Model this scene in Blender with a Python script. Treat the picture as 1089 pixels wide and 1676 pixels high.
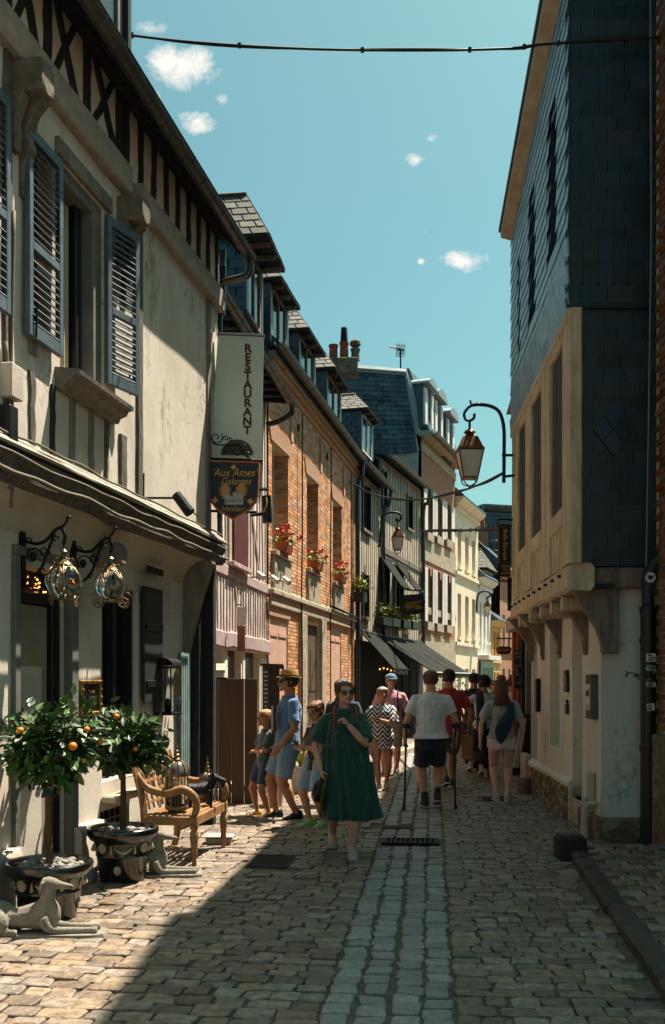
import bpy, bmesh, math, random
from mathutils import Vector, Matrix, noise
V = Vector
RN = random.Random(11)
SC = bpy.context.scene
COL = SC.collection
for _o in list(bpy.data.objects):
    bpy.data.objects.remove(_o)

# ---------------------------------------------------------------- camera
F, CX, HY, CH = 1600.0, 544.5, 1112.0, 1.65      # focal length, principal x, horizon y (photo pixels), eye height
cam = bpy.data.cameras.new('camera')
cam.sensor_fit = 'HORIZONTAL'; cam.sensor_width = 36.0
cam.lens = 36.0 * F / 1089.0
cam.shift_y = (HY - 838.0) / 1089.0
cam.clip_start = 0.1; cam.clip_end = 2000
camo = bpy.data.objects.new('camera', cam); COL.objects.link(camo)
camo.location = (0, 0, CH); camo.rotation_euler = (math.radians(90), 0, 0)
SC.camera = camo

# ---------------------------------------------------------------- sky and sun
SUN = V((0.35, 0.31, 1.0)).normalized()
w = bpy.data.worlds.new('World'); SC.world = w; w.use_nodes = True
nt = w.node_tree; nt.nodes.clear(); N = nt.nodes; L = nt.links
out = N.new('ShaderNodeOutputWorld'); bg = N.new('ShaderNodeBackground'); bg.inputs[1].default_value = 0.05
sky = N.new('ShaderNodeTexSky'); sky.sky_type = 'NISHITA'; sky.sun_disc = False
sky.sun_elevation = math.asin(SUN.z); sky.sun_rotation = math.atan2(SUN.x, SUN.y)
sky.air_density = 1.0; sky.dust_density = 2.4; sky.ozone_density = 1.0
tint = N.new('ShaderNodeMix'); tint.data_type = 'RGBA'; tint.blend_type = 'MULTIPLY'; tint.inputs[0].default_value = 1.0
L.new(sky.outputs[0], tint.inputs[6]); tint.inputs[7].default_value = (0.72, 1.17, 0.90, 1)
tc = N.new('ShaderNodeTexCoord')
def wm(op, a, b=None, cl=False):
    n = N.new('ShaderNodeMath'); n.operation = op; n.use_clamp = cl
    for i, q in enumerate((a, b)):
        if q is None: continue
        if isinstance(q, (int, float)): n.inputs[i].default_value = q
        else: L.new(q, n.inputs[i])
    return n.outputs[0]
nz = N.new('ShaderNodeTexNoise'); nz.inputs['Scale'].default_value = 38; nz.inputs['Detail'].default_value = 9
nz.inputs['Roughness'].default_value = 0.62; nz.inputs['Distortion'].default_value = 0.5
L.new(tc.outputs['Generated'], nz.inputs['Vector'])
cloud = None
CL = [(300, 108, 78, 42, 1.0), (322, 198, 44, 24, 1.0), (680, 261, 27, 14, .8), (762, 427, 52, 24, 1.05), (689, 428, 9, 8, .8),
      (240, 46, 42, 16, .5), (366, 162, 22, 16, .6), (252, 160, 22, 18, .6), (708, 226, 14, 10, .4),
      (-900, 200, 120, 50, 1), (-500, -600, 150, 60, 1), (1700, 100, 130, 60, 1), (1500, -500, 90, 40, 1), (2600, 500, 110, 40, 1), (400, -900, 120, 70, 1)]
for px, py, rx, ry, amt in CL:
    c = V(((px - CX) / F, 1, (HY - py) / F)); k = c.length; c.normalize()
    s = N.new('ShaderNodeVectorMath'); s.operation = 'SUBTRACT'; L.new(tc.outputs['Generated'], s.inputs[0]); s.inputs[1].default_value = c
    m = N.new('ShaderNodeVectorMath'); m.operation = 'MULTIPLY'; L.new(s.outputs[0], m.inputs[0])
    m.inputs[1].default_value = (F * k / rx * 1.12, F * k / rx * 1.12, F * k / ry * 1.12)
    ln = N.new('ShaderNodeVectorMath'); ln.operation = 'LENGTH'; L.new(m.outputs[0], ln.inputs[0])
    e = wm('MULTIPLY', wm('SUBTRACT', 1.0, ln.outputs['Value'], True), amt)
    cloud = e if cloud is None else wm('MAXIMUM', cloud, e)
cv = wm('MULTIPLY', wm('SUBTRACT', wm('ADD', nz.outputs[0], wm('MULTIPLY', wm('POWER', cloud, 0.6), 0.5)), 0.68), 3.4, True)
mx = N.new('ShaderNodeMix'); mx.data_type = 'RGBA'; L.new(cv, mx.inputs[0]); L.new(tint.outputs[2], mx.inputs[6])
mx.inputs[7].default_value = (8.4, 7.9, 7.2, 1)
L.new(mx.outputs[2], bg.inputs[0]); L.new(bg.outputs[0], out.inputs[0])
sl = bpy.data.lights.new('sun', 'SUN'); sl.energy = 5.0; sl.angle = math.radians(0.53); sl.color = (1.0, 0.89, 0.74)
so = bpy.data.objects.new('sun', sl); COL.objects.link(so)
so.rotation_euler = SUN.to_track_quat('Z', 'Y').to_euler(); so.location = (20, 20, 50)
SC.view_settings.view_transform = 'Standard'; SC.view_settings.look = 'None'
SC.view_settings.exposure = 1.42; SC.view_settings.gamma = 1.0; SC.view_settings.use_curve_mapping = False
SC.cycles.use_denoising = True; SC.cycles.max_bounces = 6; SC.cycles.diffuse_bounces = 4; SC.cycles.glossy_bounces = 3
SC.cycles.transmission_bounces = 6; SC.cycles.transparent_max_bounces = 8; SC.cycles.caustics_reflective = False; SC.cycles.caustics_refractive = False
SC.cycles.sample_clamp_indirect = 6.0

# ---------------------------------------------------------------- places
def P(px, py, Y):
    return V(((px - CX) * Y / F, Y, CH - (py - HY) * Y / F))
def GP(px, py, z=0.0):
    return P(px, py, F * (CH - z) / (py - HY))
class Fr:
    """a facade: origin on the ground, u along it (away from the viewer), d outward to the street, z up"""
    def __init__(s, x0, y0, x1, y1, right=False):
        s.o = V((x0, y0, 0)); s.u = V((x1 - x0, y1 - y0, 0)); s.len = s.u.length; s.u.normalize()
        s.n = V((-s.u.y, s.u.x, 0)) if right else V((s.u.y, -s.u.x, 0))
    def pt(s, u, d, z): return s.o + s.u * u + s.n * d + V((0, 0, z))
    def at(s, px, py, d=0.0):
        r = V(((px - CX) / F, 1, (HY - py) / F)); c = V((0, 0, CH))
        t = ((s.o + s.n * d - c).dot(s.n)) / r.dot(s.n); q = c + r * t
        return (q - s.o).dot(s.u), q.z
    def ux(s, px, d=0.0): return s.at(px, HY, d)[0]
    def zy(s, px, py, d=0.0): return s.at(px, py, d)[1]
    def rot(s):
        m = Matrix((s.u, s.n, V((0, 0, 1)))).transposed(); return m

# ---------------------------------------------------------------- materials
def C(h):
    def l(c): return c / 12.92 if c <= .04045 else ((c + .055) / 1.055) ** 2.4
    return tuple(l(int(h[i:i + 2], 16) / 255) for i in (0, 2, 4))
MATS = {}
def mat(name, col, rough=.8, col2=None, var=.25, scale=6., bump=.15, bscale=45., metal=0., rnd=0., island=False, stretch=(1, 1, 1),
        spec=.4, wear=None, wscale=3., wthr=.6, trans=0., alpha=1., emit=None, estr=0., sheen=0., coat=0., detail=6., bdist=.01, crack=None):
    if name in MATS: return MATS[name]
    m = bpy.data.materials.new(name); m.use_nodes = True; nt = m.node_tree; n = nt.nodes; l = nt.links
    b = n['Principled BSDF']; col = C(col) if isinstance(col, str) else col
    col2 = C(col2) if isinstance(col2, str) else (col2 or tuple(c * (1 - var) for c in col))
    b.inputs['Roughness'].default_value = rough; b.inputs['Metallic'].default_value = metal
    b.inputs['Specular IOR Level'].default_value = spec
    b.inputs['Transmission Weight'].default_value = trans; b.inputs['Alpha'].default_value = alpha
    b.inputs['Coat Weight'].default_value = coat; b.inputs['Sheen Weight'].default_value = sheen
    g = n.new('ShaderNodeNewGeometry'); mp = n.new('ShaderNodeMapping'); mp.inputs['Scale'].default_value = stretch
    l.new(g.outputs['Position'], mp.inputs[0])
    a = n.new('ShaderNodeTexNoise'); a.inputs['Scale'].default_value = scale; a.inputs['Detail'].default_value = detail; a.inputs['Roughness'].default_value = .6
    l.new(mp.outputs[0], a.inputs['Vector'])
    rp = n.new('ShaderNodeValToRGB'); rp.color_ramp.elements[0].position = .3; rp.color_ramp.elements[1].position = .7
    rp.color_ramp.elements[0].color = (*col2, 1); rp.color_ramp.elements[1].color = (*col, 1)
    l.new(a.outputs[0], rp.inputs[0]); cur = rp.outputs[0]
    if wear:
        w_ = n.new('ShaderNodeTexNoise'); w_.inputs['Scale'].default_value = wscale; w_.inputs['Detail'].default_value = 9; w_.inputs['Roughness'].default_value = .7
        l.new(mp.outputs[0], w_.inputs['Vector'])
        r2 = n.new('ShaderNodeValToRGB'); r2.color_ramp.elements[0].position = wthr - .06; r2.color_ramp.elements[1].position = wthr + .06
        l.new(w_.outputs[0], r2.inputs[0])
        x = n.new('ShaderNodeMix'); x.data_type = 'RGBA'; l.new(r2.outputs[0], x.inputs[0]); l.new(cur, x.inputs[6])
        x.inputs[7].default_value = (*(C(wear) if isinstance(wear, str) else wear), 1); cur = x.outputs[2]
    if crack:
        dn = n.new('ShaderNodeTexNoise'); dn.inputs['Scale'].default_value = 2.5; dn.inputs['Detail'].default_value = 6; l.new(g.outputs['Position'], dn.inputs['Vector'])
        va = n.new('ShaderNodeVectorMath'); va.operation = 'MULTIPLY_ADD'; l.new(dn.outputs['Color'], va.inputs[0]); va.inputs[1].default_value = (.7, .7, .7); l.new(g.outputs['Position'], va.inputs[2])
        vo = n.new('ShaderNodeTexVoronoi'); vo.feature = 'DISTANCE_TO_EDGE'; vo.inputs['Scale'].default_value = 1.1; l.new(va.outputs[0], vo.inputs['Vector'])
        cr = n.new('ShaderNodeMapRange'); cr.inputs[1].default_value = .0; cr.inputs[2].default_value = .007; cr.inputs[3].default_value = 1; cr.inputs[4].default_value = 0; l.new(vo.outputs['Distance'], cr.inputs[0])
        mk = n.new('ShaderNodeMapRange'); mk.inputs[1].default_value = .5; mk.inputs[2].default_value = .6; l.new(a.outputs[0], mk.inputs[0])
        mu = n.new('ShaderNodeMath'); mu.operation = 'MULTIPLY'; l.new(cr.outputs[0], mu.inputs[0]); l.new(mk.outputs[0], mu.inputs[1])
        x = n.new('ShaderNodeMix'); x.data_type = 'RGBA'; l.new(mu.outputs[0], x.inputs[0]); l.new(cur, x.inputs[6]); x.inputs[7].default_value = (*C(crack), 1); cur = x.outputs[2]
    if rnd:
        if island: ro = g.outputs['Random Per Island']
        else: oi = n.new('ShaderNodeObjectInfo'); ro = oi.outputs['Random']
        mr = n.new('ShaderNodeMapRange'); mr.inputs[3].default_value = 1 - rnd; mr.inputs[4].default_value = 1 + rnd; l.new(ro, mr.inputs[0])
        h = n.new('ShaderNodeHueSaturation'); l.new(mr.outputs[0], h.inputs['Value']); l.new(cur, h.inputs['Color'])
        wn = n.new('ShaderNodeTexWhiteNoise'); wn.noise_dimensions = '1D'; l.new(ro, wn.inputs['W'])
        m2 = n.new('ShaderNodeMapRange'); m2.inputs[3].default_value = 1 - rnd * .8; m2.inputs[4].default_value = 1 + rnd * .8; l.new(wn.outputs[0], m2.inputs[0])
        l.new(m2.outputs[0], h.inputs['Saturation']); cur = h.outputs[0]
    l.new(cur, b.inputs['Base Color'])
    if bump:
        c = n.new('ShaderNodeTexNoise'); c.inputs['Scale'].default_value = bscale; c.inputs['Detail'].default_value = 5
        l.new(mp.outputs[0], c.inputs['Vector'])
        bp = n.new('ShaderNodeBump'); bp.inputs['Strength'].default_value = bump; bp.inputs['Distance'].default_value = bdist
        l.new(c.outputs[0], bp.inputs['Height']); l.new(bp.outputs[0], b.inputs['Normal'])
        mr = n.new('ShaderNodeMapRange'); mr.inputs[3].default_value = max(.03, rough - .12); mr.inputs[4].default_value = min(1, rough + .12)
        l.new(a.outputs[0], mr.inputs[0]); l.new(mr.outputs[0], b.inputs['Roughness'])
    if emit:
        b.inputs['Emission Color'].default_value = (*(C(emit)), 1); b.inputs['Emission Strength'].default_value = estr
    MATS[name] = m
    return m

# ---------------------------------------------------------------- mesh building
class MB:
    def __init__(s): s.v = []; s.f = []
    def add(s, vs, fs):
        o = len(s.v); s.v += [V(q) for q in vs]; s.f += [tuple(i + o for i in f) for f in fs]; return s
    def hexa(s, p):      # 8 points: bottom 4 ccw, top 4 ccw
        return s.add(p, [(0, 3, 2, 1), (4, 5, 6, 7), (0, 1, 5, 4), (1, 2, 6, 5), (2, 3, 7, 6), (3, 0, 4, 7)])
    def box(s, c, sz, rot=None):
        c = V(c); h = [q / 2 for q in sz]; pts = []
        for z in (-1, 1):
            for x, y in ((-1, -1), (1, -1), (1, 1), (-1, 1)):
                q = V((x * h[0], y * h[1], z * h[2])); pts.append(c + (rot @ q if rot else q))
        return s.hexa(pts)
    def fbox(s, fr, u0, u1, d0, d1, z0, z1):
        # u,d,z right-handedness differs on each side; orientation is fixed by normals_make_consistent in build
        return s.hexa([fr.pt(u, d, z) for z in (z0, z1) for u, d in ((u0, d0), (u1, d0), (u1, d1), (u0, d1))])
    def loft(s, rings, cap=True, closed=True):
        n = len(rings[0]); o = len(s.v)
        for r in rings: s.v += [V(q) for q in r]
        for i in range(len(rings) - 1):
            for j in range(n if closed else n - 1):
                k = (j + 1) % n
                s.f.append((o + i * n + j, o + i * n + k, o + (i + 1) * n + k, o + (i + 1) * n + j))
        if cap and closed:
            s.f.append(tuple(o + j for j in reversed(range(n)))); m = o + (len(rings) - 1) * n; s.f.append(tuple(m + j for j in range(n)))
        return s
    def tube(s, pts, r, n=8, cap=True, flat=1.0):
        pts = [V(p) for p in pts]; rings = []; up = V((0, 0, 1)); prev = None
        for i, p in enumerate(pts):
            t = (pts[min(i + 1, len(pts) - 1)] - pts[max(i - 1, 0)])
            t = t.normalized() if t.length > 1e-9 else V((0, 0, 1))
            if prev is None:
                a = up if abs(t.z) < .9 else V((1, 0, 0)); x = t.cross(a).normalized()
            else:
                x = prev - t * prev.dot(t); x = x.normalized() if x.length > 1e-6 else t.cross(V((1, .3, .2))).normalized()
            prev = x; y = t.cross(x); rr = r[i] if isinstance(r, (list, tuple)) else r
            rings.append([p + (x * math.cos(6.28318 * j / n) + y * math.sin(6.28318 * j / n) * flat) * rr for j in range(n)])
        return s.loft(rings, cap)
    def lathe(s, c, prof, n=20, axis=None, sx=1., sy=1.):
        c = V(c); rings = []
        for r, z in prof:
            ring = [V((r * math.cos(6.28318 * j / n) * sx, r * math.sin(6.28318 * j / n) * sy, z)) for j in range(n)]
            rings.append([c + (axis @ q if axis else q) for q in ring])
        return s.loft(rings)
    def ball(s, c, r, n=10, m=7, rot=None):
        r = (r, r, r) if isinstance(r, (int, float)) else r; rings = []; c = V(c)
        for i in range(m + 1):
            a = math.pi * i / m; q = max(math.sin(a), .02)
            ring = [V((math.cos(6.28318 * j / n) * q * r[0], math.sin(6.28318 * j / n) * q * r[1], -math.cos(a) * r[2])) for j in range(n)]
            rings.append([c + (rot @ x if rot else x) for x in ring])
        return s.loft(rings)
    def prism(s, poly, vec):
        poly = [V(p) for p in poly]; n = len(poly); vec = V(vec); o = len(s.v)
        s.v += poly + [p + vec for p in poly]
        s.f.append(tuple(o + i for i in range(n))); s.f.append(tuple(o + n + i for i in reversed(range(n))))
        for i in range(n): s.f.append((o + i, o + n + i, o + n + (i + 1) % n, o + (i + 1) % n))
        return s
    def beam(s, p0, p1, w, t, nrm, n=6, jit=.006, cham=.12):
        """hewn timber between two points: w across, t along nrm, chamfered and uneven"""
        p0, p1, nrm = V(p0), V(p1), V(nrm).normalized(); a = (p1 - p0).normalized(); x = a.cross(nrm).normalized(); rings = []
        ring0 = []
        for sx, sy in ((-1, -1), (1, -1), (1, 1), (-1, 1)):
            ch = cham * min(w, t)
            if sx * sy > 0: ring0 += [(sx * (w / 2), sy * (t / 2 - ch)), (sx * (w / 2 - ch), sy * t / 2)]
            else: ring0 += [(sx * (w / 2 - ch), sy * t / 2), (sx * (w / 2), sy * (t / 2 - ch))]
        ring0 = sorted(ring0, key=lambda q: math.atan2(q[1] / t, q[0] / w))
        sd = RN.uniform(0, 99)
        for i in range(n + 1):
            c = p0.lerp(p1, i / n); q = []
            ox = noise.noise(V((sd, i * .7, 0))) * jit * 2; sc = 1 + noise.noise(V((sd, i * .9, 5))) * jit * 6
            for k, (u, v) in enumerate(ring0):
                jj = noise.noise(V((sd + k * 3, i * .8, 9))) * jit
                q.append(c + x * (u * sc + ox + jj) + nrm * (v + jj * .6))
            rings.append(q)
        return s.loft(rings)
    def quad(s, a, b, c, d): return s.add([a, b, c, d], [(0, 1, 2, 3)])
    def mesh(s, name, m=None, smooth=False, origin=None, fix=True, bevel=0, merge=False):
        me = bpy.data.meshes.new(name); o = V(origin) if origin is not None else V((0, 0, 0))
        me.from_pydata([tuple(q - o) for q in s.v], [], s.f)
        if fix or bevel or merge:
            bm = bmesh.new(); bm.from_mesh(me)
            if merge: bmesh.ops.remove_doubles(bm, verts=bm.verts, dist=1e-5)
            if fix: bmesh.ops.recalc_face_normals(bm, faces=bm.faces)
            if bevel: bmesh.ops.bevel(bm, geom=bm.edges, offset=bevel, segments=1, affect='EDGES')
            bm.to_mesh(me); bm.free()
        if m:
            for q in (m if isinstance(m, (list, tuple)) else [m]): me.materials.append(q)
        if smooth: me.shade_smooth() if smooth is True else me.shade_smooth()
        return me
    def build(s, name, m, parent=None, smooth=False, bevel=0, fix=True, merge=False, **props):
        o = wloc(parent) if parent else (sum(s.v, V()) / max(1, len(s.v)) if props.get('center', False) else V((0, 0, 0)))
        props.pop('center', None)
        ob = bpy.data.objects.new(name, s.mesh(name, m, smooth, o, fix, bevel, merge)); COL.objects.link(ob)
        if parent: ob.parent = parent; WL[ob.name] = o
        else: ob.location = o; WL[ob.name] = V(o)
        for k, v in props.items(): ob[k] = v
        if smooth == 'auto': autosmooth(ob)
        if smooth == 'crisp': autosmooth(ob, 14)
        return ob
WL = {}
def wloc(o): return WL.get(o.name, V((0, 0, 0)))
def autosmooth(ob, ang=35):
    bm = bmesh.new(); bm.from_mesh(ob.data); ca = math.radians(ang)
    for e in bm.edges:
        e.smooth = not (len(e.link_faces) == 2 and e.calc_face_angle(0) > ca)
    for f in bm.faces: f.smooth = True
    bm.to_mesh(ob.data); bm.free()
def thing(name, loc, label, cat, group=None, kind=None):
    o = bpy.data.objects.new(name, None); o.empty_display_size = .2; COL.objects.link(o); o.location = loc; WL[o.name] = V(loc)
    o['label'] = label; o['category'] = cat
    if group: o['group'] = group
    if kind: o['kind'] = kind
    return o
def inst(name, me, parent, loc, rot=None, scale=None, **props):
    o = bpy.data.objects.new(name, me); COL.objects.link(o); b = wloc(parent) if parent else V((0, 0, 0))
    M_ = Matrix.Translation(V(loc) - b)
    if rot is not None: M_ = M_ @ (rot if len(rot) == 4 else rot.to_4x4())
    if scale is not None: M_ = M_ @ Matrix.Diagonal((*scale, 1))
    o.matrix_local = M_
    if parent: o.parent = parent
    WL[o.name] = V(loc)
    for k, v in props.items(): o[k] = v
    return o
def text_mb(txt, size, origin, right, up, depth=.002, shear=0, align='CENTER', mat_=None, bold=0., sx=1.):
    cu = bpy.data.curves.new('lettering', 'FONT'); cu.body = txt; cu.size = size; cu.extrude = depth; cu.align_x = align; cu.align_y = 'CENTER'
    cu.shear = shear; cu.offset = bold; cu.resolution_u = 4
    t = bpy.data.objects.new('lettering', cu); COL.objects.link(t)
    dg = bpy.context.evaluated_depsgraph_get(); me = t.evaluated_get(dg).to_mesh()
    right = V(right).normalized(); up = V(up).normalized(); nn = right.cross(up); origin = V(origin)
    mb = MB(); mb.add([origin + right * v.co.x * sx + up * v.co.y + nn * v.co.z for v in me.vertices], [tuple(p.vertices) for p in me.polygons])
    t.evaluated_get(dg).to_mesh_clear(); bpy.data.objects.remove(t); bpy.data.curves.remove(cu)
    return mb
def spiral(c, ax, ay, r0, r1, a0, a1, n=18):
    c = V(c); ax = V(ax); ay = V(ay); pts = []
    for i in range(n + 1):
        t = i / n; a = a0 + (a1 - a0) * t; r = r0 + (r1 - r0) * t
        pts.append(c + (ax * math.cos(a) + ay * math.sin(a)) * r)
    return pts
def bez(p, n=10):
    """smooth curve through points (catmull-rom)"""
    p = [V(q) for q in p]; p = [p[0] * 2 - p[1]] + p + [p[-1] * 2 - p[-2]]; r = []
    for i in range(1, len(p) - 2):
        for k in range(n):
            t = k / n; a, b, c, d = p[i - 1], p[i], p[i + 1], p[i + 2]
            r.append(.5 * ((2 * b) + (c - a) * t + (2 * a - 5 * b + 4 * c - d) * t * t + (3 * b - a - 3 * c + d) * t ** 3))
    r.append(p[-2]); return r
def wall(mb, fr, u0, u1, z0, z1, d, holes=(), rev=.2, back=None):
    """flat wall with openings (u0,u1,z0,z1[,reveal]); faces in front, reveals inward"""
    us = sorted({u0, u1, *[min(max(h[i], u0), u1) for h in holes for i in (0, 1)]}); zs = sorted({z0, z1, *[min(max(h[i], z0), z1) for h in holes for i in (2, 3)]})
    for i in range(len(us) - 1):
        for j in range(len(zs) - 1):
            cu, cz = (us[i] + us[i + 1]) / 2, (zs[j] + zs[j + 1]) / 2
            if any(h[0] < cu < h[1] and h[2] < cz < h[3] for h in holes): continue
            mb.quad(fr.pt(us[i], d, zs[j]), fr.pt(us[i + 1], d, zs[j]), fr.pt(us[i + 1], d, zs[j + 1]), fr.pt(us[i], d, zs[j + 1]))
    for h in holes:
        a, b, c, e = h[:4]; r = h[4] if len(h) > 4 else rev
        for (q0, q1, w0, w1) in ((a, a, c, e), (b, b, c, e)):
            mb.quad(fr.pt(q0, d, w0), fr.pt(q0, d, w1), fr.pt(q0, d - r, w1), fr.pt(q0, d - r, w0))
        for z_ in (c, e):
            mb.quad(fr.pt(a, d, z_), fr.pt(b, d, z_), fr.pt(b, d - r, z_), fr.pt(a, d - r, z_))
    return mb
def grid_wall(mb, fr, u0, u1, z0, z1, d, holes, rev=.2, amp=.012, step=.25):
    """plaster wall, gently uneven"""
    us = set([u0, u1]); zs = set([z0, z1])
    for h in holes: us |= {min(max(h[0], u0), u1), min(max(h[1], u0), u1)}; zs |= {min(max(h[2], z0), z1), min(max(h[3], z0), z1)}
    def fill(s):
        s = sorted(s); r = []
        for a, b in zip(s, s[1:]):
            k = max(1, int((b - a) / step)); r += [a + (b - a) * i / k for i in range(k)]
        return r + [s[-1]]
    us, zs = fill(us), fill(zs)
    def q(u, z): return fr.pt(u, d + noise.noise(V((u * 1.3 + fr.o.x * 7, z * 1.3, fr.o.y))) * amp, z)
    for i in range(len(us) - 1):
        for j in range(len(zs) - 1):
            cu, cz = (us[i] + us[i + 1]) / 2, (zs[j] + zs[j + 1]) / 2
            if any(h[0] < cu < h[1] and h[2] < cz < h[3] for h in holes): continue
            mb.quad(q(us[i], zs[j]), q(us[i + 1], zs[j]), q(us[i + 1], zs[j + 1]), q(us[i], zs[j + 1]))
    for h in holes:
        a, b, c, e = h[:4]; r = h[4] if len(h) > 4 else rev
        for q0 in (a, b): mb.quad(fr.pt(q0, d + amp * .3, c), fr.pt(q0, d + amp * .3, e), fr.pt(q0, d - r, e), fr.pt(q0, d - r, c))
        for z_ in (c, e): mb.quad(fr.pt(a, d + amp * .3, z_), fr.pt(b, d + amp * .3, z_), fr.pt(b, d - r, z_), fr.pt(a, d - r, z_))
    return mb
def gutter(name, p0, p1, r, m, parent, out_, nbr=8, brm=None):
    """half-round zinc gutter with joints"""
    p0, p1 = V(p0), V(p1); a = (p1 - p0).normalized(); o = V(out_).normalized(); mb = MB(); n = 9
    def ring(c, rr):
        outer = [c + o * math.cos(t) * rr + V((0, 0, math.sin(t) * rr)) for t in [math.pi + math.pi * i / n for i in range(n + 1)]]
        inner = [c + (q - c) * .88 for q in reversed(outer)]
        return outer + inner
    mb.loft([ring(p0, r), ring(p1, r)])
    g = mb.build(name, m, parent, smooth='auto')
    for i in range(nbr):
        c = p0.lerp(p1, (i + .5) / nbr); b = MB(); b.loft([ring(c - a * .012, r * 1.06), ring(c + a * .012, r * 1.06)]); b.build('joint', m, g)
    mb = MB(); mb.tube([p0 + o * r, p1 + o * r], r * .13, 6); mb.build('rim', m, g)
    return g
# ---------------------------------------------------------------- palette
M_PLASTER = mat('plaster_cream', 'd2c9bd', .92, col2='b3a89a', scale=2.2, bump=.35, bscale=26, wear='99917f', wscale=2.2, wthr=.62, stretch=(1, 1, .45), crack='6a6053')
M_PLASTER2 = mat('plaster_grey', 'bdb5a9', .92, col2='a09789', scale=2.0, bump=.2, bscale=30)
M_TIMB = mat('timber_grey', '877e72', .85, col2='5b544a', scale=9, bump=.5, bscale=60, stretch=(1, 1, .25))
M_TIMB_OLD = mat('timber_worn', '6f675b', .9, col2='37322c', scale=22, bump=.8, bscale=70, stretch=(1, 1, .3))
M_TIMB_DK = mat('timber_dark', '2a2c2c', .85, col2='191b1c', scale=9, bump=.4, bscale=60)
M_PAINT_G = mat('paint_greygreen', '6d6e68', .7, col2='575853', scale=5, bump=.1)
M_SHUT = mat('shutter_bluegrey', '55666f', .6, col2='404f58', scale=7, bump=.12, bscale=80)
M_SHUT_GRN = mat('shutter_green', '7d9490', .65, col2='647a77', scale=6, bump=.1)
M_BLACK = mat('black_paint', '15171a', .45, col2='0e0f11', bump=.06)
M_IRON = mat('black_iron', '1b1b1d', .5, col2='101011', metal=.6, bump=.2, bscale=90)
M_ZINC = mat('zinc', '5d5c58', .42, col2='3d3d3c', scale=5, metal=.55, bump=.1, bscale=25, wear='7c7568', wthr=.62)
M_SLATE = mat('slate_blue', '28414e', .42, col2='1a2d39', scale=5, bump=.25, bscale=50, rnd=.3, spec=.6)
M_SLATE_DK = mat('slate_gable', '162b36', .42, col2='0f2029', scale=6, bump=.25, bscale=55, rnd=.42, spec=.6, wear='3b5058', wscale=5, wthr=.7, stretch=(1, 1, .4))
M_SLATE_RF = mat('slate_roof', '6c685c', .7, col2='4a4842', scale=5, bump=.3, bscale=50, rnd=.3, island=True)
M_SLATE_ISL = mat('slate_blue_joined', '2c4653', .45, col2='1c303c', scale=5, bump=.25, bscale=50, rnd=.3, island=True, spec=.6)
M_SLATE_PATCH = mat('slate_patchy', '4a6068', .5, col2='37494f', scale=4, bump=.25, bscale=50, rnd=.35, island=True, wear='14212a', wscale=2.5, wthr=.57)
M_GLASSDK = mat('window_dark', '14181b', .12, col2='0b0d0f', bump=0, spec=.8)
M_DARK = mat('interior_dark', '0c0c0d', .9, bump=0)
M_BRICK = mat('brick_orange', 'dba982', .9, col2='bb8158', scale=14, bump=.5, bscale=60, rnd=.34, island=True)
M_BRICKB = mat('brick_band', 'c0906c', .9, col2='a0714f', scale=14, bump=.5, bscale=60, rnd=.3, island=True)
M_MORTAR = mat('mortar', 'dccdb4', .95, col2='b8a78d', scale=8, bump=.4, bscale=80)
M_STONE = mat('stone_trim', 'b8ab94', .92, col2='8c8170', scale=5, bump=.4, bscale=40, wear='5f584e', wthr=.64)
M_SETT = mat('sett_dark', '8f7e6c', .6, col2='50453b', scale=16, bump=.7, bscale=50, rnd=.36, spec=.5)
M_SETT_I = mat('sett_dark_joined', '8f7e6c', .6, col2='50453b', scale=16, bump=.7, bscale=50, rnd=.36, island=True, spec=.5)
M_GRAN = mat('sett_granite', '96938d', .62, col2='6e6b66', scale=30, bump=.5, bscale=80, rnd=.2, spec=.5)
M_GRAN_I = mat('sett_granite_joined', '96938d', .62, col2='6e6b66', scale=30, bump=.5, bscale=80, rnd=.2, island=True, spec=.5)
M_JOINT = mat('joint_earth', '75685a', .95, col2='50473c', scale=10, bump=.6, bscale=90, wear='4c5334', wthr=.68, wscale=5)
M_PINKT = mat('timber_pink', 'b8a39f', .85, col2='907a7a', scale=10, bump=.5, bscale=60, stretch=(1, 1, .25), wear='c9b4ae', wthr=.66)
M_PINKW = mat('plaster_pinkish', 'ebdfcd', .92, col2='cfc1ad', scale=4, bump=.3)
M_OXBLOOD = mat('oxblood_paint', '5e1f22', .6, col2='451517', bump=.1)
M_PINKSH = mat('pale_pink_paint', 'cda897', .7, col2='b8917f', bump=.08)
M_BOARD = mat('brown_board', '4b2f1f', .42, col2='382214', scale=5, stretch=(3, 3, .3), bump=.15)
M_OAK = mat('teak', 'a0774c', .6, col2='6f5030', scale=12, bump=.3, bscale=70)
M_R1PL = mat('plaster_right', 'dad4c8', .93, col2='bfb8aa', scale=1.8, bump=.35, bscale=24, wear='8d8371', wscale=1.8, wthr=.62, stretch=(1, 1, .5), crack='6a6053')
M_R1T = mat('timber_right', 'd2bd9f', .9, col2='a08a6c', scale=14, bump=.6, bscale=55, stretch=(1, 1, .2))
M_R1T2 = mat('timber_right_grey', '8a7d70', .9, col2='5a5048', scale=14, bump=.7, bscale=55, stretch=(1, 1, .2))
M_CREAMB = mat('cream_render', 'e4d9c2', .9, col2='cfc3a9', scale=2, bump=.1)
M_WHITEB = mat('white_render', 'd9d8d2', .9, col2='c2c0b8', scale=2, bump=.1)
M_YELB = mat('yellow_render', 'd4b47c', .9, col2='b6955f', scale=2, bump=.1)
M_SOOTY = mat('stone_rubble', '7d6b55', .95, col2='4a3e31', scale=10, bump=.8, bscale=30, wear='a08d70', wthr=.6)
M_GOLD = mat('antique_gold', 'a8843f', .45, col2='6e5323', metal=.7, bump=.3, bscale=90)
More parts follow.
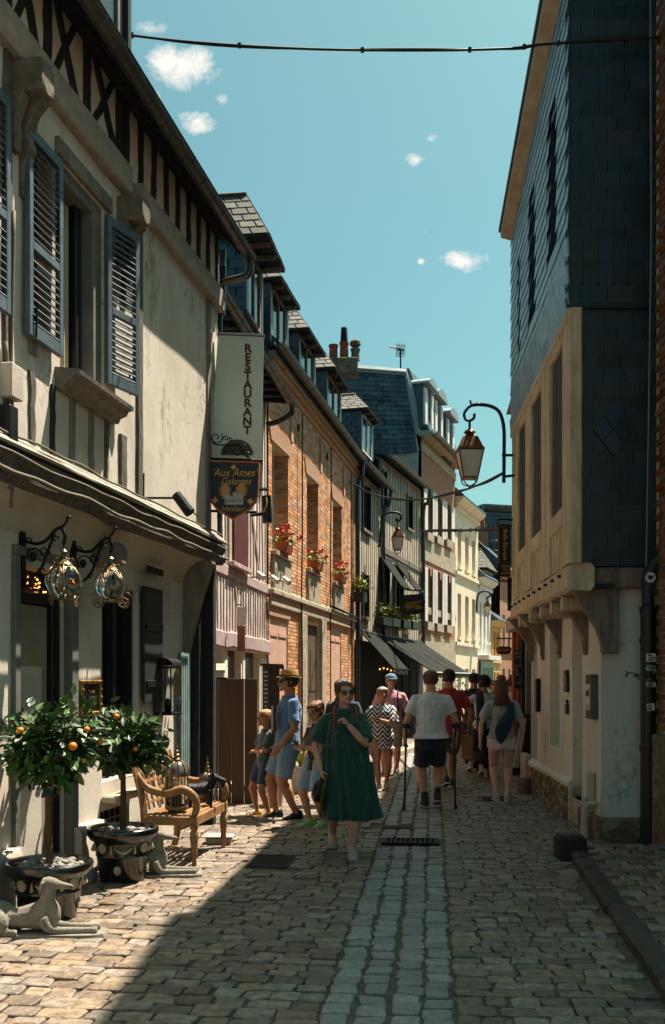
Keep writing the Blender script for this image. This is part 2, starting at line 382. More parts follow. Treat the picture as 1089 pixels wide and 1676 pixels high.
M_BRASS = mat('lantern_metal', '8f7a58', .4, col2='5f4d35', metal=.75, bump=.3, bscale=90)
M_GLASS = mat('clear_glass', 'eef6f6', .03, bump=0, trans=1., spec=.5)
M_OPAL = mat('opal_glass', 'cfc9be', .35, bump=0, spec=.5)
M_COPPER = mat('lamp_copper', '8a5430', .4, col2='6a3d22', metal=.6, bump=.2)
M_TERRA = mat('terracotta', '9c4d2c', .85, col2='7f3b20', bump=.3)
M_AWN = mat('awning_charcoal', '2c2e2b', .95, col2='222421', scale=3, bump=.2, bscale=200, spec=.1)
M_STATUE = mat('statue_stone', '8f887b', .9, col2='6a6459', scale=9, bump=.6, bscale=70, wear='454037', wthr=.63, wscale=8)
M_POT = mat('glazed_black', '17130f', .22, col2='0e0c0a', bump=.05, spec=.7, coat=.3)
M_RELIEF = mat('relief_cream', 'b3a78c', .85, col2='8f8468', bump=.4, bscale=90)
M_BARK = mat('bark', '6a4a2e', .9, col2='43301e', scale=18, bump=.8, bscale=50)
M_LEAF = mat('citrus_leaf', '3f6126', .5, col2='28451a', scale=14, bump=.1, rnd=.62, island=True, spec=.6)
M_LEAFD = mat('shrub_leaf', '48591f', .5, col2='2c3d15', scale=14, bump=.1, rnd=.45, island=True)
M_LEAFY = mat('trailing_leaf', '8a8a2c', .5, col2='5c6a1e', scale=14, bump=.1, rnd=.4, island=True)
M_ORANGE = mat('orange_peel', 'e8820f', .45, col2='d56a08', bump=.2, bscale=150, spec=.5)
M_RED = mat('geranium_red', 'd8341a', .6, col2='b3200f', bump=.1, rnd=.3, island=True)
M_WHITE = mat('white_paint', 'd6d4cc', .6, col2='bfbdb5', bump=.05)
M_CABLE = mat('cable_black', '101214', .6, bump=0)
# ================================================================= STREET
SD = V((.1025, 1, 0)).normalized(); SX = V((SD.y, -SD.x, 0))      # along the street, across it (to the right)
S0 = V((.26, 4.68, 0))                                            # centre of the pale band
def sp(v, w_, z=0): return S0 + SX * v + SD * w_ + V((0, 0, z))
# profile: slight dish towards the band
def sz(v): return -0.03 + min(.05, abs(v) * .022)
street = MB()
ws = [-9 + i * 1.0 for i in range(60)] + [60, 90, 200, 600]; vs_ = [-300, -40, -6, -3, -1.5, -.4, 0, .4, 1.5, 3, 6, 40, 300]
for i in range(len(ws) - 1):
    for j in range(len(vs_) - 1):
        street.quad(*[sp(vs_[b], ws[a], (sz(vs_[b]) if abs(vs_[b]) < 10 else -.02) - .003) for a, b in ((i, j), (i, j + 1), (i + 1, j + 1), (i + 1, j))])
street_o = street.build('street', M_JOINT, None, smooth=True, kind='structure', label='narrow cobbled street with a pale granite band down the middle', merge=True)
def sett_mb(mb, cx, cy, sx, sy, z, h=.016):
    """one worn stone: uneven rounded outline, domed top"""
    c = []
    for k in range(8):
        a = [-.5, .5, .5, .5, .5, -.5, -.5, -.5][k]; 
    rr = RN.uniform(.06, .13) * min(sx, sy); o = []
    for qx, qy in ((-1, -1), (1, -1), (1, 1), (-1, 1)):
        ex, ey = qx * sx / 2 + RN.uniform(-.016, .012), qy * sy / 2 + RN.uniform(-.014, .01)
        A, B = (ex - qx * rr, ey), (ex, ey - qy * rr)
        o += [A, B] if qx * qy < 0 else [B, A]
    t1, t2 = RN.uniform(-.035, .035), RN.uniform(-.05, .05); dz = RN.uniform(-.005, .006)
    def pp(x, y, zz): return sp(cx + x, cy + y, z + zz + (x * t1 + y * t2) + dz)
    r0 = [pp(x * 1.0, y * 1.0, -.03) for x, y in o]; r1 = [pp(x * .99, y * .99, h * .62) for x, y in o]
    r2 = [pp(x * (1 - .016 / sx), y * (1 - .016 / sy), h * .95) for x, y in o]
    n0 = len(mb.v); mb.loft([r0, r1, r2], cap=False); mb.v.append(pp(RN.uniform(-.02, .02), RN.uniform(-.02, .02), h + RN.uniform(0, .006)))
    k = len(mb.v) - 1
    for j in range(8): mb.f.append((n0 + 16 + j, n0 + 16 + (j + 1) % 8, k))
HOLES = []      # grates and covers (v0,v1,w0,w1)
def world_to_s(p): q = V(p) - S0; q.z = 0; return q.dot(SX), q.dot(SD)
GR = GP(672, 1376); gv, gw = world_to_s(GR); HOLES.append((gv - .30, gv + .30, gw - .17, gw + .17))
MAN = [(GP(650, 1352), .19, .13), (GP(443, 1411), .2, .3), (GP(808, 1308), .17, .2)]
for p_, a_, b_ in MAN:
    v_, w__ = world_to_s(p_); HOLES.append((v_ - a_, v_ + a_, w__ - b_, w__ + b_))
def leftlim(Y):      # where the left walls stand
    if Y < 11: return .1867 * Y - 3.75
    if Y < 17: return -1.85 + .136 * (Y - 12.7)
    if Y < 25.7: return -1.2 + .194 * (Y - 17)
    return .5 + .3 * (Y - 25.7)
def rightlim(Y):
    if Y < 8.9: return 1.70 + .12 * (Y - 5.0) - .06
    if Y < 14.5: return 2.78 + .04 * (Y - 9.85)
    return 2.95 + .12 * (Y - 14.5)
cand = []
wv = -.9
while wv < 21.5:
    pitch = RN.uniform(.11, .15)
    # dark setts left and right
    for side in (-1, 1):
        v = side * .335 if side > 0 else -.335
        while True:
            L_ = RN.uniform(.115, .215) * (1.12 if side < 0 else 1)
            c_ = v + side * L_ / 2; p = sp(c_, wv + pitch / 2)
            if side < 0 and p.x < leftlim(p.y): break
            if side > 0 and p.x > rightlim(p.y): break
            ww = wv + pitch / 2 + .012 * math.sin(c_ * 1.1 + wv * .3) + RN.uniform(-.007, .007)
            if not any(a - L_ * .45 < c_ < b + L_ * .45 and e - .07 < ww < g + .07 for a, b, e, g in HOLES):
                cand.append((p.y, 0, c_, ww, L_ - RN.uniform(.005, .013), pitch - RN.uniform(.005, .012)))
            v += side * L_
    wv += pitch
wv = -.9
for k, vc in enumerate((-.25, -.085, .09, .25)):
    wv = -.9 + RN.uniform(0, .1)
    while wv < 21.5:
        pitch = RN.uniform(.135, .185); ww = wv + pitch / 2; p = sp(vc, ww)
        if not any(a - .06 < vc < b + .06 and e - .08 < ww < g + .08 for a, b, e, g in HOLES):
            cand.append((p.y, 1, vc + RN.uniform(-.008, .008), ww, RN.uniform(.132, .15), pitch - RN.uniform(.012, .024)))
        wv += pitch
cand.sort(key=lambda q: q[0])
def inview(q):
    p = sp(q[2], q[3]); px = CX + F * p.x / p.y if p.y > .5 else 9e9; py = HY + F * CH / p.y if p.y > .5 else 9e9
    return -20 < px < 1109 and py < 1690
nsep = [0, 0]; rest = [MB(), MB()]
for q in cand:
    kind_ = q[1]
    if inview(q) and nsep[kind_] < (300 if kind_ == 0 else 200):
        mb = MB(); sett_mb(mb, q[2], q[3], q[4], q[5], sz(q[2])); nsep[kind_] += 1
        mb.build('sett' if kind_ == 0 else 'granite_sett', (M_SETT, M_GRAN)[kind_], street_o, fix=False, smooth='crisp')
    else: sett_mb(rest[kind_], q[2], q[3], q[4], q[5], sz(q[2]))
rest[0].build('setts', M_SETT_I, street_o, fix=False, smooth='crisp', kind='stuff')
rest[1].build('granite_setts', M_GRAN_I, street_o, fix=False, smooth='crisp', kind='stuff')

# drain grate in the band
g = thing('drain_grate', sp(gv, gw), 'wide black iron drain grate across the pale granite band', 'drain grate')
mb = MB()
for a, b, c, d in ((-.29, .29, -.16, -.13), (-.29, .29, .13, .16), (-.29, -.26, -.13, .13), (.26, .29, -.13, .13)):
    mb.hexa([sp(gv + x, gw + y, z) for z in (-.03, .004) for x, y in ((a, c), (b, c), (b, d), (a, d))])
mb.build('frame', M_IRON, g)
for i in range(11):
    x = -.25 + i * .05; mb = MB(); mb.hexa([sp(gv + x + e, gw + y, z) for z in (-.03, .001) for e, y in ((-.011, -.13), (.011, -.13), (.011, .13), (-.011, .13))]); mb.build('bar', M_IRON, g)
for y in (-.045, .045):
    mb = MB(); mb.hexa([sp(gv + x, gw + y + e, z) for z in (-.03, -.001) for x, e in ((-.26, -.01), (.26, -.01), (.26, .01), (-.26, .01))]); mb.build('cross_bar', M_IRON, g)
mb = MB(); mb.hexa([sp(gv + x, gw + y, z) for z in (-.06, -.035) for x, y in ((-.27, -.14), (.27, -.14), (.27, .14), (-.27, .14))]); mb.build('pit', M_DARK, g)
M_CAST = mat('cast_iron', '4a4038', .6, col2='2c2723', metal=.5, bump=.5, bscale=120)
for k, (p, a, b) in enumerate(MAN):
    v_, w__ = world_to_s(p)
    lab = ['small rusty cover set in the band just beyond the drain grate', 'rusty ribbed rectangular cover in the left half of the street', 'dark ribbed cover on the right behind the long-haired girl\'s feet'][k]
    t = thing('utility_cover', sp(v_, w__), lab, 'utility cover', 'iron covers in the street')
    mb = MB(); mb.hexa([sp(v_ + x, w__ + y, sz(v_) + z) for z in (-.03, .008) for x, y in ((-a + .015, -b + .015), (a - .015, -b + .015), (a - .015, b - .015), (-a + .015, b - .015))]); mb.build('plate', M_CAST, t)
    for i in range(9):
        y = -b + .03 + (2 * b - .06) * i / 8
        mb = MB(); mb.hexa([sp(v_ + x, w__ + y + e, sz(v_) + z) for z in (.008, .014) for x, e in ((-a + .03, -.007), (a - .03, -.007), (a - .03, .007), (-a + .03, .007))]); mb.build('rib', M_CAST, t)

# raised pavement on the right with kerb stones
pv = MB()
k0, k1 = V((1.70 - .12 * 7, -2, 0)), V((2.16, 8.86, 0))
kd = (k1 - k0).normalized(); kn = V((kd.y, -kd.x, 0)); kl = (k1 - k0).length
pv.hexa([k0 + V((0, 0, -.02)) + kn * .12, k0 + kn * 3.5 + V((0, 0, -.02)), k1 + kn * 1.5 + V((0, 0, -.02)), k1 + kn * .12 + V((0, 0, -.02)),
         k0 + V((0, 0, .07)) + kn * .12, k0 + kn * 3.5 + V((0, 0, .07)), k1 + kn * 1.5 + V((0, 0, .07)), k1 + kn * .12 + V((0, 0, .07))])
pav = pv.build('pavement', M_JOINT, None, kind='structure', label='raised dark pavement along the right-hand wall')
s = 0
M_KERB = mat('kerb_stone', '4f463d', .8, col2='352e28', scale=12, bump=.6, bscale=50, rnd=.2)
while s < kl - .1:
    l_ = min(RN.uniform(.45, .8), kl - s); a, b = k0 + kd * (s + .008), k0 + kd * (s + l_ - .008)
    mb = MB(); rings = []
    for t_ in (0, .08, .5, .92, 1):
        c = a.lerp(b, t_); e = .012 if t_ in (0, 1) else 0; j = RN.uniform(-.008, .008); zt = .095 + RN.uniform(-.006, .006) - e
        rings.append([c + kn * (e + j) + V((0, 0, -.04)), c + kn * (e + j) + V((0, 0, zt - .03)), c + kn * (.035 + j) + V((0, 0, zt)), c + kn * .125 + V((0, 0, zt)), c + kn * .125 + V((0, 0, -.04))])
    mb.loft(rings); 
    if a.y > 3.5: mb.build('kerb_stone', M_KERB, pav, smooth='auto')
    s += l_
for i in range(40):
    w_ = 4.2 + i * .17
    for j in range(9):
        l_ = .2; c = k0 + kd * (w_ + 2.0) + kn * (.24 + j * .2 + (i % 2) * .09)
        if c.y > 9.3 or c.y < 4.3 or c.x > 3.05: continue
        a, b = .092 + RN.uniform(-.01, .004), .07 + RN.uniform(-.008, .004); zt = .083 + RN.uniform(-.006, .005)
        mb = MB(); mb.loft([[c + kn * x * a + kd * y * b + V((0, 0, .05)) for x, y in ((-1, -1), (1, -1), (1, 1), (-1, 1))],
                            [c + kn * x * a + kd * y * b + V((0, 0, zt)) for x, y in ((-1, -1), (1, -1), (1, 1), (-1, 1))],
                            [c + kn * x * a * .84 + kd * y * b * .8 + V((0, 0, zt + .012)) for x, y in ((-1, -1), (1, -1), (1, 1), (-1, 1))]])
        mb.build('pavement_sett', M_SETT, pav, smooth='crisp')
sq = MB(); sq.quad(V((-30, -40, -.004)), V((30, -40, -.004)), V((30, 3.2, -.004)), V((-30, 3.2, -.004))); sq.build('square', M_SETT_I, None, kind='structure', label='unseen paved sheet added behind the viewer to bounce sunlight')  # unseen ground, added so sunlight bounces onto faces turned to the viewer
# low kerb of the cafe terrace, left, and stone blocks by the right-hand house
mb = MB(); a, b = GP(640, 1238), GP(742, 1206)
mb.beam(a + V((0, 0, .05)), b + V((0, 0, .05)), .14, .28, V((-1, .3, 0)), 9, .01, .2)
mb.build('terrace_kerb', M_STONE, None, smooth='auto', kind='structure', label='pale stone kerb of the cafe terrace under the awning')
# ================================================================= LEFT HOUSE (grey half-timbered, jettied)
f1 = Fr(-1.58, 10.82, -1.58 + .1835, 10.82 + .983)
DJ, DB = .267, .35            # upper wall, jetty beam front
H1 = thing('timber_house', f1.pt(-3, 0, 0), 'grey half-timbered house with blue-grey louvred shutters filling the left side', 'house')
UN = -8.2                     # near end, out of view
u = lambda px, d=0.: f1.ux(px, d)
z = lambda px, py, d=0.: f1.zy(px, py, d)
zj = z(340, 912, DB)          # underside of jetty
# ground floor wall
dl, dr = u(26), u(113); wl, wr = u(166), u(226)
zt1 = z(60, 930); zt2 = z(200, 962)
bl, br = u(178, .09), u(226, .09)
mb = MB(); grid_wall(mb, f1, UN, .05, .0, zj + .35, 0, [(dl, dr, .02, zt1, .25), (wl, wr, .75, zt2, .25), (bl, br, .12, .5, .2)], amp=.014)
mb.build('wall', M_PLASTER, H1, merge=True, smooth='auto')
mb = MB(); mb.fbox(f1, UN, .05, -4.2, -.27, 0, 6.0); mb.build('core', M_DARK, H1)
# plinth pieces between the openings
for a, b in ((UN, dl - .02), (dr + .02, bl - .03)):
    mb = MB(); mb.loft([[f1.pt(q, d, zz) for d, zz in ((-.02, -.05), (.11, -.05), (.10, .40), (.075, .445), (-.02, .455))] for q in (a, (a + b) / 2, b)])
    mb.build('plinth', M_PLASTER2, H1, smooth='auto')
# main door: transom, leaf, pilasters
def fb(name, m, par, *a, bevel=0.006, fr=f1):
    mb = MB(); mb.fbox(fr, *a); return mb.build(name, m, par, bevel=bevel)
for a, b in ((dl - .07, dl + .012), (dr - .012, dr + .11)): fb('door_surround', M_PAINT_G, H1, a, b, -.04, .035, .02, zt1 + .06)
fb('door_surround', M_PAINT_G, H1, dl - .07, dr + .11, -.04, .04, zt1 + .064, zt1 + .13)
ztr = z(60, 978, -.1)
d_o = fb('door', mat('door_beige', '8d7f6e', .75, col2='7c6f5f', bump=.1), H1, dl + .02, dr - .16, -.16, -.11, .03, ztr - .06)
fb('door_frame', M_BLACK, H1, dr - .15, dr - .015, -.18, -.07, .03, zt1); fb('transom_bar', M_BLACK, H1, dl + .016, dr - .156, -.17, -.07, ztr - .05, ztr + .03)
for a, b in ((.25, .85), (1.0, 1.75)):
    fb('panel', M_PLASTER2, d_o, dl + .1, dr - .26, -.115, -.102, a, b)
mb = MB(); mb.tube(bez([f1.pt(dr - .2, -.1, 1.0), f1.pt(dr - .2, -.04, 1.0), f1.pt(dr - .28, -.04, 1.0)], 4), .011, 6); mb.build('handle', M_BRASS, d_o, smooth=True)
fb('transom_light', M_GLASSDK, H1, dl + .02, dr - .16, -.16, -.14, ztr + .035, zt1 - .01)
fb('step', M_STONE, H1, dl - .02, dr + .06, -.05, .22, -.03, .13, bevel=.012)
# fairy lights in the transom and beside the shop window
M_BULB = mat('fairy_bulb', 'ffb455', .4, bump=0, emit='ff9a3c', estr=2.5)
def fairy(name, lab, pts, n):
    t = thing(name, pts[0], lab, 'fairy lights'); mb = MB(); mb.tube(pts, .004, 5); mb.build('wire', M_CABLE, t)
    bm = MB().ball((0, 0, 0), .0075, 6, 4).mesh('bulb', M_BULB)
    for i in range(n):
        q = RN.choice(pts); inst('bulb', bm, t, q + V((RN.uniform(-.02, .02), RN.uniform(-.01, .01), RN.uniform(-.02, .02))))
pts = [f1.pt(dl + .04 + (dr - dl - .24) * RN.random(), -.12 + RN.uniform(-.01, .02), ztr + .05 + (zt1 - ztr - .09) * RN.random()) for _ in range(38)]
fairy('fairy_lights', 'tangle of tiny warm fairy lights above the beige door', pts, 34)
pts = [f1.pt(wl + .06 + RN.uniform(-.02, .02), -.06, .9 + (zt2 - 1.0) * i / 50) for i in range(51)]
fairy('fairy_lights', 'upright string of fairy lights beside the dark shop window', pts, 20)
# shop window: frame, panes, open dark shutter
wn = fb('window', M_BLACK, H1, wl + .01, wl + .05, -.16, -.05, .76, zt2 - .005)
fb('mullion', M_BLACK, wn, (wl + wr) / 2 - .02, (wl + wr) / 2 + .02, -.15, -.06, .76, zt2 - .01)
fb('frame', M_BLACK, wn, wr - .05, wr - .01, -.16, -.05, .76, zt2 - .005)
fb('pane', M_GLASSDK, wn, wl + .05, wr - .05, -.14, -.13, .76, zt2 - .012, bevel=0)
sh = MB(); su0, su1 = wr + .01, u(263, .04); sh.fbox(f1, su0, su1, .03, .065, z(240, 1150), z(240, 960, .05)); sh = sh.build('shutter', mat('shutter_charcoal', '2c2d2e', .6, col2='212223', bump=.1), H1, bevel=.006)
for k in range(3):
    zz = z(240, 1150) + .15 + k * .55; fb('ledge', M_BLACK, sh, su0 + .03, su1 - .03, .066, .085, zz, zz + .07)
fb('sill', M_STONE, H1, wl - .04, br + .05, .012, .16, .575, .64, bevel=.015)
# cellar grille
gr_ = fb('grille', M_IRON, H1, bl + .01, br - .01, -.06, -.03, .13, .16)
for i in range(6):
    q = bl + .04 + (br - bl - .08) * i / 5; fb('bar', M_IRON, gr_, q - .012, q + .012, -.055, -.03, .165, .49, bevel=0)
for i in range(3): fb('cross_bar', M_IRON, gr_, bl + .02, br - .02, -.028, -.018, .2 + i * .1, .22 + i * .1, bevel=0)
mb = MB(); mb.fbox(f1, bl, br, -.2, -.19, .12, .5); mb.build('cellar_opening', M_DARK, H1)
# green shutter door and end post
gs = fb('green_shutter', M_SHUT_GRN, H1, u(294, .03), u(310, .03), .015, .05, .1, z(300, 1068, .03))
for i in range(4):
    a = u(295.5, .05) + (u(309, .05) - u(295.5, .05)) * i / 4
    fb('plank', M_SHUT_GRN, gs, a, a + .055, .0505, .062, .14, z(300, 1072, .03), bevel=.004)
mb = MB(); mb.beam(f1.pt(.02, .04, 0), f1.pt(.02, .06, zj + .1), .2, .16, f1.n, 9, .01); mb.build('corner_post', M_TIMB_DK, H1, smooth='auto')
# jetty soffit (curved plaster) and moulded bressummer
mb = MB(); prof = [(0.0, zj - .26), (.03, zj - .16), (.09, zj - .08), (.18, zj - .02), (.28, zj + .0), (.30, zj + .06), (-.1, zj + .06)]
mb.loft([[f1.pt(q, d, zz + noise.noise(V((q, d * 3, 1))) * .012) for d, zz in prof] for q in [UN + (0.16 - UN) * i / 24 for i in range(25)]]); mb.build('jetty_soffit', M_PLASTER2, H1, smooth='auto')
def moulding(name, m, prof, n=40, u0=UN, u1=.2, amp=.012, par=None):
    mb = MB(); rings = []
    for i in range(n + 1):
        q = u0 + (u1 - u0) * i / n
        rings.append([f1.pt(q, d + noise.noise(V((q * 2.1, k * .8, 3))) * amp, zz + noise.noise(V((q * 1.7, k * .6, 8))) * amp * 1.2) for k, (d, zz) in enumerate(prof)])
    mb.loft(rings); return mb.build(name, m, par or H1, smooth='auto')
bz = zj
moulding('bressummer', M_TIMB_OLD, [(.2, bz), (.31, bz - .01), (.345, bz + .03), (.35, bz + .07), (.325, bz + .10), (.345, bz + .135), (.355, bz + .17), (.335, bz + .21), (.28, bz + .24), (.2, bz + .25)])
moulding('drip_ledge', mat('lead_ledge', 'a39b8d', .8, col2='7b7468', bump=.3), [(.22, bz + .252), (.375, bz + .215), (.38, bz + .235), (.27, bz + .33), (.2, bz + .34)], amp=.01)
# curved bracket at the corner and beam end
def bracket(px_u, w_, m, par, z0, z1, d0, d1, fr=f1, name='bracket'):
    pts = [(d0, z0), (d0 + .03, z0), (d0 + (d1 - d0) * .35, z0 + (z1 - z0) * .34), (d0 + (d1 - d0) * .6, z0 + (z1 - z0) * .62), (d1 - .02, z1 - .1), (d1, z1 - .07), (d1, z1), (d0, z1)]
    mb = MB(); mb.prism([fr.pt(px_u - w_ / 2, d, zz) for d, zz in pts], fr.u * w_); return mb.build(name, m, par, bevel=.01)
bracket(-.17, .16, M_TIMB, H1, z(293, 1085), zj + .02, -.01, .33)
mb = MB(); uu = u(183, .15); mb.lathe(f1.pt(uu, .02, z(180, 910, .1)), [(.11, 0), (.115, .1), (.105, .2), (.08, .24)], 14, (Matrix((f1.u, V((0, 0, 1)), f1.n)).transposed())); mb.build('joist_end', M_TIMB, H1, smooth='auto')
# upper wall, window, studs
zb0, zb1 = z(351, 493, .33), z(351, 493, .33) + .24
u2l, u2r = u(100, DJ), u(170, DJ); zs = z(140, 640, DJ); ztop = z(105, 268, DJ)
mb = MB(); grid_wall(mb, f1, UN, .16, bz + .2, zb0 + .1, DJ, [(u2l, u2r, zs, ztop, .22), (u2l - 2.2, u2l - 1.35, zs, ztop, .22)], amp=.012)
mb.build('upper_wall', M_PLASTER, H1, merge=True, smooth='auto')
fb('dark_room', M_DARK, H1, UN, .1, -3.8, DJ - .4, 3.0, 6.2, bevel=0)
def stud(px, w_, y0, y1, m=M_TIMB, lean=0, prj=.012, d=DJ):
    q = u(px, d); za, zb = z(px, y0, d), z(px, y1, d); mb = MB()
    mb.beam(f1.pt(q, d - .03 + prj, za), f1.pt(q + lean, d - .03 + prj, zb), w_, .08, f1.n, 8, .008); mb.build('stud', m, H1, smooth='auto')
zst = zs - .12
def studz(q, w_, za, zb, m, lean=0, d=DJ, prj=.012, nm='stud'):
    mb = MB(); mb.beam(f1.pt(q, d - .03 + prj, za), f1.pt(q + lean, d - .03 + prj, zb), w_, .08, f1.n, 8, .008); mb.build(nm, m, H1, smooth='auto')
for px, w_, m in ((50, .085, M_TIMB_OLD), (84, .06, M_TIMB_DK), (117, .07, M_TIMB), (148, .06, M_TIMB), (173, .04, M_TIMB_OLD)):
    studz(u(px, DJ), w_, bz + .2, zst, m)
studz(u(200, DJ), .13, bz + .2, zst - .05, M_TIMB_OLD); studz(u(227, DJ), .12, bz + .2, zb0, M_TIMB_OLD)
studz(u(10, DJ), .1, bz + .2, zb0, M_TIMB_OLD); studz(u(52, DJ), .1, zs, zb0, M_TIMB)
studz(u(340, DJ), .13, bz + .2, zb0, M_TIMB)
for i in range(7): studz(u2l - 1.2 - i * .5, .09, bz + .2, zst if i < 3 else zb0, M_TIMB_OLD)
# window frame, curtains, sill
wn = fb('window', M_PAINT_G, H1, u2l + .002, u2l + .06, DJ - .2, DJ - .02, zs, ztop)
fb('frame', M_PAINT_G, wn, u2r - .16, u2r - .002, DJ - .2, DJ - .02, zs, ztop); fb('frame', M_PAINT_G, wn, u2l + .064, u2r - .164, DJ - .2, DJ - .02, ztop - .1, ztop - .002)
fb('frame', M_BLACK, wn, u2r - .3, u2r - .2, DJ - .19, DJ - .1, zs, ztop - .1)  # no frame bar: black strip painted as the dark gap beside the curtain
fb('pane', M_GLASSDK, wn, u2l + .064, u2r - .2, DJ - .2, DJ - .192, zs, ztop - .1, bevel=0)
mb = MB(); n = 26
mb.loft([[f1.pt(u2l + .07 + (u2r - u2l - .4) * i / n, DJ - .16 + .018 * math.sin(i * 1.3), zz) for i in range(n + 1)] for zz in (zs + .02, ztop - .12)], cap=False, closed=False)
mb.build('curtain', mat('curtain_beige', 'a89b83', .9, col2='93866f', bump=.1), wn, smooth=True, fix=False)
s0, s1 = u(84, DJ + .16), u(206, DJ + .1)
mb = MB(); mb.loft([[f1.pt(q, d, zz) for d, zz in ((DJ, zs - .13), (DJ + .06, zs - .13), (DJ + .08, zs - .09), (DJ + .13, zs - .07), (DJ + .15, zs - .035), (DJ + .19, zs - .03), (DJ + .195, zs), (DJ, zs + .03))] for q in (u2l - .1, u2r + .16)])
mb.build('window_sill', M_TIMB, H1, smooth='auto')
fb('lintel', M_TIMB, H1, u2l - .1, u2r + .1, DJ + .001, DJ + .035, ztop + .004, ztop + .13)
# louvred shutters: frame > slats
def shutter(p, ax, w_, zb, zt, thick=.04, m=M_SHUT, nsl=0, par=H1, nm='shutter'):
    """p: hinge foot, ax: direction of leaf"""
    ax = V(ax).normalized(); nn = ax.cross(V((0, 0, 1))); R_ = Matrix((ax, nn, V((0, 0, 1)))).transposed(); h = zt - zb; mb = MB(); st = .055; mid = zb + h * .42
    def bx(x0, x1, z0, z1, t=thick): mb.box(p + ax * (x0 + x1) / 2 + V((0, 0, (z0 + z1) / 2)), (x1 - x0, t, z1 - z0), R_)
    p = V((p.x, p.y, 0))
    bx(0, st, zb, zt); bx(w_ - st, w_, zb, zt); bx(st, w_ - st, zb, zb + .09); bx(st, w_ - st, zt - .08, zt); bx(st, w_ - st, mid, mid + .06)
    s = mb.build(nm, m, par, bevel=.004)
    n = max(6, int(h / .058)); me = MB().box((0, 0, 0), (w_ - 2 * st, .009, .056), Matrix.Rotation(math.radians(-42 if nn.dot(f1.n) < 0 else 42), 3, 'X')).mesh('slat', m)
    for i in range(n):
        zz = zb + .115 + (h - .22) * i / (n - 1)
        if mid - .025 < zz < mid + .085: continue
        inst('slat', me, s, p + ax * w_ / 2 + V((0, 0, zz)), R_)
    mb = MB(); mb.tube([p + ax * (w_ - .07) - nn * .03 + V((0, 0, zb + .0)), p + ax * (w_ - .07) - nn * .035 + V((0, 0, zb + .2))], .008, 6); mb.tube([p + ax * .1 - nn * .03 + V((0, 0, zb + h * .55)), p + ax * .1 - nn * .03 + V((0, 0, zb + h * .72))], .008, 6); mb.build('catch', M_IRON, s)
    return s
sw = (u2r - u2l) / 2 + .06
shutter(f1.pt(u(100, DJ + .05), DJ + .05, 0), -f1.u, .5, z(98, 584, DJ + .05), z(98, 262, DJ + .05))
shutter(f1.pt(u(174, DJ + .03), DJ + .03, 0), f1.u * .97 + f1.n * .26, .42, z(178, 630, DJ + .03), z(176, 352, DJ + .03))
shutter(f1.pt(u(14, DJ + .05), DJ + .05, 0), -f1.u, .5, z(12, 515, DJ + .05), z(12, 160, DJ + .05))
# upper beam, attic framing
mb = MB()
for a, b in ((UN, u(214, .33)), (u(232, .33), .16)):
    mb = MB(); mb.beam(f1.pt(a, .25, (zb0 + zb1) / 2), f1.pt(b, .25, (zb0 + zb1) / 2), zb1 - zb0, .2, f1.n, 12, .008, .08); mb.build('upper_beam', mat('timber_pale', 'a89e90', .85, col2='8a8174', scale=9, bump=.5, bscale=60), H1, smooth='auto')
def corbel(px, py, m=mat('timber_corbel', '766d61', .85, col2='4f483f', scale=9, bump=.5, bscale=60)):
    uu, zz = f1.at(px, py, .42); mb = MB(); R_ = Matrix((f1.u, V((0, 0, 1)), f1.n)).transposed()
    prof = [(.105, .2), (.11, .34), (.11, .45), (.1, .485), (.08, .495)]
    mb.loft([[f1.pt(uu, 0, zz) + R_ @ V((max(-.085, min(.085, r * 1.3 * math.cos(t))), max(-.11, min(.1, r * 1.35 * math.sin(t))), dd)) for t in [6.28318 * (j + .5) / 16 for j in range(16)]] for r, dd in prof]); mb.build('beam_end', m, H1, smooth='auto')
    pts = [(DJ - .02, zz - .75), (DJ + .035, zz - .75), (DJ + .04, zz - .55), (DJ + .09, zz - .42), (DJ + .06, zz - .32), (DJ + .12, zz - .18), (DJ + .2, zz - .1), (DJ - .02, zz - .1)]
    mb = MB(); mb.prism([f1.pt(uu + .02, d, q) for d, q in pts], f1.u * .1); mb.build('corbel_bracket', m, H1, bevel=.01)
    mb = MB(); mb.prism([f1.pt(uu - .11, d, q) for d, q in [(DJ - .02, zz - .5), (DJ + .05, zz - .5), (DJ + .05, zz - .3), (DJ + .11, zz - .12), (DJ - .02, zz - .12)]], f1.u * .09); mb.build('corbel_bracket', m, H1, bevel=.008)
corbel(226, 345); corbel(62, 130)
DA = .27; za0, za1 = zb1 - .02, zb1 + .62
mb = MB(); mb.quad(*[f1.pt(a, DA, b) for a, b in ((UN, za0), (.16, za0), (.16, za1 + .1), (UN, za1 + .1))]); mb.build('attic_wall', mat('plaster_attic', 'e2d9cc', .92, col2='c8bdae', scale=2.0, bump=.2, bscale=30), H1)
for i in range(9):
    q = u(205, DA) + (0.1 - u(205, DA)) * i / 8; studz(q, .075, za0, za1 + .05, M_TIMB_DK, d=DA, prj=.02, nm='attic_stud')
q0 = u(196, DA); studz(q0 - .03, .12, za0, za1 + .05, M_TIMB_DK, d=DA, prj=.02, nm='attic_stud')
for a, b in ((u(140, DA), u(192, DA)), (u(75, DA), u(130, DA)), (u(10, DA), u(66, DA)), (u(10, DA) - .8, u(10, DA) - .1)):
    studz(a, .09, za0, za1 + .05, M_TIMB_DK, d=DA, prj=.02, nm='attic_stud')
    for (c, d_, w_) in ((a + .08, b - .05, .06), (b - .05, a + .08, .085)):
        mb = MB(); mb.beam(f1.pt(c, DA - .01 if w_ < .07 else DA - .005, za0), f1.pt(d_, DA - .01 if w_ < .07 else DA - .005, za1 + .03), w_, .06, f1.n, 6, .006); mb.build('brace', M_TIMB_DK, H1, smooth='auto')
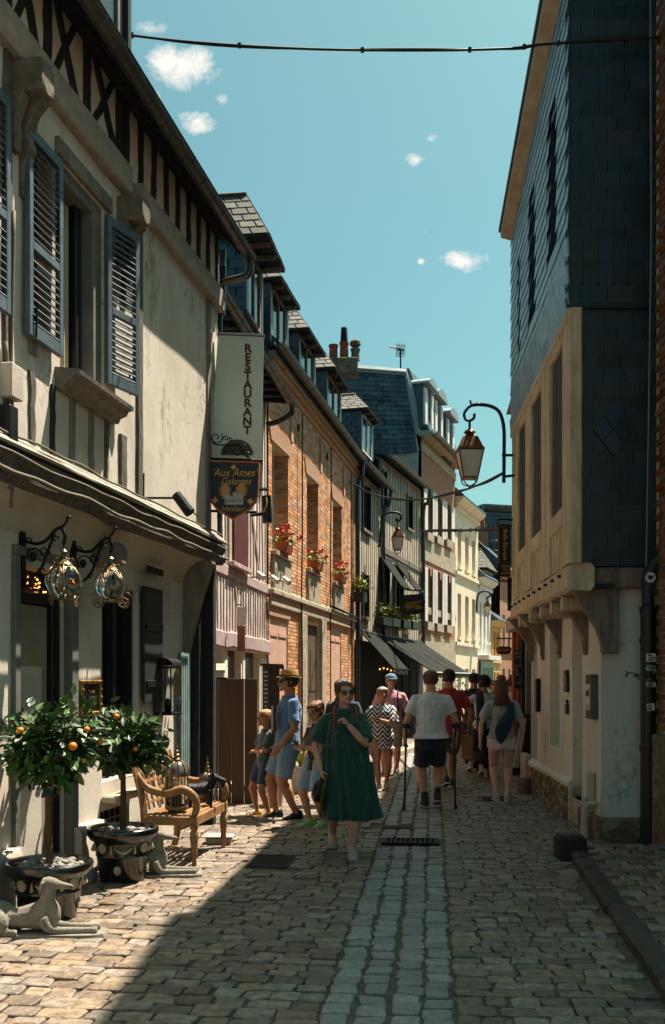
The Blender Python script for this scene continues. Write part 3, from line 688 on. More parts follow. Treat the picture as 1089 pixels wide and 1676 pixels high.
mb = MB(); mb.beam(f1.pt(UN, DA + .03, za1 + .02), f1.pt(.16, DA + .03, za1 + .02), .14, .12, f1.n, 12, .006); mb.build('wall_plate', M_TIMB_DK, H1)
# roof, eaves, gutter
gd, gz = .63, z(404, 412, .63)
mb = MB(); mb.loft([[f1.pt(q, d, zz) for d, zz in ((gd + .02, gz + .06), (gd, gz + .03), (DA, za1 + .12), (DA - .3, za1 + .12), (-3.9, gz + 4.3), (-3.9, gz + 4.45))] for q in (UN, .22)]); mb.build('roof', M_SLATE, H1)
for i in range(22):
    q = UN + .2 + i * .38
    if q > .1: break
    mb = MB(); mb.beam(f1.pt(q, gd - .05, gz - .02), f1.pt(q, DA + .02, za1 + .06), .07, .09, V((0, 0, 1)), 3, .004); mb.build('rafter_end', M_TIMB_DK, H1)
gutter('gutter', f1.pt(UN, gd, gz), f1.pt(.22, gd, gz), .068, M_ZINC, H1, f1.n, 26)
p0 = f1.pt(.19, gd, gz - .06)
mb = MB(); mb.tube(bez([p0, p0 + V((0, 0, -.1)), f1.pt(.2, gd - .06, gz - .22), f1.pt(.2, gd - .3, gz - .27), f1.pt(.22, gd - .42, gz - .4)], 5), .042, 10); mb.build('downpipe', M_ZINC, H1, smooth=True)
# slates hung on the far end wall (seen edge on), one by one
me = MB().box((0, 0, 0), (.018, .15, .2)).mesh('slate', M_SLATE)
R_ = Matrix((f1.u, f1.n, V((0, 0, 1)))).transposed()
zz = bz + .2; k = 0
while zz < gz + .1:
    for dd in (.25, .1):
        inst('slate', me, H1, f1.pt(.215 + .012 * (k % 2), dd + (.04 if zz > zb0 else 0) - .02, zz), R_ @ Matrix.Rotation(math.radians(6 + RN.uniform(-3, 3)), 3, 'Y'))
    zz += .135; k += 1
mb = MB(); mb.fbox(f1, .1, .203, -4, .24, 0, gz + .1); mb.build('end_wall', M_TIMB_DK, H1)
# dormer on the left roof (top edge of the picture)
du0, du1 = u(120, .1), u(196, .1); mb = MB()
mb.fbox(f1, du0, du1, -2, .12, gz + .3, gz + 2.3); dm = mb.build('dormer', M_SLATE_DK, H1)
fb('dormer_trim', M_PAINT_G, dm, du1 - .16, du1 - .05, .121, .15, gz + .3, gz + 2.2); fb('dormer_trim', M_BLACK, dm, du1 - .05, du1 + .03, -.5, .2, gz + .25, gz + 2.3)
fb('window_pane', M_GLASSDK, dm, du0 + .1, du1 - .17, .121, .13, gz + .5, gz + 2.1)
# wall cables and junction boxes
M_WCABLE = mat('painted_cable', '6b6255', .8, bump=.2)
for k in range(4):
    mb = MB(); pts = [f1.pt(UN + (.16 - UN) * i / 60, .39 - k * .02, bz + [.05, .16, .24, .31][k] + noise.noise(V((i * .25, k * 7, 2))) * .035) for i in range(61)]
    mb.tube(pts, [.014, .01, .013, .009][k], 6); mb.build('wall_cable', M_WCABLE, H1, smooth=True)
for px, ys in ((18, (340, 560, 640, 720, 830)), (12, (560, 700, 800))):
    mb = MB(); mb.tube(bez([f1.pt(u(px + RN.uniform(-3, 8), DJ + .03), DJ + .03, z(px, y, DJ + .03)) for y in ys], 6), .013, 6); mb.build('wall_cable', M_WCABLE, H1, smooth=True)
fb('junction_box', M_PLASTER2, H1, u(-2, DJ), u(18, DJ), DJ, DJ + .09, z(10, 655, DJ), z(10, 600, DJ)); fb('junction_box', M_BLACK, H1, u(-2, DJ), u(12, DJ), DJ, DJ + .08, z(10, 740, DJ), z(10, 668, DJ))
# lamp on an arm
t = thing('wall_spotlight', f1.pt(u(236, DJ), DJ, z(236, 815, DJ)), 'small wall spotlight on a thin arm above the jetty', 'spotlight')
a = f1.pt(u(234, DJ), DJ, z(234, 815, DJ)); b = f1.pt(u(240, .7), .62, z(234, 816, DJ))
b = P(294, 815, a.y - .02)
mb = MB(); mb.tube([a, b], .011, 6); mb.build('arm', M_IRON, t); mb = MB(); mb.tube([a + V((0, 0, -.06)), a + V((0, 0, .22))], .016, 6); mb.build('wall_plate', M_IRON, t)
mb = MB(); mb.tube([b + V((-.03, 0, .03)), b + V((.10, -.04, -.14))], [.045, .05], 10); mb.build('lamp_head', M_TIMB_DK, t, smooth='auto')
mb = MB(); mb.box(b + V((.12, -.05, -.13)), (.14, .1, .008), Matrix.Rotation(math.radians(40), 3, 'Y')); mb.build('flap', M_ZINC, t)
# ================================================================= RIGHT HOUSE (slate hung, jettied)
r1 = Fr(2.71, 9.85, 2.91, 14.3, True)                 # ground floor wall
r2 = Fr(2.32, 9.62, 2.62, 14.3, True)                 # upper floors front
HR = thing('slate_house', (2.9, 11.5, 0), 'jettied house clad in dark blue slates with worn timber first floor, on the right', 'house')
zr0, zr1 = 2.53, 5.28                                  # underside of beam, bottom of slates
def rb(name, m, par, *a, bevel=.006, fr=r1):
    mb = MB(); mb.fbox(fr, *a); return mb.build(name, m, par, bevel=bevel)
rh = []
def hole(pxa, pxb, ya, yb, rev=.12):
    a, b = sorted((r1.ux(pxa), r1.ux(pxb))); c, e = sorted((r1.zy((pxa + pxb) / 2, ya), r1.zy((pxa + pxb) / 2, yb))); return (a, b, c, e, rev)
h1 = hole(916, 901, 1008, 1222); h2 = (r1.ux(954), r1.ux(938), .3, 2.42, .13); h3 = (r1.ux(880), r1.ux(871.5), .25, 2.42, .1)
mb = MB(); grid_wall(mb, r1, 0, 4.45, .25, 2.55, 0, [h1, h2, h3], amp=.008)
for h in (h1, h2, h3): mb.quad(*[r1.pt(a, -h[4] + .001, b) for a, b in ((h[0], h[2]), (h[1], h[2]), (h[1], h[3]), (h[0], h[3]))])
mb.build('wall', M_R1PL, HR, merge=False, smooth='auto')
gb = Fr(2.71, 9.85, 5.7, 9.85, False)                   # gable end, facing the viewer
mb = MB(); grid_wall(mb, gb, 0, 3.0, .25, 2.6, 0, [], amp=.008); mb.build('gable_wall', M_R1PL, HR, merge=True, smooth='auto')
mb = MB(); mb.fbox(r1, .3, 4.44, -3, -.14, 0, 8); mb.build('core', M_DARK, HR)
# rubble base: stones one by one
M_RUB = mat('rubble', '8a7458', .95, col2='5d4d3a', scale=8, bump=.7, bscale=35, rnd=.55)
mb = MB(); mb.fbox(r1, h2[1], 4.45, -.1, .05, 0, .42); base = mb.build('base', M_MORTAR, HR)
for row in range(4):
    q = h2[1] + .02
    while q < 4.4:
        l_ = RN.uniform(.07, .17); hgt = .1
        if q + l_ > 4.44: break
        mb = MB(); c = r1.pt(q + l_ / 2, .045, .055 + row * .1); R_ = r1.rot()
        hz_ = hgt / 2 * RN.uniform(.75, 1.12); rr_ = [[c + R_ @ V((max(-.9, min(.9, 1.5 * math.cos(6.28318 * (j + RN.uniform(-.2, .2)) / 9))) * (l_ / 2 - .004) * k, dd, max(-.95, min(.95, 1.4 * math.sin(6.28318 * j / 9))) * hz_ * k + RN.uniform(-.004, .004))) for j in range(9)] for k, dd in ((1, -.02), (.97, .012 + RN.uniform(0, .012)), (.75, .026 + RN.uniform(0, .012)))]; mb.loft(rr_); mb.build('stone', M_RUB, base, smooth='auto'); q += l_
mb = MB(); mb.loft([[r1.pt(q, d, zz) for d, zz in ((-.02, .42), (.06, .42), (.06, .45), (-.0, .5), (-.02, .5))] for q in (h2[1], 4.45)]); mb.build('base_ledge', M_R1PL, HR)
mb = MB(); mb.fbox(gb, -.05, 3, -.1, .06, -.02, .26); mb.build('gable_base', M_SOOTY, HR, bevel=.02)
mb = MB(); mb.fbox(r1, -.04, h2[0], -.05, .06, -.02, .26); mb.build('gable_base', M_SOOTY, HR, bevel=.02)
mb = MB(); mb.hexa([r1.pt(a, d, b) for b in (.0, .3) for a, d in ((h2[0], -.12), (h2[1], -.12), (h2[1], .02), (h2[0], .02))]); mb.build('threshold', M_STONE, HR, bevel=.01)
# far door pilaster base
rb('pilaster_base', M_STONE, HR, h3[1] + .02, h3[1] + .5, .004, .1, 0, .55, bevel=.015)
# brackets under the jetty
for px, w_ in ((968, .12), (919, .1), (891, .1), (871, .1)):
    q = r1.ux(px - (6 if px > 950 else 0)); q = max(.08, q)
    pts = [(-.02, zr0 - .62), (.035, zr0 - .62), (.05, zr0 - .45), (.1, zr0 - .33), (.2, zr0 - .18), (.3, zr0 - .06), (.36, zr0), (-.02, zr0)]
    mb = MB(); mb.prism([r1.pt(q - w_ / 2, d, zz) for d, zz in pts], r1.u * w_); b_ = mb.build('bracket', M_R1T2, HR, bevel=.008)
    mb = MB(); mb.fbox(r1, q - .03, q + .03, .036, .05, zr0 - .57, zr0 - .46); mb.build('carved_panel', M_BLACK, b_)
# big corner bracket facing the viewer
pts = [(0.02, zr0 - .62), (-.035, zr0 - .62), (-.05, zr0 - .5), (-.1, zr0 - .36), (-.22, zr0 - .18), (-.3, zr0 - .05), (-.33, zr0 + .08), (.12, zr0 + .08), (.12, zr0 - .62)]
mb = MB(); mb.prism([V((2.73 + d * 1.02, 9.83, zz)) for d, zz in pts], V((0, -.1, 0))); mb.build('corner_bracket', M_R1T2, HR, bevel=.01)
for q in (.35, 1.0, 1.7, 2.5, 3.4):
    mb = MB(); mb.lathe(r1.pt(q, .0, zr0 - .09), [(.075, 0), (.08, .2), (.09, .24), (.075, .28), (.08, .33)], 10, Matrix((r1.u, V((0, 0, 1)), r1.n)).transposed()); mb.build('joist_end', M_R1T, HR, smooth='auto')
# carved sill beam
mb = MB(); mb.beam(r2.pt(-.02, -.12, zr0 + .13), r2.pt(4.72, -.12, zr0 + .13), .27, .26, r2.n, 16, .012, .14); mb.build('sill_beam', M_R1T, HR, smooth='auto')
mb = MB(); mb.beam(V((2.36, 9.74, zr0 + .13)), V((5, 9.74, zr0 + .13)), .2, .16, V((0, -1, 0)), 8, .01); mb.build('sill_beam', M_R1T2, HR, smooth='auto')
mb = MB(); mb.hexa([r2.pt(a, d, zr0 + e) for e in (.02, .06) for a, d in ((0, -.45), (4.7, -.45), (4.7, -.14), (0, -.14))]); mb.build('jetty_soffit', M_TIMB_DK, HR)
peg = MB().box((0, 0, 0), (.03, .05, .03)).mesh('peg', M_TIMB_DK)
for q in [.35 + i * .46 for i in range(10)]: inst('peg', peg, HR, r2.pt(q, .02, zr0 + .17), r2.rot())
# timber first floor: posts, tall openings with grey boards, rails and short studs
zb = zr0 + .26
mb = MB(); mb.quad(*[r2.pt(a, -.14, b) for a, b in ((0, zb), (4.7, zb), (4.7, zr1), (0, zr1))]); mb.build('first_floor_infill', M_R1PL, HR)
def post(q, w_, za, ze, m=M_R1T, d=-.06, nm='post', lean=0):
    mb = MB(); mb.beam(r2.pt(q, d, za), r2.pt(q + lean, d, ze), w_, .13, r2.n, 9, .008); mb.build(nm, m, HR, smooth='auto')
ops = [(934 - 0, 907), (898, 875), (868, 852)]
pu = lambda px: r2.ux(px)
PP = [(933, 921), (900, 894), (893, 886.5), (869, 865), (864.5, 860.5), (847.5, 843.5), (843, 838.5)]
for a, b in PP: post((pu(a) + pu(b)) / 2, abs(pu(b) - pu(a)) - .01, zb, zr1)
M_BOARDG = mat('board_grey', '4c453f', .9, col2='302b27', scale=14, bump=.7, bscale=55, stretch=(1, 1, .2))
for a, b in ((920.5, 900.5), (886, 869.5), (860, 848)):
    a, b = pu(a), pu(b); zrail = zb + .52
    for zq, hh in ((zrail, .2), (zr1 - .12, .16)): mb = MB(); mb.beam(r2.pt(a, -.055, zq), r2.pt(b, -.055, zq), hh, .12, r2.n, 3, .006); mb.build('rail', M_R1T, HR, smooth='auto')
    n = max(3, int((b - a) / .17))
    for i in range(n): post(a + (b - a) * (i + .5) / n, (b - a) / n * .6, zb, zrail - .1, d=-.075, nm='short_stud')
    n = max(2, int((b - a) / .2)); w2 = (b - a) / n
    for i in range(n): rb('board', M_BOARDG, HR, a + i * w2 + .004, a + (i + 1) * w2 - .004, -.1, -.028 - .004 * (i % 2), zrail + .1, zr1 - .2, fr=r2)
# slates of the gable end, one by one, each a little askew; two rows of pointed ones and a lozenge motif
def slate_mesh(w_, h, t=.018, point=0, m=M_SLATE_DK):
    mb = MB()
    if point: poly = [V((-w_ / 2, 0, h)), V((w_ / 2, 0, h)), V((w_ / 2, 0, h * .42)), V((w_ * .2, 0, h * .1)), V((0, 0, 0)), V((-w_ * .2, 0, h * .1)), V((-w_ / 2, 0, h * .42))]
    else: poly = [V((-w_ / 2, 0, h)), V((w_ / 2, 0, h)), V((w_ / 2, 0, .002)), V((-w_ / 2 + .003, 0, 0))]
    mb.prism(poly, (0, t, 0)); return mb.mesh('slate', m)
SLM = {}
def slate(par, p, ax, nrm, w_, h, point=0, m=M_SLATE_DK, tilt=4.6):
    k = (round(w_, 2), point, m.name)
    if k not in SLM: SLM[k] = slate_mesh(round(w_, 2) - .004, h * 1.35, point=point, m=m)
    ax = V(ax).normalized(); nrm = V(nrm).normalized(); R_ = Matrix((ax, -nrm, V((0, 0, 1)))).transposed()
    inst('slate', SLM[k], par, V(p) + nrm * (.012 + RN.uniform(0, .003)), R_ @ Matrix.Rotation(math.radians(tilt + RN.uniform(-.7, .7)), 3, 'X') @ Matrix.Rotation(math.radians(RN.uniform(-.5, .5)), 3, 'Y'))
mb = MB(); mb.quad(V((2.34, 9.68, zr0 + .2)), V((6, 9.68, zr0 + .2)), V((6, 9.68, 9.6)), V((2.34, 9.68, 9.6))); mb.build('gable_boarding', M_DARK, HR)
zz = zr0 + .24; row = 0; NS = [0]
while zz < 8.75:
    pt_ = 1 if 5.45 < zz < 5.85 else 0; x = 2.32 - (row % 2) * .0
    first = True
    while x < 3.32:
        w_ = (.13 if (first and row % 2) else RN.choice((.22, .26, .26, .3))) if not pt_ else .15
        slate(HR, V((x + w_ / 2, 9.66, zz)), (1, 0, 0), (0, -1, 0), w_, .136, pt_); NS[0] += 1
        x += w_; first = False
    zz += .136 if not pt_ else .11; row += 1
for dx, dz in ((0, .24), (0, -.24), (-.1, 0), (.1, 0)):
    mb = MB(); c = P(1004, 702, 9.6) + V((dx * 1.0, 0, dz * .55)); mb.prism([c + V((0, 0, .13)), c + V((.095, 0, 0)), c + V((0, 0, -.13)), c + V((-.095, 0, 0))], (0, .05, 0)); mb.build('lozenge_slate', M_SLATE_DK, HR)
# weathered strip below first-storey flashing
mb = MB(); mb.loft([[V((x, y, zz)) for y, zz in ((9.66, 5.33), (9.60, 5.30), (9.63, 5.36), (9.66, 5.42))] for x in (2.3, 6)]); mb.build('flashing', M_SLATE_DK, HR)
# front slates with the window slots
er = Fr(2.32, 9.62, 2.62, 14.3, True)
wins = [(pu(911), pu(898.5), 188, 428), (pu(877), pu(867), 325, 520), (pu(853), pu(848.5), 420, 585)]
wz = []
for a, b, ya, yb in wins:
    c = (a + b) / 2; pp = r2.pt(c, 0, 0); px = CX + F * pp.x / pp.y
    wz.append((a, b, CH + (HY - yb) * pp.y / F, CH + (HY - ya) * pp.y / F))
def eave_z(q): return 8.72 + (8.08 - 8.72) * q / 4.7
mb = MB(); wall(mb, r2, 0, 4.7, zr1, 8.9, -.02, [(a, b, c, e, .15) for a, b, c, e in wz]); mb.build('front_boarding', M_SLATE_DK, HR)
mb = MB()
for a, b, c, e in wz: mb.quad(*[r2.pt(q, -.16, w_) for q, w_ in ((a, c), (b, c), (b, e), (a, e))])
mb.build('window_pane', M_GLASSDK, HR)
restm = MB(); zz = zr1; row = 0
M_SLATE_FR = mat('slate_front_skylit', '8ba3ab', .4, col2='6f8890', scale=5, bump=.25, bscale=50, rnd=.22, spec=.6); M_SLATE_FRI = mat('slate_front_skylit_joined', '8ba3ab', .4, col2='6f8890', scale=5, bump=.25, bscale=50, rnd=.22, island=True, spec=.6)  # sky reflection painted into the colour: paler copy of the gable slate
while zz < 8.8:
    q = -.0 - (row % 2) * .1; 
    while q < 4.68:
        w_ = .24; c = q + w_ / 2; q += w_
        if c < .05 or zz > eave_z(c) + .05: continue
        if any(a < c < b and s_ - .06 < zz < e for a, b, s_, e in wz): continue
        if NS[0] < 298: slate(HR, r2.pt(c, -.012, zz), r2.u, r2.n, w_, .136, m=M_SLATE_FR, tilt=4); NS[0] += 1
        else:
            A = r2.pt(c - .117, .012, zz); B = r2.pt(c + .117, .012, zz); Cc = r2.pt(c + .117, -.004, zz + .18); D = r2.pt(c - .117, -.004, zz + .18)
            restm.hexa([A - r2.n * .008, B - r2.n * .008, B, A, D - r2.n * .006, Cc - r2.n * .006, Cc, D])
    zz += .136; row += 1
restm.build('slates', M_SLATE_FRI, HR, kind='stuff')
# bottom flare of the slates and timber plate under it
mb = MB(); mb.beam(r2.pt(0, -.03, zr1 - .05), r2.pt(4.7, -.03, zr1 - .05), .1, .1, r2.n, 8, .006); mb.build('plate', M_R1T, HR, smooth='auto')
# eaves box
E = [(r2.pt(a, d, eave_z(a) + e)) for a in (-.1, 4.72) for d, e in ((-.02, 0), (.15, .05), (.16, .15), (-.02, .19))]
mb = MB(); mb.loft([E[:4], E[4:]]); mb.build('eaves_board', mat('eaves_cream', 'c2a888', .85, col2='9e866a', scale=4, bump=.3, wear='4e4032', wthr=.68, wscale=6), HR)
mb = MB(); mb.beam(r2.pt(-.1, .16, eave_z(0) + .16), r2.pt(4.74, .16, eave_z(4.7) + .16), .05, .05, r2.n, 6, .003); mb.build('eaves_trim', M_SLATE_DK, HR)
mb = MB(); mb.tube([r2.pt(.12, .02, 8.62), r2.pt(.05, .14, 8.5)], .05, 10); mb.build('pipe_stub', M_ZINC, HR)
mb = MB(); mb.hexa([r2.pt(a, d, eave_z(a) + e) for a_, in ((0,),) for (a, d, e) in ((-.1, .17, .18), (4.75, .17, .18), (4.75, -3.2, 3.6), (-.1, -3.2, 3.6), (-.1, .17, .26), (4.75, .17, .26), (4.75, -3.2, 3.7), (-.1, -3.2, 3.7))]); mb.build('roof', M_SLATE_ISL, HR)
mb = MB(); mb.fbox(r2, .4, 4.66, -3, -.17, zr0 + .3, 8.6); mb.build('core', M_DARK, HR)
# plaque, tile and doorbell on the wall
t = thing('wall_plaque', r1.pt(.3, .03, 1.5), 'grey framed plaque with a white name panel beside the corner', 'plaque')
pa, pb = .13, .42; zp0, zp1 = 1.24, 1.70
rb('frame', mat('plaque_slate', '5d574f', .8, col2='4a453f', bump=.3), t, pa, pb, .005, .07, zp0, zp1)
pn = rb('panel', M_WHITE, t, pa + .06, pb - .05, .0705, .078, zp0 + .09, zp1 - .1)
text_mb('TOU', .085, r1.pt(.29, .081, 1.5), -r1.u, (0, 0, 1), sx=.8).build('lettering', M_BLACK, pn)
rb('mark', M_BLACK, pn, pa + .075, pa + .095, .0782, .081, 1.46, 1.56, bevel=0); rb('mark', M_OXBLOOD, pn, pa + .105, pa + .118, .0782, .081, 1.5, 1.52, bevel=0); rb('strip', M_PLASTER2, pn, pa + .07, pb - .06, .0782, .081, zp0 + .1, zp0 + .15, bevel=0)
t = thing('doorbell', r1.pt(r1.ux(930), .0, 1.3), 'small black doorbell with a cap on the cream wall', 'doorbell')
q = r1.ux(930.5); rb('body', M_BLACK, t, q - .06, q + .06, .006, .03, 1.24, 1.36); rb('cap', M_IRON, t, q - .03, q + .03, .006, .025, 1.365, 1.41)
t = thing('wall_tile', r1.pt(q, 0, 1.6), 'dark square wall tile with a pale ring above the doorbell', 'tile')
rb('frame', M_BLACK, t, q - .09, q + .09, .006, .04, 1.5, 1.76); mb = MB(); mb.tube(spiral(r1.pt(q, .041, 1.63), r1.u, (0, 0, 1), .06, .06, 0, 6.28, 20), .008, 5); mb.build('ring', M_PLASTER2, t)
rb('mailbox', M_IRON, None, r1.ux(885.5), r1.ux(882.8), .008, .06, 1.2, 1.66)
ob = bpy.data.objects['mailbox']; ob['label'] = 'narrow dark letter plate on the cream wall past the blind window'; ob['category'] = 'letter plate'
# grey meter box, white pipes by the corner
t = thing('meter_box', r1.pt(.2, .03, .5), 'pale grey meter box low on the corner of the cream wall', 'meter box'); rb('body', M_PLASTER2, t, .24, .42, .006, .06, .3, .68); rb('lid', M_PLASTER2, t, .26, .40, .0602, .066, .33, .65)
t = thing('vent_pipe', r1.pt(.2, .1, .1), 'short white elbow pipe at the foot of the cream corner', 'pipe')
mb = MB(); mb.tube(bez([r1.pt(.12, .0, .38), r1.pt(.14, .09, .37), r1.pt(.17, .12, .3), r1.pt(.17, .12, .15), r1.pt(.17, .12, .0)], 5), .032, 10); mb.build('elbow', M_PLASTER2, t, smooth=True)
mb = MB(); mb.tube([r1.pt(.17, .12, .24), r1.pt(.17, .12, .3)], .038, 10); mb.build('collar', M_PLASTER2, t)
mb = MB(); mb.tube([r1.pt(.36, .1, 0), r1.pt(.36, .09, .42)], .035, 8); mb.build('stub', M_PLASTER2, t)
# stone blocks
mb = MB(); c = GP(938, 1410); mb.box(c + V((0, .1, .1)), (.27, .2, .24)); mb.build('stone_block', mat('black_stone', '3a352f', .9, col2='211e1b', bump=.6), None, bevel=.025, label='dark square stone block at the end of the raised pavement', category='stone block')
mb = MB(); c = GP(860, 1302); mb.lathe(c + V((0, .05, 0)), [(.105, -.02), (.105, .2), (.09, .24), (.02, .25)], 12); mb.build('stone_stump', M_SOOTY, None, smooth='auto', label='short round stone guard at the far corner of the cream house', category='guard stone')
# ----------------------------------------------------------------- brick wall house at the right edge
HB = thing('brick_side_house', (3.3, 4, 0), 'dark old brick house at the right edge of the picture', 'house')
rb0 = Fr(3.17, -6, 3.17, 9.62, True); UB = 11.6
mb = MB(); mb.fbox(rb0, UB, 15.62, -4, -.02, 0, 11.2); mb.build('wall', M_MORTAR, HB)
mb = MB(); mb.hexa([rb0.pt(a, d, e) for e in (11.2, 11.4) for a, d in ((UB, .32), (16.3, .32), (16.3, -4), (UB, -4))]); mb.build('eaves', M_TIMB_DK, HB)  # unseen verge and roof stretched past the wall to close the street shadow
mb = MB(); mb.loft([[rb0.pt(a, d, e) for d, e in ((.3, 11.4), (-4, 14.5), (-4, 11.4))] for a in (UB, 16.3)]); mb.build('roof', M_SLATE_ISL, HB)
mb = MB(); zz = 1.15
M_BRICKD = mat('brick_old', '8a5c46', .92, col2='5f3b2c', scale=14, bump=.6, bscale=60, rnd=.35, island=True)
row = 0
while zz < 9.5:
    for i in range(9):
        q = 15.6 - .225 * (i + 1) - (row % 2) * .11
        mb.fbox(rb0, q + .006, q + .219, -.03, .0 + RN.uniform(-.004, .004), zz + .005, zz + .064)
    zz += .073; row += 1
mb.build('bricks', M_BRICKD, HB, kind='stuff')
mb = MB(); mb.fbox(rb0, UB, 15.61, -.03, .07, 0, 1.12); mb.build('base', M_SOOTY, HB, bevel=.01)
# downpipe with stickers, junction, hanging cable, sapling
t = thing('downpipe', (3.06, 9.5, 0), 'black downpipe with stickers between the cream gable and brick wall', 'downpipe')
X0, Y0 = 3.04, 9.56
mb = MB(); mb.tube([V((X0 + .05, Y0, .0)), V((X0 + .05, Y0, 2.35))], .075, 14); mb.build('lower_pipe', M_BLACK, t, smooth='auto')
for zz in (.95, 2.0, 2.3): mb = MB(); mb.tube([V((X0 + .05, Y0, zz)), V((X0 + .05, Y0, zz + .06))], .085, 14); mb.build('collar', M_BLACK, t, smooth='auto')
mb = MB(); mb.tube(bez([V((X0 + .05, Y0, 2.36)), V((X0 + .05, Y0, 2.62)), V((X0 + .09, Y0, 2.76)), V((X0 + .17, Y0 - .02, 2.86)), V((X0 + .2, Y0 - .05, 3.1)), V((X0 + .2, Y0 - .05, 5)), V((X0 + .2, Y0 - .05, 9.5))], 5), .062, 12); mb.build('upper_pipe', mat('grey_pipe', '2b2f33', .55, col2='1e2226', bump=.1), t, smooth=True)
mb = MB(); mb.tube([V((X0 + .05, Y0 - .062, 2.64)), V((X0 + .05, Y0 - .068, 2.64))], .05, 16); st_ = mb.build('sticker', M_WHITE, t)
mb = MB(); c = V((X0 + .05, Y0 - .069, 2.64))
mb.add([c + V((x * .035, -.001, y * .035)) for x, y in ((0, .9), (.2, .5), (1, .6), (.7, .1), (.9, -.4), (.35, -.3), (.25, -.95), (0, -.7), (-.25, -.95), (-.35, -.3), (-.9, -.4), (-.7, .1), (-1, .6), (-.2, .5))], [tuple(range(14))]); mb.build('eagle_mark', M_BLACK, st_, fix=False)
for zz, hh, wd in ((1.86, .08, .09), (1.76, .05, .09), (1.60, .045, .09), (1.38, .07, .075)):
    mb = MB(); mb.box((X0 + .05, Y0 - .078, zz), (wd, .006, hh), Matrix.Rotation(RN.uniform(-.1, .1), 3, 'Y')); s_ = mb.build('sticker', M_WHITE, t)
    for k in range(3):
        mb = MB(); mb.box((X0 + .05 + RN.uniform(-.015, .015), Y0 - .0822, zz + (k - 1) * hh * .28), (wd * RN.uniform(.4, .8), .003, hh * .16)); mb.build('print', M_BLACK, s_)
mb = MB(); mb.tube([V((3.085, 9.5, 9.5)), V((3.10, 9.5, 6)), V((3.06, 9.5, 3.3)), V((3.05, 9.5, 2.75))], .008, 6); mb.build('hanging_cable', mat('cable_grey', '7c7c78', .6, bump=0), None, label='thin pale cable hanging straight down the dark slate gable', category='cable')
t = thing('wall_sapling', V((3.0, 9.5, 1.6)), 'small green sapling sprouting from the wall behind the downpipe', 'plant')
p = P(1062, 1107, 9.45); mb = MB()
stem = bez([p + V((.05, .06, 0)), p, P(1045, 1104, 9.4), P(1024, 1099, 9.36)], 4); mb.tube(stem, .006, 5); mb.build('stem', M_BARK, t)
def leaf_poly(mb, p, d, n, l_, w_):
    d = V(d).normalized(); s = d.cross(V(n)).normalized(); nn = s.cross(d)
    mb.add([p, p + d * l_ * .35 + s * w_ * .5 + nn * l_ * .03, p + d * l_ * .75 + s * w_ * .35, p + d * l_ - nn * l_ * .06, p + d * l_ * .75 - s * w_ * .35, p + d * l_ * .35 - s * w_ * .5 + nn * l_ * .03, p + d * l_ * .5 - nn * l_ * .02],
           [(0, 1, 6), (1, 2, 6), (2, 3, 6), (3, 4, 6), (4, 5, 6), (5, 0, 6)])
for i in range(16):
    q = stem[RN.randrange(len(stem))] if i < 10 else p + V((RN.uniform(.05, .13), .03, RN.uniform(-.06, .1))); mb = MB()
    leaf_poly(mb, q, V((RN.uniform(-1, .3), RN.uniform(-.5, .3), RN.uniform(-1, .6))), V((.2, -1, .4)), RN.uniform(.05, .1), .028); mb.build('leaf', M_LEAF, t, fix=False)
# further houses on the right side, seen only as slivers
ra = Fr(2.98, 14.42, 3.33, 17.9, True)
HS = thing('shop_house', (3.4, 16, 0), 'dark shopfront house with orange door frame beyond the cream house', 'house')
mb = MB(); mb.fbox(ra, 0, 3.5, -5, -.1, 0, 6.5); mb.build('wall', M_SOOTY, HS)
mb = MB(); mb.hexa([ra.pt(a, d, e) for a, d, e in ((0, .15, 6.5), (3.5, .15, 6.5), (3.5, -5, 6.5), (0, -5, 6.5), (0, .12, 6.6), (3.5, .12, 6.6), (3.5, -2, 8.1), (0, -2, 8.1))]); mb.build('roof', M_SLATE_ISL, HS)
M_ORWOOD = mat('orange_wood', 'a3532a', .7, col2='7d3c1c', bump=.2)
for a, b, m in ((.05, .2, M_TIMB_DK), (.75, .9, M_TIMB), (1.5, 1.66, M_TIMB_DK), (2.3, 2.42, M_ORWOOD), (3.2, 3.45, M_ORWOOD)): rb('shop_post', m, HS, a, b, -.1, .05, 0, 2.7, fr=ra)
rb('shop_glass', M_GLASSDK, HS, .2, 3.2, -.1, -.05, .3, 2.5, fr=ra, bevel=0); rb('shop_fascia', M_PLASTER2, HS, .05, 3.45, -.1, .16, 2.5, 2.75, fr=ra)
HS2 = thing('far_right_house', (6, 28, 0), 'long row house on the right beyond the shop, mostly hidden', 'house')
rc = Fr(3.5, 18.0, 7.6, 34, True)
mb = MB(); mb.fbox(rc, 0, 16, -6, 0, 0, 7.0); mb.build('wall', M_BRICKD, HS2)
mb = MB(); mb.hexa([rc.pt(a, d, e) for a, d, e in ((0, .2, 7.0), (16, .2, 7.0), (16, -6, 7.0), (0, -6, 7.0), (0, .2, 7.1), (16, .2, 7.1), (16, -3, 9.4), (0, -3, 9.4))]); mb.build('roof', M_SLATE_ISL, HS2)
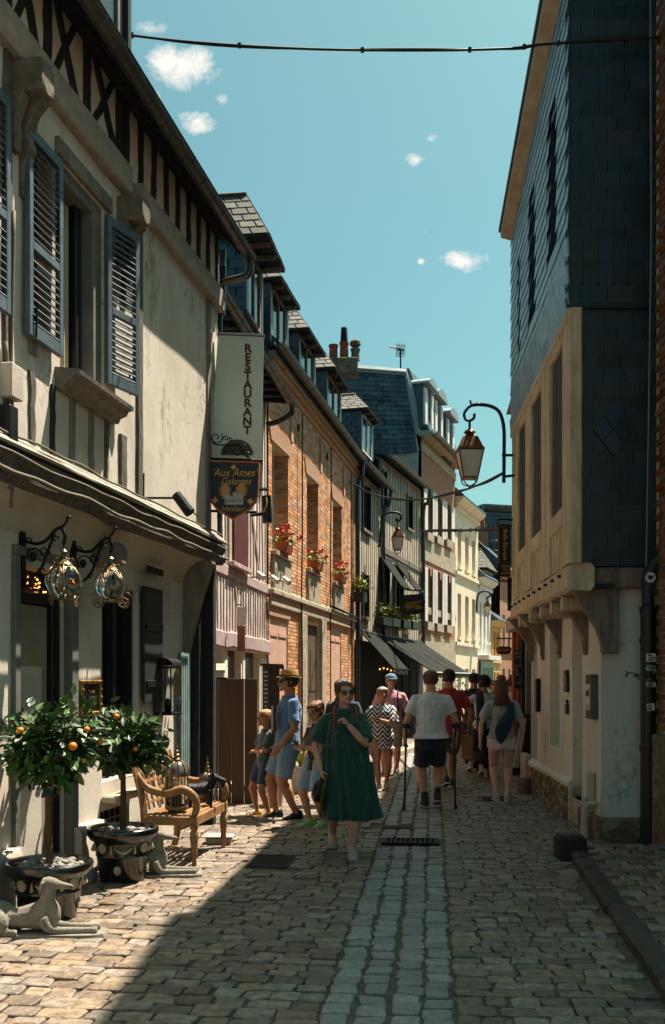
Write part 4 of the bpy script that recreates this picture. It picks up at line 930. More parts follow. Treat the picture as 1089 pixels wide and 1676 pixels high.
# ================================================================= DORMERS (shared)
def slate_slope(mb, a, b, c, d, rows=8, wd=.24, th=.012):
    """slates on the quad a(b left bottom) b(right bottom) c(right top) d(left top)"""
    a, b, c, d = V(a), V(b), V(c), V(d); n = (b - a).cross(d - a).normalized()
    for r in range(rows):
        t0, t1 = r / rows, min(1.0, (r + 1.25) / rows); l0, l1 = a.lerp(d, t0), b.lerp(c, t0); m0, m1 = a.lerp(d, t1), b.lerp(c, t1)
        k = max(1, round((l1 - l0).length / wd)); off = .5 * (r % 2)
        xs = sorted({0., 1., *[min(1, max(0, (i + off) / k)) for i in range(k + 1)]})
        for x0, x1 in zip(xs, xs[1:]):
            if x1 - x0 < .02: continue
            j = RN.uniform(0, .006); g = .012 / max(.3, (l1 - l0).length)
            q = [l0.lerp(l1, x0 + g) + n * (th + j), l0.lerp(l1, x1 - g) + n * (th + j), m0.lerp(m1, x1 - g) + n * .002, m0.lerp(m1, x0 + g) + n * .002]
            mb.hexa([p - n * th for p in q] + q)
def dormer(fr, par, N_, Fc, over, zsill, rh, back=2.2, mface=mat('dormer_wood', '9c7d66', .8, col2='7c604c', bump=.2), ridge_in=.55, cheek=M_SLATE_ISL, inset=.08, ov_=.25):
    u0, ze = fr.at(N_[0], N_[1], over); u1 = fr.ux(Fc[0], over); um = (u0 + u1) / 2
    f0, f1_ = u0 + inset, u1 - inset; fd = over - ov_
    # cheeks, slate by slate (joined, small)
    core = MB(); core.hexa([fr.pt(a, d, e) for e in (zsill - .1, ze) for a, d in ((f0, fd - .02), (f1_, fd - .02), (f1_, -back), (f0, -back))]); dm = core.build('dormer', M_DARK, par)
    ck = MB(); slate_slope(ck, fr.pt(f0, -back, zsill - .3), fr.pt(f0, fd, zsill - .3), fr.pt(f0, fd, ze), fr.pt(f0, -back, ze), max(4, int((ze - zsill + .3) / .14)), .26); ck.build('cheek_slates', cheek, dm, kind='stuff', fix=False)
    for a, b in ((f0 - .01, f0 + .1), (f1_ - .1, f1_ + .01)):
        m = MB(); m.fbox(fr, a, b, fd - .02, fd + .04, zsill - .05, ze - .02); m.build('dormer_jamb', M_SLATE_ISL, dm)
    for a, b, c, e in ((f0 + .105, f0 + .18, zsill, ze - .1), (f1_ - .18, f1_ - .105, zsill, ze - .1), (f0 + .105, f1_ - .105, ze - .095, ze - .02), (f0 + .105, f1_ - .105, zsill - .05, zsill - .005), (um - .018, um + .018, zsill, ze - .1)):
        m = MB(); m.fbox(fr, a, b, fd - .02, fd + .03, c, e); m.build('dormer_frame', mface, dm)
    m = MB(); m.fbox(fr, f0 + .18, f1_ - .18, fd - .02, fd + .003, zsill, ze - .1); m.build('pane', M_GLASSDK, dm)
    # hipped roof
    A, B = fr.pt(u0, over, ze), fr.pt(u1, over, ze); A2, B2 = fr.pt(u0, -back, ze), fr.pt(u1, -back, ze)
    R0 = fr.pt(um, over - ridge_in, ze + rh); R1 = fr.pt(um, -back, ze + rh)
    so_ = MB(); so_.hexa([A, B, B2, A2, A + V((0, 0, .035)), B + V((0, 0, .035)), B2 + V((0, 0, .035)), A2 + V((0, 0, .035))]); rf = so_.build('dormer_roof', M_TIMB_DK, dm)
    up = V((0, 0, .04)); sl = MB()
    slate_slope(sl, A2 + up, A + up, R0 + up, R1 + up, 6, .26)
    slate_slope(sl, A + up, B + up, R0 + up + fr.u * .02, R0 + up - fr.u * .02, 6, .26)
    slate_slope(sl, B + up, B2 + up, R1 + up, R0 + up, 6, .26); sl.build('slates', M_SLATE_RF, rf, kind='stuff', fix=False)
    fill = MB(); fill.add([A + up * .8, B + up * .8, B2 + up * .8, A2 + up * .8, R0 + up * .8, R1 + up * .8], [(0, 1, 4), (1, 2, 5, 4), (3, 0, 4, 5), (2, 3, 5)]); fill.build('roof_core', M_TIMB_DK, rf)
    m = MB(); m.tube([R0 + up + V((0, 0, .02)), R1 + up + V((0, 0, .02))], .05, 6, flat=.6); m.build('ridge', M_SLATE_RF, rf)
    for k in range(3):
        q = u0 + (u1 - u0) * (k + .5) / 3; m = MB(); m.beam(fr.pt(q, over - .03, ze - .04), fr.pt(q, fd, ze - .04), .06, .07, V((0, 0, 1)), 2, .003); m.build('rafter', M_TIMB if k else mat('rafter_red', '7a4a3c', .8, bump=.2), rf)
    return dm
# ================================================================= PINK HOUSE
f2 = Fr(-1.965, 10.75, -1.965 + .136, 11.75); L2 = 6.31
HP = thing('pink_house', f2.pt(4, 0, 0), 'half-timbered house painted faded pink behind the restaurant signs', 'house')
zbm = f2.zy(385, 1058); zbt = f2.zy(385, 1035)
mb = MB(); wall(mb, f2, 0, L2, 0, 6.7, -.03, [(f2.ux(350), f2.ux(368), .1, zbm - .05), (f2.ux(376), f2.ux(398), .1, zbm - .05), (f2.ux(404), f2.ux(428), .1, zbm - .05), (f2.ux(376), f2.ux(404), f2.zy(390, 925), f2.zy(390, 800))]); mb.build('wall', M_PINKW, HP)
mb = MB(); mb.fbox(f2, 0, L2, -5, -.24, 0, 6.6); mb.build('core', M_DARK, HP)
def tb(fr, par, q0, z0, q1, z1, w_, m, nm='timber', d=0., t=.07, n=6, j=.009):
    mb = MB(); mb.beam(fr.pt(q0, d - t / 2 - .014, z0), fr.pt(q1, d - t / 2 - .014, z1), w_, t, fr.n, n, j); return mb.build(nm, m, par, smooth='auto')
tb(f2, HP, 0, zbm + .11, L2, zbm + .07, .22, M_PINKT, 'jetty_beam', .06, .14, 16, .02)
zr_ = f2.zy(385, 938); tb(f2, HP, 0, zr_, L2, zr_ - .03, .16, M_PINKT, 'rail', .02, .1, 10)
for i in range(34):
    q = .4 + i * .178; tb(f2, HP, q, zbm + .2, q + RN.uniform(-.03, .03), zr_ - .06, .075, M_PINKT, 'stud')
wa, wb_ = f2.ux(376), f2.ux(404)
for i in range(26):
    q = .3 + i * .235
    if wa - .05 < q < wb_ + .05: continue
    tb(f2, HP, q, zr_ + .08, q + RN.uniform(-.12, .12), 6.5, .09, M_PINKT, 'stud')
tb(f2, HP, f2.ux(345), zr_ + .1, f2.ux(362), zr_ + 1.2, .1, M_PINKT, 'brace', .01); tb(f2, HP, f2.ux(410), zr_ + 1.4, f2.ux(428), zr_ + .1, .1, M_PINKT, 'brace', .01)
tb(f2, HP, f2.ux(394), zbm + .2, f2.ux(386), zr_ - .05, .09, M_PINKT, 'brace', .01)
wn = MB().fbox(f2, wa, wa + .16, -.12, .0, f2.zy(390, 925), f2.zy(390, 800)).build('window', mat('pale_blind', 'b8b09c', .8, bump=.05), HP)
MB().fbox(f2, wa + .17, wb_ - .0, -.1, .03, f2.zy(390, 925), f2.zy(390, 800)).build('shutter', M_OXBLOOD, wn, bevel=.006)
MB().fbox(f2, wa - .05, wb_ + .06, -.02, .08, f2.zy(390, 925) - .07, f2.zy(390, 925) - .003).build('sill', M_PINKT, wn, bevel=.008)
for a, b in ((350, 368), (376, 398), (404, 428)):
    a, b = f2.ux(a), f2.ux(b); dd = MB().fbox(f2, a, b, -.2, -.14, .1, zbm - .05).build('door', M_OXBLOOD, HP, bevel=.005)
    MB().fbox(f2, a + .09, b - .09, -.139, -.13, 1.0, zbm - .14).build('pane', M_GLASSDK, dd); MB().fbox(f2, a + .09, b - .09, -.139, -.128, .2, .85).build('panel', M_OXBLOOD, dd, bevel=.004)
for a, b in ((340, 349), (369, 375), (399, 403.5), (429, 437)): tb(f2, HP, f2.ux((a + b) / 2), 0, f2.ux((a + b) / 2), zbm, abs(f2.ux(b) - f2.ux(a)) * .8, M_PINKW, 'door_post')
pg = .43; zpg = 6.42
mb = MB(); mb.loft([[f2.pt(q, d, e) for d, e in ((pg + .02, zpg + .05), (pg, zpg + .02), (-.02, zpg + .02), (-.3, zpg + .1), (-4, zpg + 4.2), (-4, zpg + 4.35))] for q in (.25, L2 - .06)]); mb.build('roof', M_SLATE_ISL, HP)
for i in range(15):
    q = .4 + i * .4; mb = MB(); mb.beam(f2.pt(q, pg - .05, zpg - .03), f2.pt(q, -.02, zpg + .02), .07, .08, V((0, 0, 1)), 2, .003); mb.build('rafter_end', M_TIMB_DK, HP)
gutter('gutter', f2.pt(.3, pg, zpg), f2.pt(L2, pg, zpg), .075, M_ZINC, HP, f2.n, 14)
p0 = f2.pt(L2 - .1, pg, zpg - .06); mb = MB(); mb.tube(bez([p0, p0 + V((0, 0, -.12)), f2.pt(L2 - .15, .2, zpg - .33), f2.pt(L2 - .25, .02, zpg - .4)], 5), .045, 10); mb.build('downpipe', M_ZINC, HP, smooth=True)
dormer(f2, HP, (440, 385), (467, 443), .42, 7.4, .95, ridge_in=.5, ov_=.4)
# lights and little sign on the pink front
t = thing('camera_lights', f2.pt(f2.ux(410), .2, f2.zy(410, 945)), 'cluster of small white spotlights on a bracket on the pink house', 'spotlights')
c = f2.pt(f2.ux(405), .05, f2.zy(405, 945)); mb = MB(); mb.tube([c, c + f2.n * .2, c + f2.n * .22 + V((.35, .3, -.05))], .012, 6); mb.build('bracket', M_IRON, t)
for k, (dx, dz) in enumerate(((-.1, .06), (.12, .0), (.3, -.02))):
    mb = MB(); q = c + f2.n * .22 + V((dx, 0, dz)); mb.tube([q, q + V((.1, -.08, -.08))], .045, 10); mb.build('spotlight', M_WHITE, t, smooth='auto')
t = thing('hanging_sign', P(395, 1060, 13.9), 'narrow vertical sign, pale above and rust below, on the pink house', 'sign')
MB().box(P(395, 1008, 13.9), (.11, .03, .26)).build('upper_panel', M_PLASTER2, t, bevel=.004); MB().box(P(395, 1045, 13.9), (.11, .03, .36)).build('lower_panel', mat('rust_panel', '8d5a4a', .8, bump=.2), t, bevel=.004)
mb = MB(); mb.tube([P(395, 990, 13.9), P(385, 990, 14.1)], .01, 6); mb.build('hanger', M_IRON, t)
# ================================================================= BRICK HOUSE
f3 = Fr(-1.105, 17.0, -1.105 + .194, 18.0); L3 = 8.87
HK = thing('brick_house', f3.pt(4, 0, 0), 'orange brick house with geranium boxes on three deep window sills', 'house')
zg = 7.42; zc0, zc1 = f3.zy(440, 990), f3.zy(440, 962)
W = [(f3.ux(446), f3.ux(472.5)), (f3.ux(503), f3.ux(521.5)), (f3.ux(545.5), f3.ux(560))]
zw0, zw1 = f3.zy(447, 900), f3.zy(447, 722)
G = [(f3.ux(443), f3.ux(472), .55, f3.zy(455, 1010)), (f3.ux(500), f3.ux(523), .02, f3.zy(510, 1022)), (f3.ux(541), f3.ux(559), .55, f3.zy(550, 1026))]
holes = [(a, b, zw0, zw1, .34) for a, b in W] + [(*g_, .12) for g_ in G]
mb = MB(); wall(mb, f3, 0, L3, 0, zg, -.012, holes); mb.build('wall', M_MORTAR, HK)
mb = MB(); mb.fbox(f3, 0, L3, -5, -.36, 0, zg); mb.build('core', M_DARK, HK)
bm_ = MB(); bb = MB(); zz = .25; row = 0
def skip(c, zq): return any(h[0] - .005 < c < h[1] + .005 and h[2] - .03 < zq < h[3] for h in holes)
PIL = [(f3.ux(490), f3.ux(499)), (f3.ux(523.5), f3.ux(531))]
while zz < zg - .45:
    q = -.11 * (row % 2)
    while q < L3:
        a, b = max(0, q), min(L3, q + .22); c = (a + b) / 2; q += .22
        if zc0 - .03 < zz < zc1 + .02 or b - a < .05: continue
        if zz < zc0 and any(p0_ < c < p1_ for p0_, p1_ in PIL): continue
        # cut at openings
        segs = [(a, b)]
        for h in holes:
            if h[2] - .05 < zz < h[3]:
                ns = []
                for s_, e_ in segs:
                    if e_ <= h[0] or s_ >= h[1]: ns.append((s_, e_))
                    else:
                        if s_ < h[0] - .03: ns.append((s_, h[0]))
                        if e_ > h[1] + .03: ns.append((h[1], e_))
                segs = ns
        for s_, e_ in segs:
            j = RN.uniform(-.0075, -.005); bm_.fbox(f3, s_ + .007, e_ - .007, -.02, j, zz + .008, zz + .062)
    zz += .07; row += 1
# reveals of the upper windows: bricks on the far jamb
for a, b in W:
    zz = zw0; r = 0
    while zz < zw1 - .03:
        x = 0.
        for l_ in ((.11, .22) if r % 2 else (.22, .11)):
            bb.hexa([f3.pt(b + e, -x_, zq) for zq in (zz + .005, zz + .062) for e, x_ in ((-.012, x + .006), (-.012, x + l_ - .006), (.02, x + l_ - .006), (.02, x + .006))]); x += l_
        zz += .07; r += 1
bm_.build('bricks', M_BRICK, HK, kind='stuff', fix=True); bb.build('jamb_bricks', M_BRICKB, HK, kind='stuff')
# flat arches: bricks on edge, one by one
for (a, b), zt in [(w_, zw1) for w_ in W] + [((g_[0], g_[1]), g_[3]) for g_ in (G[0], G[2])]:
    n = max(6, int((b - a + .2) / .075))
    for i in range(n):
        c = a - .1 + (b - a + .2) * (i + .5) / n; lean = (c - (a + b) / 2) * .25
        mb = MB(); w_ = (b - a + .2) / n * .5 - .004
        mb.hexa([f3.pt(c + e + (lean if k else 0), d, zt + (.30 if k else .003)) for k in (0, 1) for e, d in ((-w_, -.01), (w_, -.01), (w_, .014), (-w_, .014))]); mb.build('arch_brick', M_BRICKB, HK)
for i, (a, b) in enumerate(W):
    MB().fbox(f3, a - .06, b + .06, -.3, .09, zw0 - .09, zw0 - .003).build('window_sill', M_STONE, HK, bevel=.012)
    MB().fbox(f3, a - .02, b + .02, -.01, .05, zw0 - .75, zw0 - .1).build('apron', M_STONE, HK, bevel=.012)
    wn = MB().fbox(f3, a + .01, a + .07, -.33, -.27, zw0, zw1 - .003).build('window', M_WHITE, HK)
    MB().fbox(f3, b - .07, b - .015, -.33, -.27, zw0, zw1 - .003).build('frame', M_WHITE, wn); MB().fbox(f3, (a + b) / 2 - .03, (a + b) / 2 + .03, -.33, -.27, zw0, zw1 - .003).build('frame', M_WHITE, wn)
    MB().fbox(f3, a + .07, b - .07, -.335, -.325, zw0, zw1 - .01).build('pane', M_GLASSDK, wn)
    # raised brick strips over the windows
    MB().fbox(f3, b + .12, b + .3, -.005, .03, zw1 + .31, zg - .55).build('pilaster_strip', M_BRICKB, HK)
for a, b, c, e in ((-.02, L3 + .02, zc0, zc0 + .09), (-.02, L3 + .02, zc0 + .2, zc1)):
    MB().fbox(f3, a, b, -.02, .09 if c > zc0 else .05, c, e).build('string_course', M_STONE, HK, bevel=.015)
for i in range(int(L3 / .115)):
    q = i * .115; MB().fbox(f3, q + .006, q + .109, -.02, .045, zc0 + .095, zc0 + .195).build('course_brick', M_BRICKB, HK)
for k in range(3): MB().fbox(f3, -.02, L3 + .02, -.02, .03 + k * .045, zg - .42 + k * .13, zg - .30 + k * .13).build('cornice', M_BRICKB if k < 2 else M_STONE, HK, bevel=.01)
for a, b in PIL: MB().fbox(f3, a, b, -.02, .06, 0, zc0 - .004).build('stone_pilaster', M_STONE, HK, bevel=.012)
for g_ in (G[0], G[2]):
    a, b, c, e = g_; m_ = (a + b) / 2
    for x0, x1 in ((a + .01, m_ - .004), (m_ + .004, b - .01)):
        s = MB().fbox(f3, x0, x1, -.08, -.03, c, e - .005).build('shutter', M_PINKSH, HK, bevel=.005)
        for zq in (c + .3, e - .35): MB().fbox(f3, x0 + .03, x1 - .03, -.029, -.015, zq, zq + .07).build('strap', M_PINKSH, s)
    MB().fbox(f3, a - .03, b + .03, -.02, .06, c - .09, c - .003).build('window_sill', M_STONE, HK, bevel=.01)
a, b, c, e = G[1]; dd = MB().fbox(f3, a + .02, b - .02, -.1, -.06, c, e - .01).build('door', mat('door_umber', '5a4a38', .7, col2='42362a', bump=.2), HK, bevel=.006)
for k in range(2):
    for j in range(2): MB().fbox(f3, a + .12 + j * (b - a - .2) / 2, a + .04 + (j + 1) * (b - a - .2) / 2, -.059, -.05, .3 + k * 1.1, 1.2 + k * 1.1).build('panel', MATS['door_umber'], dd, bevel=.005)
mb = MB(); mb.loft([[f3.pt(q, d, e) for d, e in ((.22, zg + .06), (.18, zg), (-.3, zg), (-4, zg + 3.9), (-4, zg + 4.05))] for q in (-.05, L3 + .05)]); mb.build('roof', M_SLATE_ISL, HK)
gutter('gutter', f3.pt(-.3, .24, zg), f3.pt(L3 + .1, .24, zg), .085, M_ZINC, HK, f3.n, 16)
for px, py in ((488, 700), (535, 748), (505, 640)):
    q, e = f3.at(px, py, .03); mb = MB(); mb.tube(spiral(f3.pt(q, .04, e), f3.u, (0, 0, 1), .07, .07, 0, 6.28, 14), .014, 6); mb.build('wall_anchor', M_IRON, HK)
for px in (494, 541, 575):
    mb = MB(); mb.tube(bez([f3.pt(f3.ux(px, .06) + RN.uniform(-.05, .05), .07, e) for e in (.3, 2, 3.4, 4.5, 6, 6.9)], 4), .016, 6); mb.build('wall_cable', M_CABLE, HK, smooth=True)
mb = MB(); mb.tube([f3.pt(f3.ux(536), .1, zc1 + .06), f3.pt(L3, .1, zc1 + .02)], .03, 8); mb.build('wall_pipe', M_IRON, HK, smooth=True)
mb = MB(); mb.tube(bez([f3.pt(L3 - .1, .24, zg - .1), f3.pt(L3 - .1, .2, zg - .5), f3.pt(L3 - .1, .1, zg - .8), f3.pt(L3 - .1, .1, 4), f3.pt(L3 - .1, .1, 0)], 4), .06, 10); mb.build('downpipe', M_SLATE_DK, HK, smooth=True)
dormer(f3, HK, (461, 456), (492, 492), .27, zg + .1, .75)
dormer(f3, HK, (506, 539), (534, 563), .27, zg + .1, .8)
dormer(f3, HK, (550, 603), (574, 623), .27, zg + .1, .8)
# chimneys behind the brick house
ch = MB().box(P(561, 603, 31), (.95, .7, .5)).build('chimney', M_SOOTY, HK, bevel=.02)
for px, h, m in ((546, .32, M_TERRA), (563.5, .4, M_TERRA), (582, .2, M_SOOTY)):
    c = P(px, 588, 31) + V((0, 0, .05)); mb = MB(); mb.lathe(c, [(.14, -.1), (.13, h), (.155, h + .02), (.155, h + .08), (.11, h + .09)], 12); pt = mb.build('chimney_pot', m, ch, smooth='auto')
    if px == 563.5: mb = MB(); mb.lathe(c + V((0, 0, h + .1)), [(.12, 0), (.1, .42), (.09, .45)], 12); mb.build('cowl', M_IRON, ch, smooth='auto')
    if px == 582: mb = MB(); mb.lathe(c + V((0, 0, h + .1)), [(.05, 0), (.18, .1), (.17, .2), (.05, .3)], 12); mb.build('cowl', M_SOOTY, ch, smooth='auto')
# ================================================================= geranium boxes
def flower_box(fr, q, zb, lab, w_=.62, col=M_RED, nfl=12):
    t = thing('flower_box', fr.pt(q, .05, zb), lab, 'flower box', 'geranium boxes on the brick house sills'); 
    mb = MB(); mb.hexa([fr.pt(q + a * k, -.02 + d, zb + e) for e, k in ((0, .82), (.2, 1.)) for a, d in ((-w_ / 2, 0), (w_ / 2, 0), (w_ / 2, .17 + e * .1), (-w_ / 2, .17 + e * .1))]); mb.build('box', M_TERRA, t, bevel=.01)
    lf = MB()
    for i in range(150):
        p = fr.pt(q + RN.uniform(-w_ * .55, w_ * .55), .08 + RN.gauss(0, .09), zb + .2 + abs(RN.gauss(0, .11)) - RN.random() * .08); leaf_poly(lf, p, V((RN.gauss(0, 1), RN.gauss(0, 1), RN.uniform(-.4, .8))), V((RN.gauss(0, .5), RN.gauss(0, .5), 1)), RN.uniform(.05, .09), .06)
    lf.build('foliage', M_LEAFY, t, kind='stuff', fix=False)
    for i in range(nfl):
        c = fr.pt(q + RN.uniform(-w_ * .5, w_ * .55), .1 + RN.gauss(0, .09), zb + .32 + RN.uniform(-.12, .16)); mb = MB()
        for k in range(16):
            n = V((RN.gauss(0, 1), RN.gauss(0, 1), RN.gauss(.3, 1))).normalized(); leaf_poly(mb, c + n * .03, n.cross(V((.3, .5, 1))), n, .05, .045)
        mb.build('flower', col, t, fix=False)
flower_box(f3, (W[0][0] + W[0][1]) / 2 - .02, zw0, 'terracotta box of red geraniums on the nearest brick window sill', nfl=13)
flower_box(f3, (W[1][0] + W[1][1]) / 2, zw0, 'terracotta box of red geraniums on the middle brick window sill', .7, nfl=13)
flower_box(f3, (W[2][0] + W[2][1]) / 2, zw0, 'terracotta box of red geraniums on the farthest brick window sill', .7, nfl=9)
# ================================================================= GREY TIMBERED HOUSES beyond
M_TGW = mat('plaster_weathered', 'c9bda6', .93, col2='a89a82', scale=3, bump=.3)
def timbered(name, lab, fr, ln, zt, wins, jet=0, studs=.3, mt=M_TIMB):
    h = thing(name, fr.pt(ln / 2, 0, 0), lab, 'house')
    mb = MB(); wall(mb, fr, 0, ln, 0, zt, -.02, [(a, b, c, e, .15) for a, b, c, e in wins]); mb.build('wall', M_TGW, h)
    MB().fbox(fr, 0, ln, -6, -.2, 0, zt).build('core', M_DARK, h)
    for a, b, c, e in wins:
        w_ = MB().fbox(fr, a - .06, a + .02, -.1, .03, c, e).build('window', M_BLACK, h); MB().fbox(fr, b - .02, b + .06, -.1, .03, c, e).build('frame', M_BLACK, w_); MB().fbox(fr, (a + b) / 2 - .02, (a + b) / 2 + .02, -.12, -.08, c, e).build('mullion', M_BLACK, w_)
        MB().fbox(fr, a + .02, b - .02, -.14, -.12, c, e).build('pane', M_GLASSDK, w_); MB().fbox(fr, a - .1, b + .1, -.05, .06, c - .08, c - .003).build('sill', mt, w_)
    q = .1
    while q < ln:
        segs = [(2.9, zt - .1)]
        for a, b, c, e in wins:
            if a - .08 < q < b + .08:
                segs = [s for x0, x1 in segs for s in ((x0, min(x1, c - .1)), (max(x0, e + .02), x1)) if s[1] - s[0] > .25]
        for x0, x1 in segs: tb(fr, h, q, x0, q + RN.uniform(-.05, .05), x1, RN.uniform(.1, .15), RN.choice((mt, M_TIMB_OLD, mt)), 'stud', n=4)
        q += studs
    return h
f3a = Fr(.58, 25.7, 1.46, 29.3); l3a = 3.7
hw = [(f3a.ux(594), f3a.ux(606), f3a.zy(600, 868), f3a.zy(600, 792)), (f3a.ux(593), f3a.ux(603), f3a.zy(600, 1010), f3a.zy(600, 940))]
HT1 = timbered('timbered_house', 'narrow weathered grey timbered house next to the brick house', f3a, l3a, 7.3, hw)
f3b = Fr(1.46, 29.3, 3.13, 34.4); l3b = 5.37
hw = [(f3b.ux(627), f3b.ux(633), f3b.zy(630, 830), f3b.zy(630, 770)), (f3b.ux(667), f3b.ux(675), f3b.zy(670, 865), f3b.zy(670, 810)), (f3b.ux(622), f3b.ux(637), f3b.zy(628, 1010), f3b.zy(628, 915)), (f3b.ux(646), f3b.ux(660), f3b.zy(650, 1010), f3b.zy(650, 925))]
HT2 = timbered('timbered_restaurant', 'weathered timbered restaurant house with charcoal awnings and a lobster sign', f3b, l3b, 8.3, hw, studs=.33)
for fr, par, ln, zt in ((f3a, HT1, l3a, 7.35), (f3b, HT2, l3b, 8.34)):
    mb = MB(); mb.loft([[fr.pt(q, d, e) for d, e in ((.3, zt + .05), (.28, zt), (-.2, zt + .1), (-4, zt + 3.6), (-4, zt + 3.75))] for q in (-.05, ln + .05)]); mb.build('roof', M_SLATE_ISL, par)
    gutter('gutter', fr.pt(-.1, .33, zt), fr.pt(ln + .25, .33, zt), .09, M_ZINC, par, fr.n, 8)
    mb = MB(); mb.tube(bez([fr.pt(ln - .1, .33, zt - .05), fr.pt(ln - .1, .25, zt - .5), fr.pt(ln - .1, .1, zt - .8), fr.pt(ln - .1, .1, zt - 3), fr.pt(ln - .1, .1, 2.8)], 4), .06, 8); mb.build('downpipe', M_ZINC, par, smooth=True)
tb(f3b, HT2, 0, f3b.zy(640, 905), l3b, f3b.zy(640, 905) - .1, .2, M_TIMB, 'rail', .03, .12)
dormer(f3a, HT1, (604, 669), (624, 681), .27, 7.9, .62, mface=M_WHITE)
# restaurant ground floor (dark), awnings
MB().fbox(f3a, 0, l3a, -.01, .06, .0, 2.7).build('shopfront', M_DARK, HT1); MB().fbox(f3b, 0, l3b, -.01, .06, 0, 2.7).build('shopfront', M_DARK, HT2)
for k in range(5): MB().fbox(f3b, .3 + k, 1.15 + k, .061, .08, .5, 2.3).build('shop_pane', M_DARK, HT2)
M_AW2 = M_AWN
def awning(fr, par_lab, q0, q1, z1, d1, z0, d0=.08, nm='awning', grp=None, strips=1, val=.16, ends=True):
    t = thing(nm, fr.pt((q0 + q1) / 2, 0, z1), par_lab, 'awning', grp); w_ = (q1 - q0) / strips
    for i in range(strips):
        a, b = q0 + i * w_ + .01, q0 + (i + 1) * w_ - .01; mb = MB(); n = 8; sag = lambda s_: -.03 * math.sin(s_ * math.pi)
        top = [[fr.pt(x, d0 + (d1 - d0) * s_ / n, z1 + (z0 - z1) * s_ / n + sag(s_ / n) + noise.noise(V((x * 2, s_ * .5, 3))) * .012) for x in (a, a * .67 + b * .33, a * .33 + b * .67, b)] for s_ in range(n + 1)]
        mb.loft(top, cap=False, closed=False); mb.loft([[p - V((0, 0, .012)) for p in r] for r in top], cap=False, closed=False); mb.build('fabric', M_AWN, t, smooth=True, fix=False)
        if val:
            mb = MB(); k = 12; mb.loft([[fr.pt(a + (b - a) * j / k, d1 + .01 + .008 * math.sin(j * 1.7), z0 - e - (.0 if e == 0 else .02 * math.sin(j * 2.1))) for j in range(k + 1)] for e in (0, val)], cap=False, closed=False); mb.build('valance', M_AWN, t, smooth=True, fix=False)
        mb = MB(); mb.tube([fr.pt(a, d0, z1 - .05), fr.pt(a, d1, z0 - .02)], .018, 6); mb.build('rib', M_IRON, t)
    mb = MB(); mb.tube([fr.pt(q0, d1, z0 - .01), fr.pt(q1, d1, z0 - .01)], .022, 6); mb.build('front_bar', M_WHITE if strips > 1 else M_IRON, t)
    mb = MB(); mb.tube([fr.pt(q0, d0, z1), fr.pt(q1, d0, z1)], .035, 6); mb.build('roller', M_ZINC, t)
    return t
awning(f3a, 'short charcoal awning strip at the near end of the restaurant front', .5, 3.4, 2.95, .95, 1.95)
awning(f3b, 'large charcoal fabric awning in four strips over the restaurant terrace', -.6, 5.2, 2.95, 1.75, 1.86, strips=4)
awning(f3b, 'left of the two small charcoal window awnings above the restaurant', f3b.ux(620), f3b.ux(637), f3b.zy(628, 912, .08), .7, f3b.zy(632, 958, .3), nm='window_awning', grp='small window awnings', val=0)
awning(f3b, 'right of the two small charcoal window awnings, behind the lobster sign', f3b.ux(645), f3b.ux(661), f3b.zy(650, 922, .08), .7, f3b.zy(653, 962, .3), nm='window_awning', grp='small window awnings', val=0)
# plant boxes
def plant_box(p, fr, w_, lab, m=M_LEAFY, basket=False):
    t = thing('plant_box', p, lab, 'plant box', 'plant boxes on the restaurant front'); R_ = fr.rot()
    MB().box(p + V((0, 0, .12)), (w_, .25, .26), R_).build('box', M_BLACK, t, bevel=.01)
    lf = MB()
    for i in range(150):
        c = p + R_ @ V((RN.uniform(-w_ * .5, w_ * .5), RN.gauss(0, .1), .28 + abs(RN.gauss(0, .14)))); leaf_poly(lf, c, V((RN.gauss(0, 1), RN.gauss(0, 1), RN.uniform(-.2, 1.2))), V((RN.gauss(0, .5), RN.gauss(0, .5), 1)), RN.uniform(.12, .24), .045)
    lf.build('foliage', m, t, kind='stuff', fix=False)
    for k in range(5): MB().box(p + R_ @ V((0, .13, .03 + k * .045)), (w_ * .9, .012, .018), R_).build('slat', M_ZINC, t)
names = ['nearest', 'second', 'third', 'farthest']
for k, (px, py) in enumerate(((628, 1024), (643, 1026), (661, 1029), (676, 1030))):
    q, e = f3b.at(px, py, .2); plant_box(f3b.pt(q, .2, e), f3b, 1.0, names[k] + ' plant box in the row under the restaurant upper windows')
q, e = f3a.at(590, 985, .2); plant_box(f3a.pt(q, .2, e), f3a, .5, 'tall plant box hung on the narrow timbered house')
# lobster sign
t = thing('lobster_sign', P(676, 1000, 29.5), 'black hanging board sign with a golden lobster', 'sign')
B0 = P(676, 988, 29.4)
def ppx(px, py, dy=0): return P(px, py, 29.4 + dy)
mb = MB(); mb.prism([ppx(655, 971), ppx(660, 974), ppx(690, 972), ppx(697, 984), ppx(694, 992), ppx(695, 1004), ppx(662, 1007), ppx(656, 1004)], (0, .05, 0)); mb.build('board', M_BLACK, t)
mb = MB(); mb.prism([ppx(661, 994, -.01), ppx(664, 987, -.01), ppx(672, 985, -.01), ppx(684, 984, -.01), ppx(692, 982, -.01), ppx(686, 987, -.01), ppx(680, 988, -.01), ppx(690, 992, -.01), ppx(691, 996, -.01), ppx(683, 998, -.01), ppx(676, 994, -.01), ppx(669, 996, -.01)], (0, .01, 0)); mb.build('lobster', M_GOLD, t)
for k in range(4):
    mb = MB(); mb.tube([ppx(666 + k * 4, 993, -.012), ppx(662 + k * 4, 1000, -.012)], .012, 5); mb.build('lobster_leg', M_GOLD, t)
mb = MB(); mb.tube(bez([ppx(652, 962, .6), ppx(672, 966, .2), ppx(690, 966), ppx(692, 960), ppx(688, 958)], 5), .025, 6); mb.build('bracket', M_IRON, t)
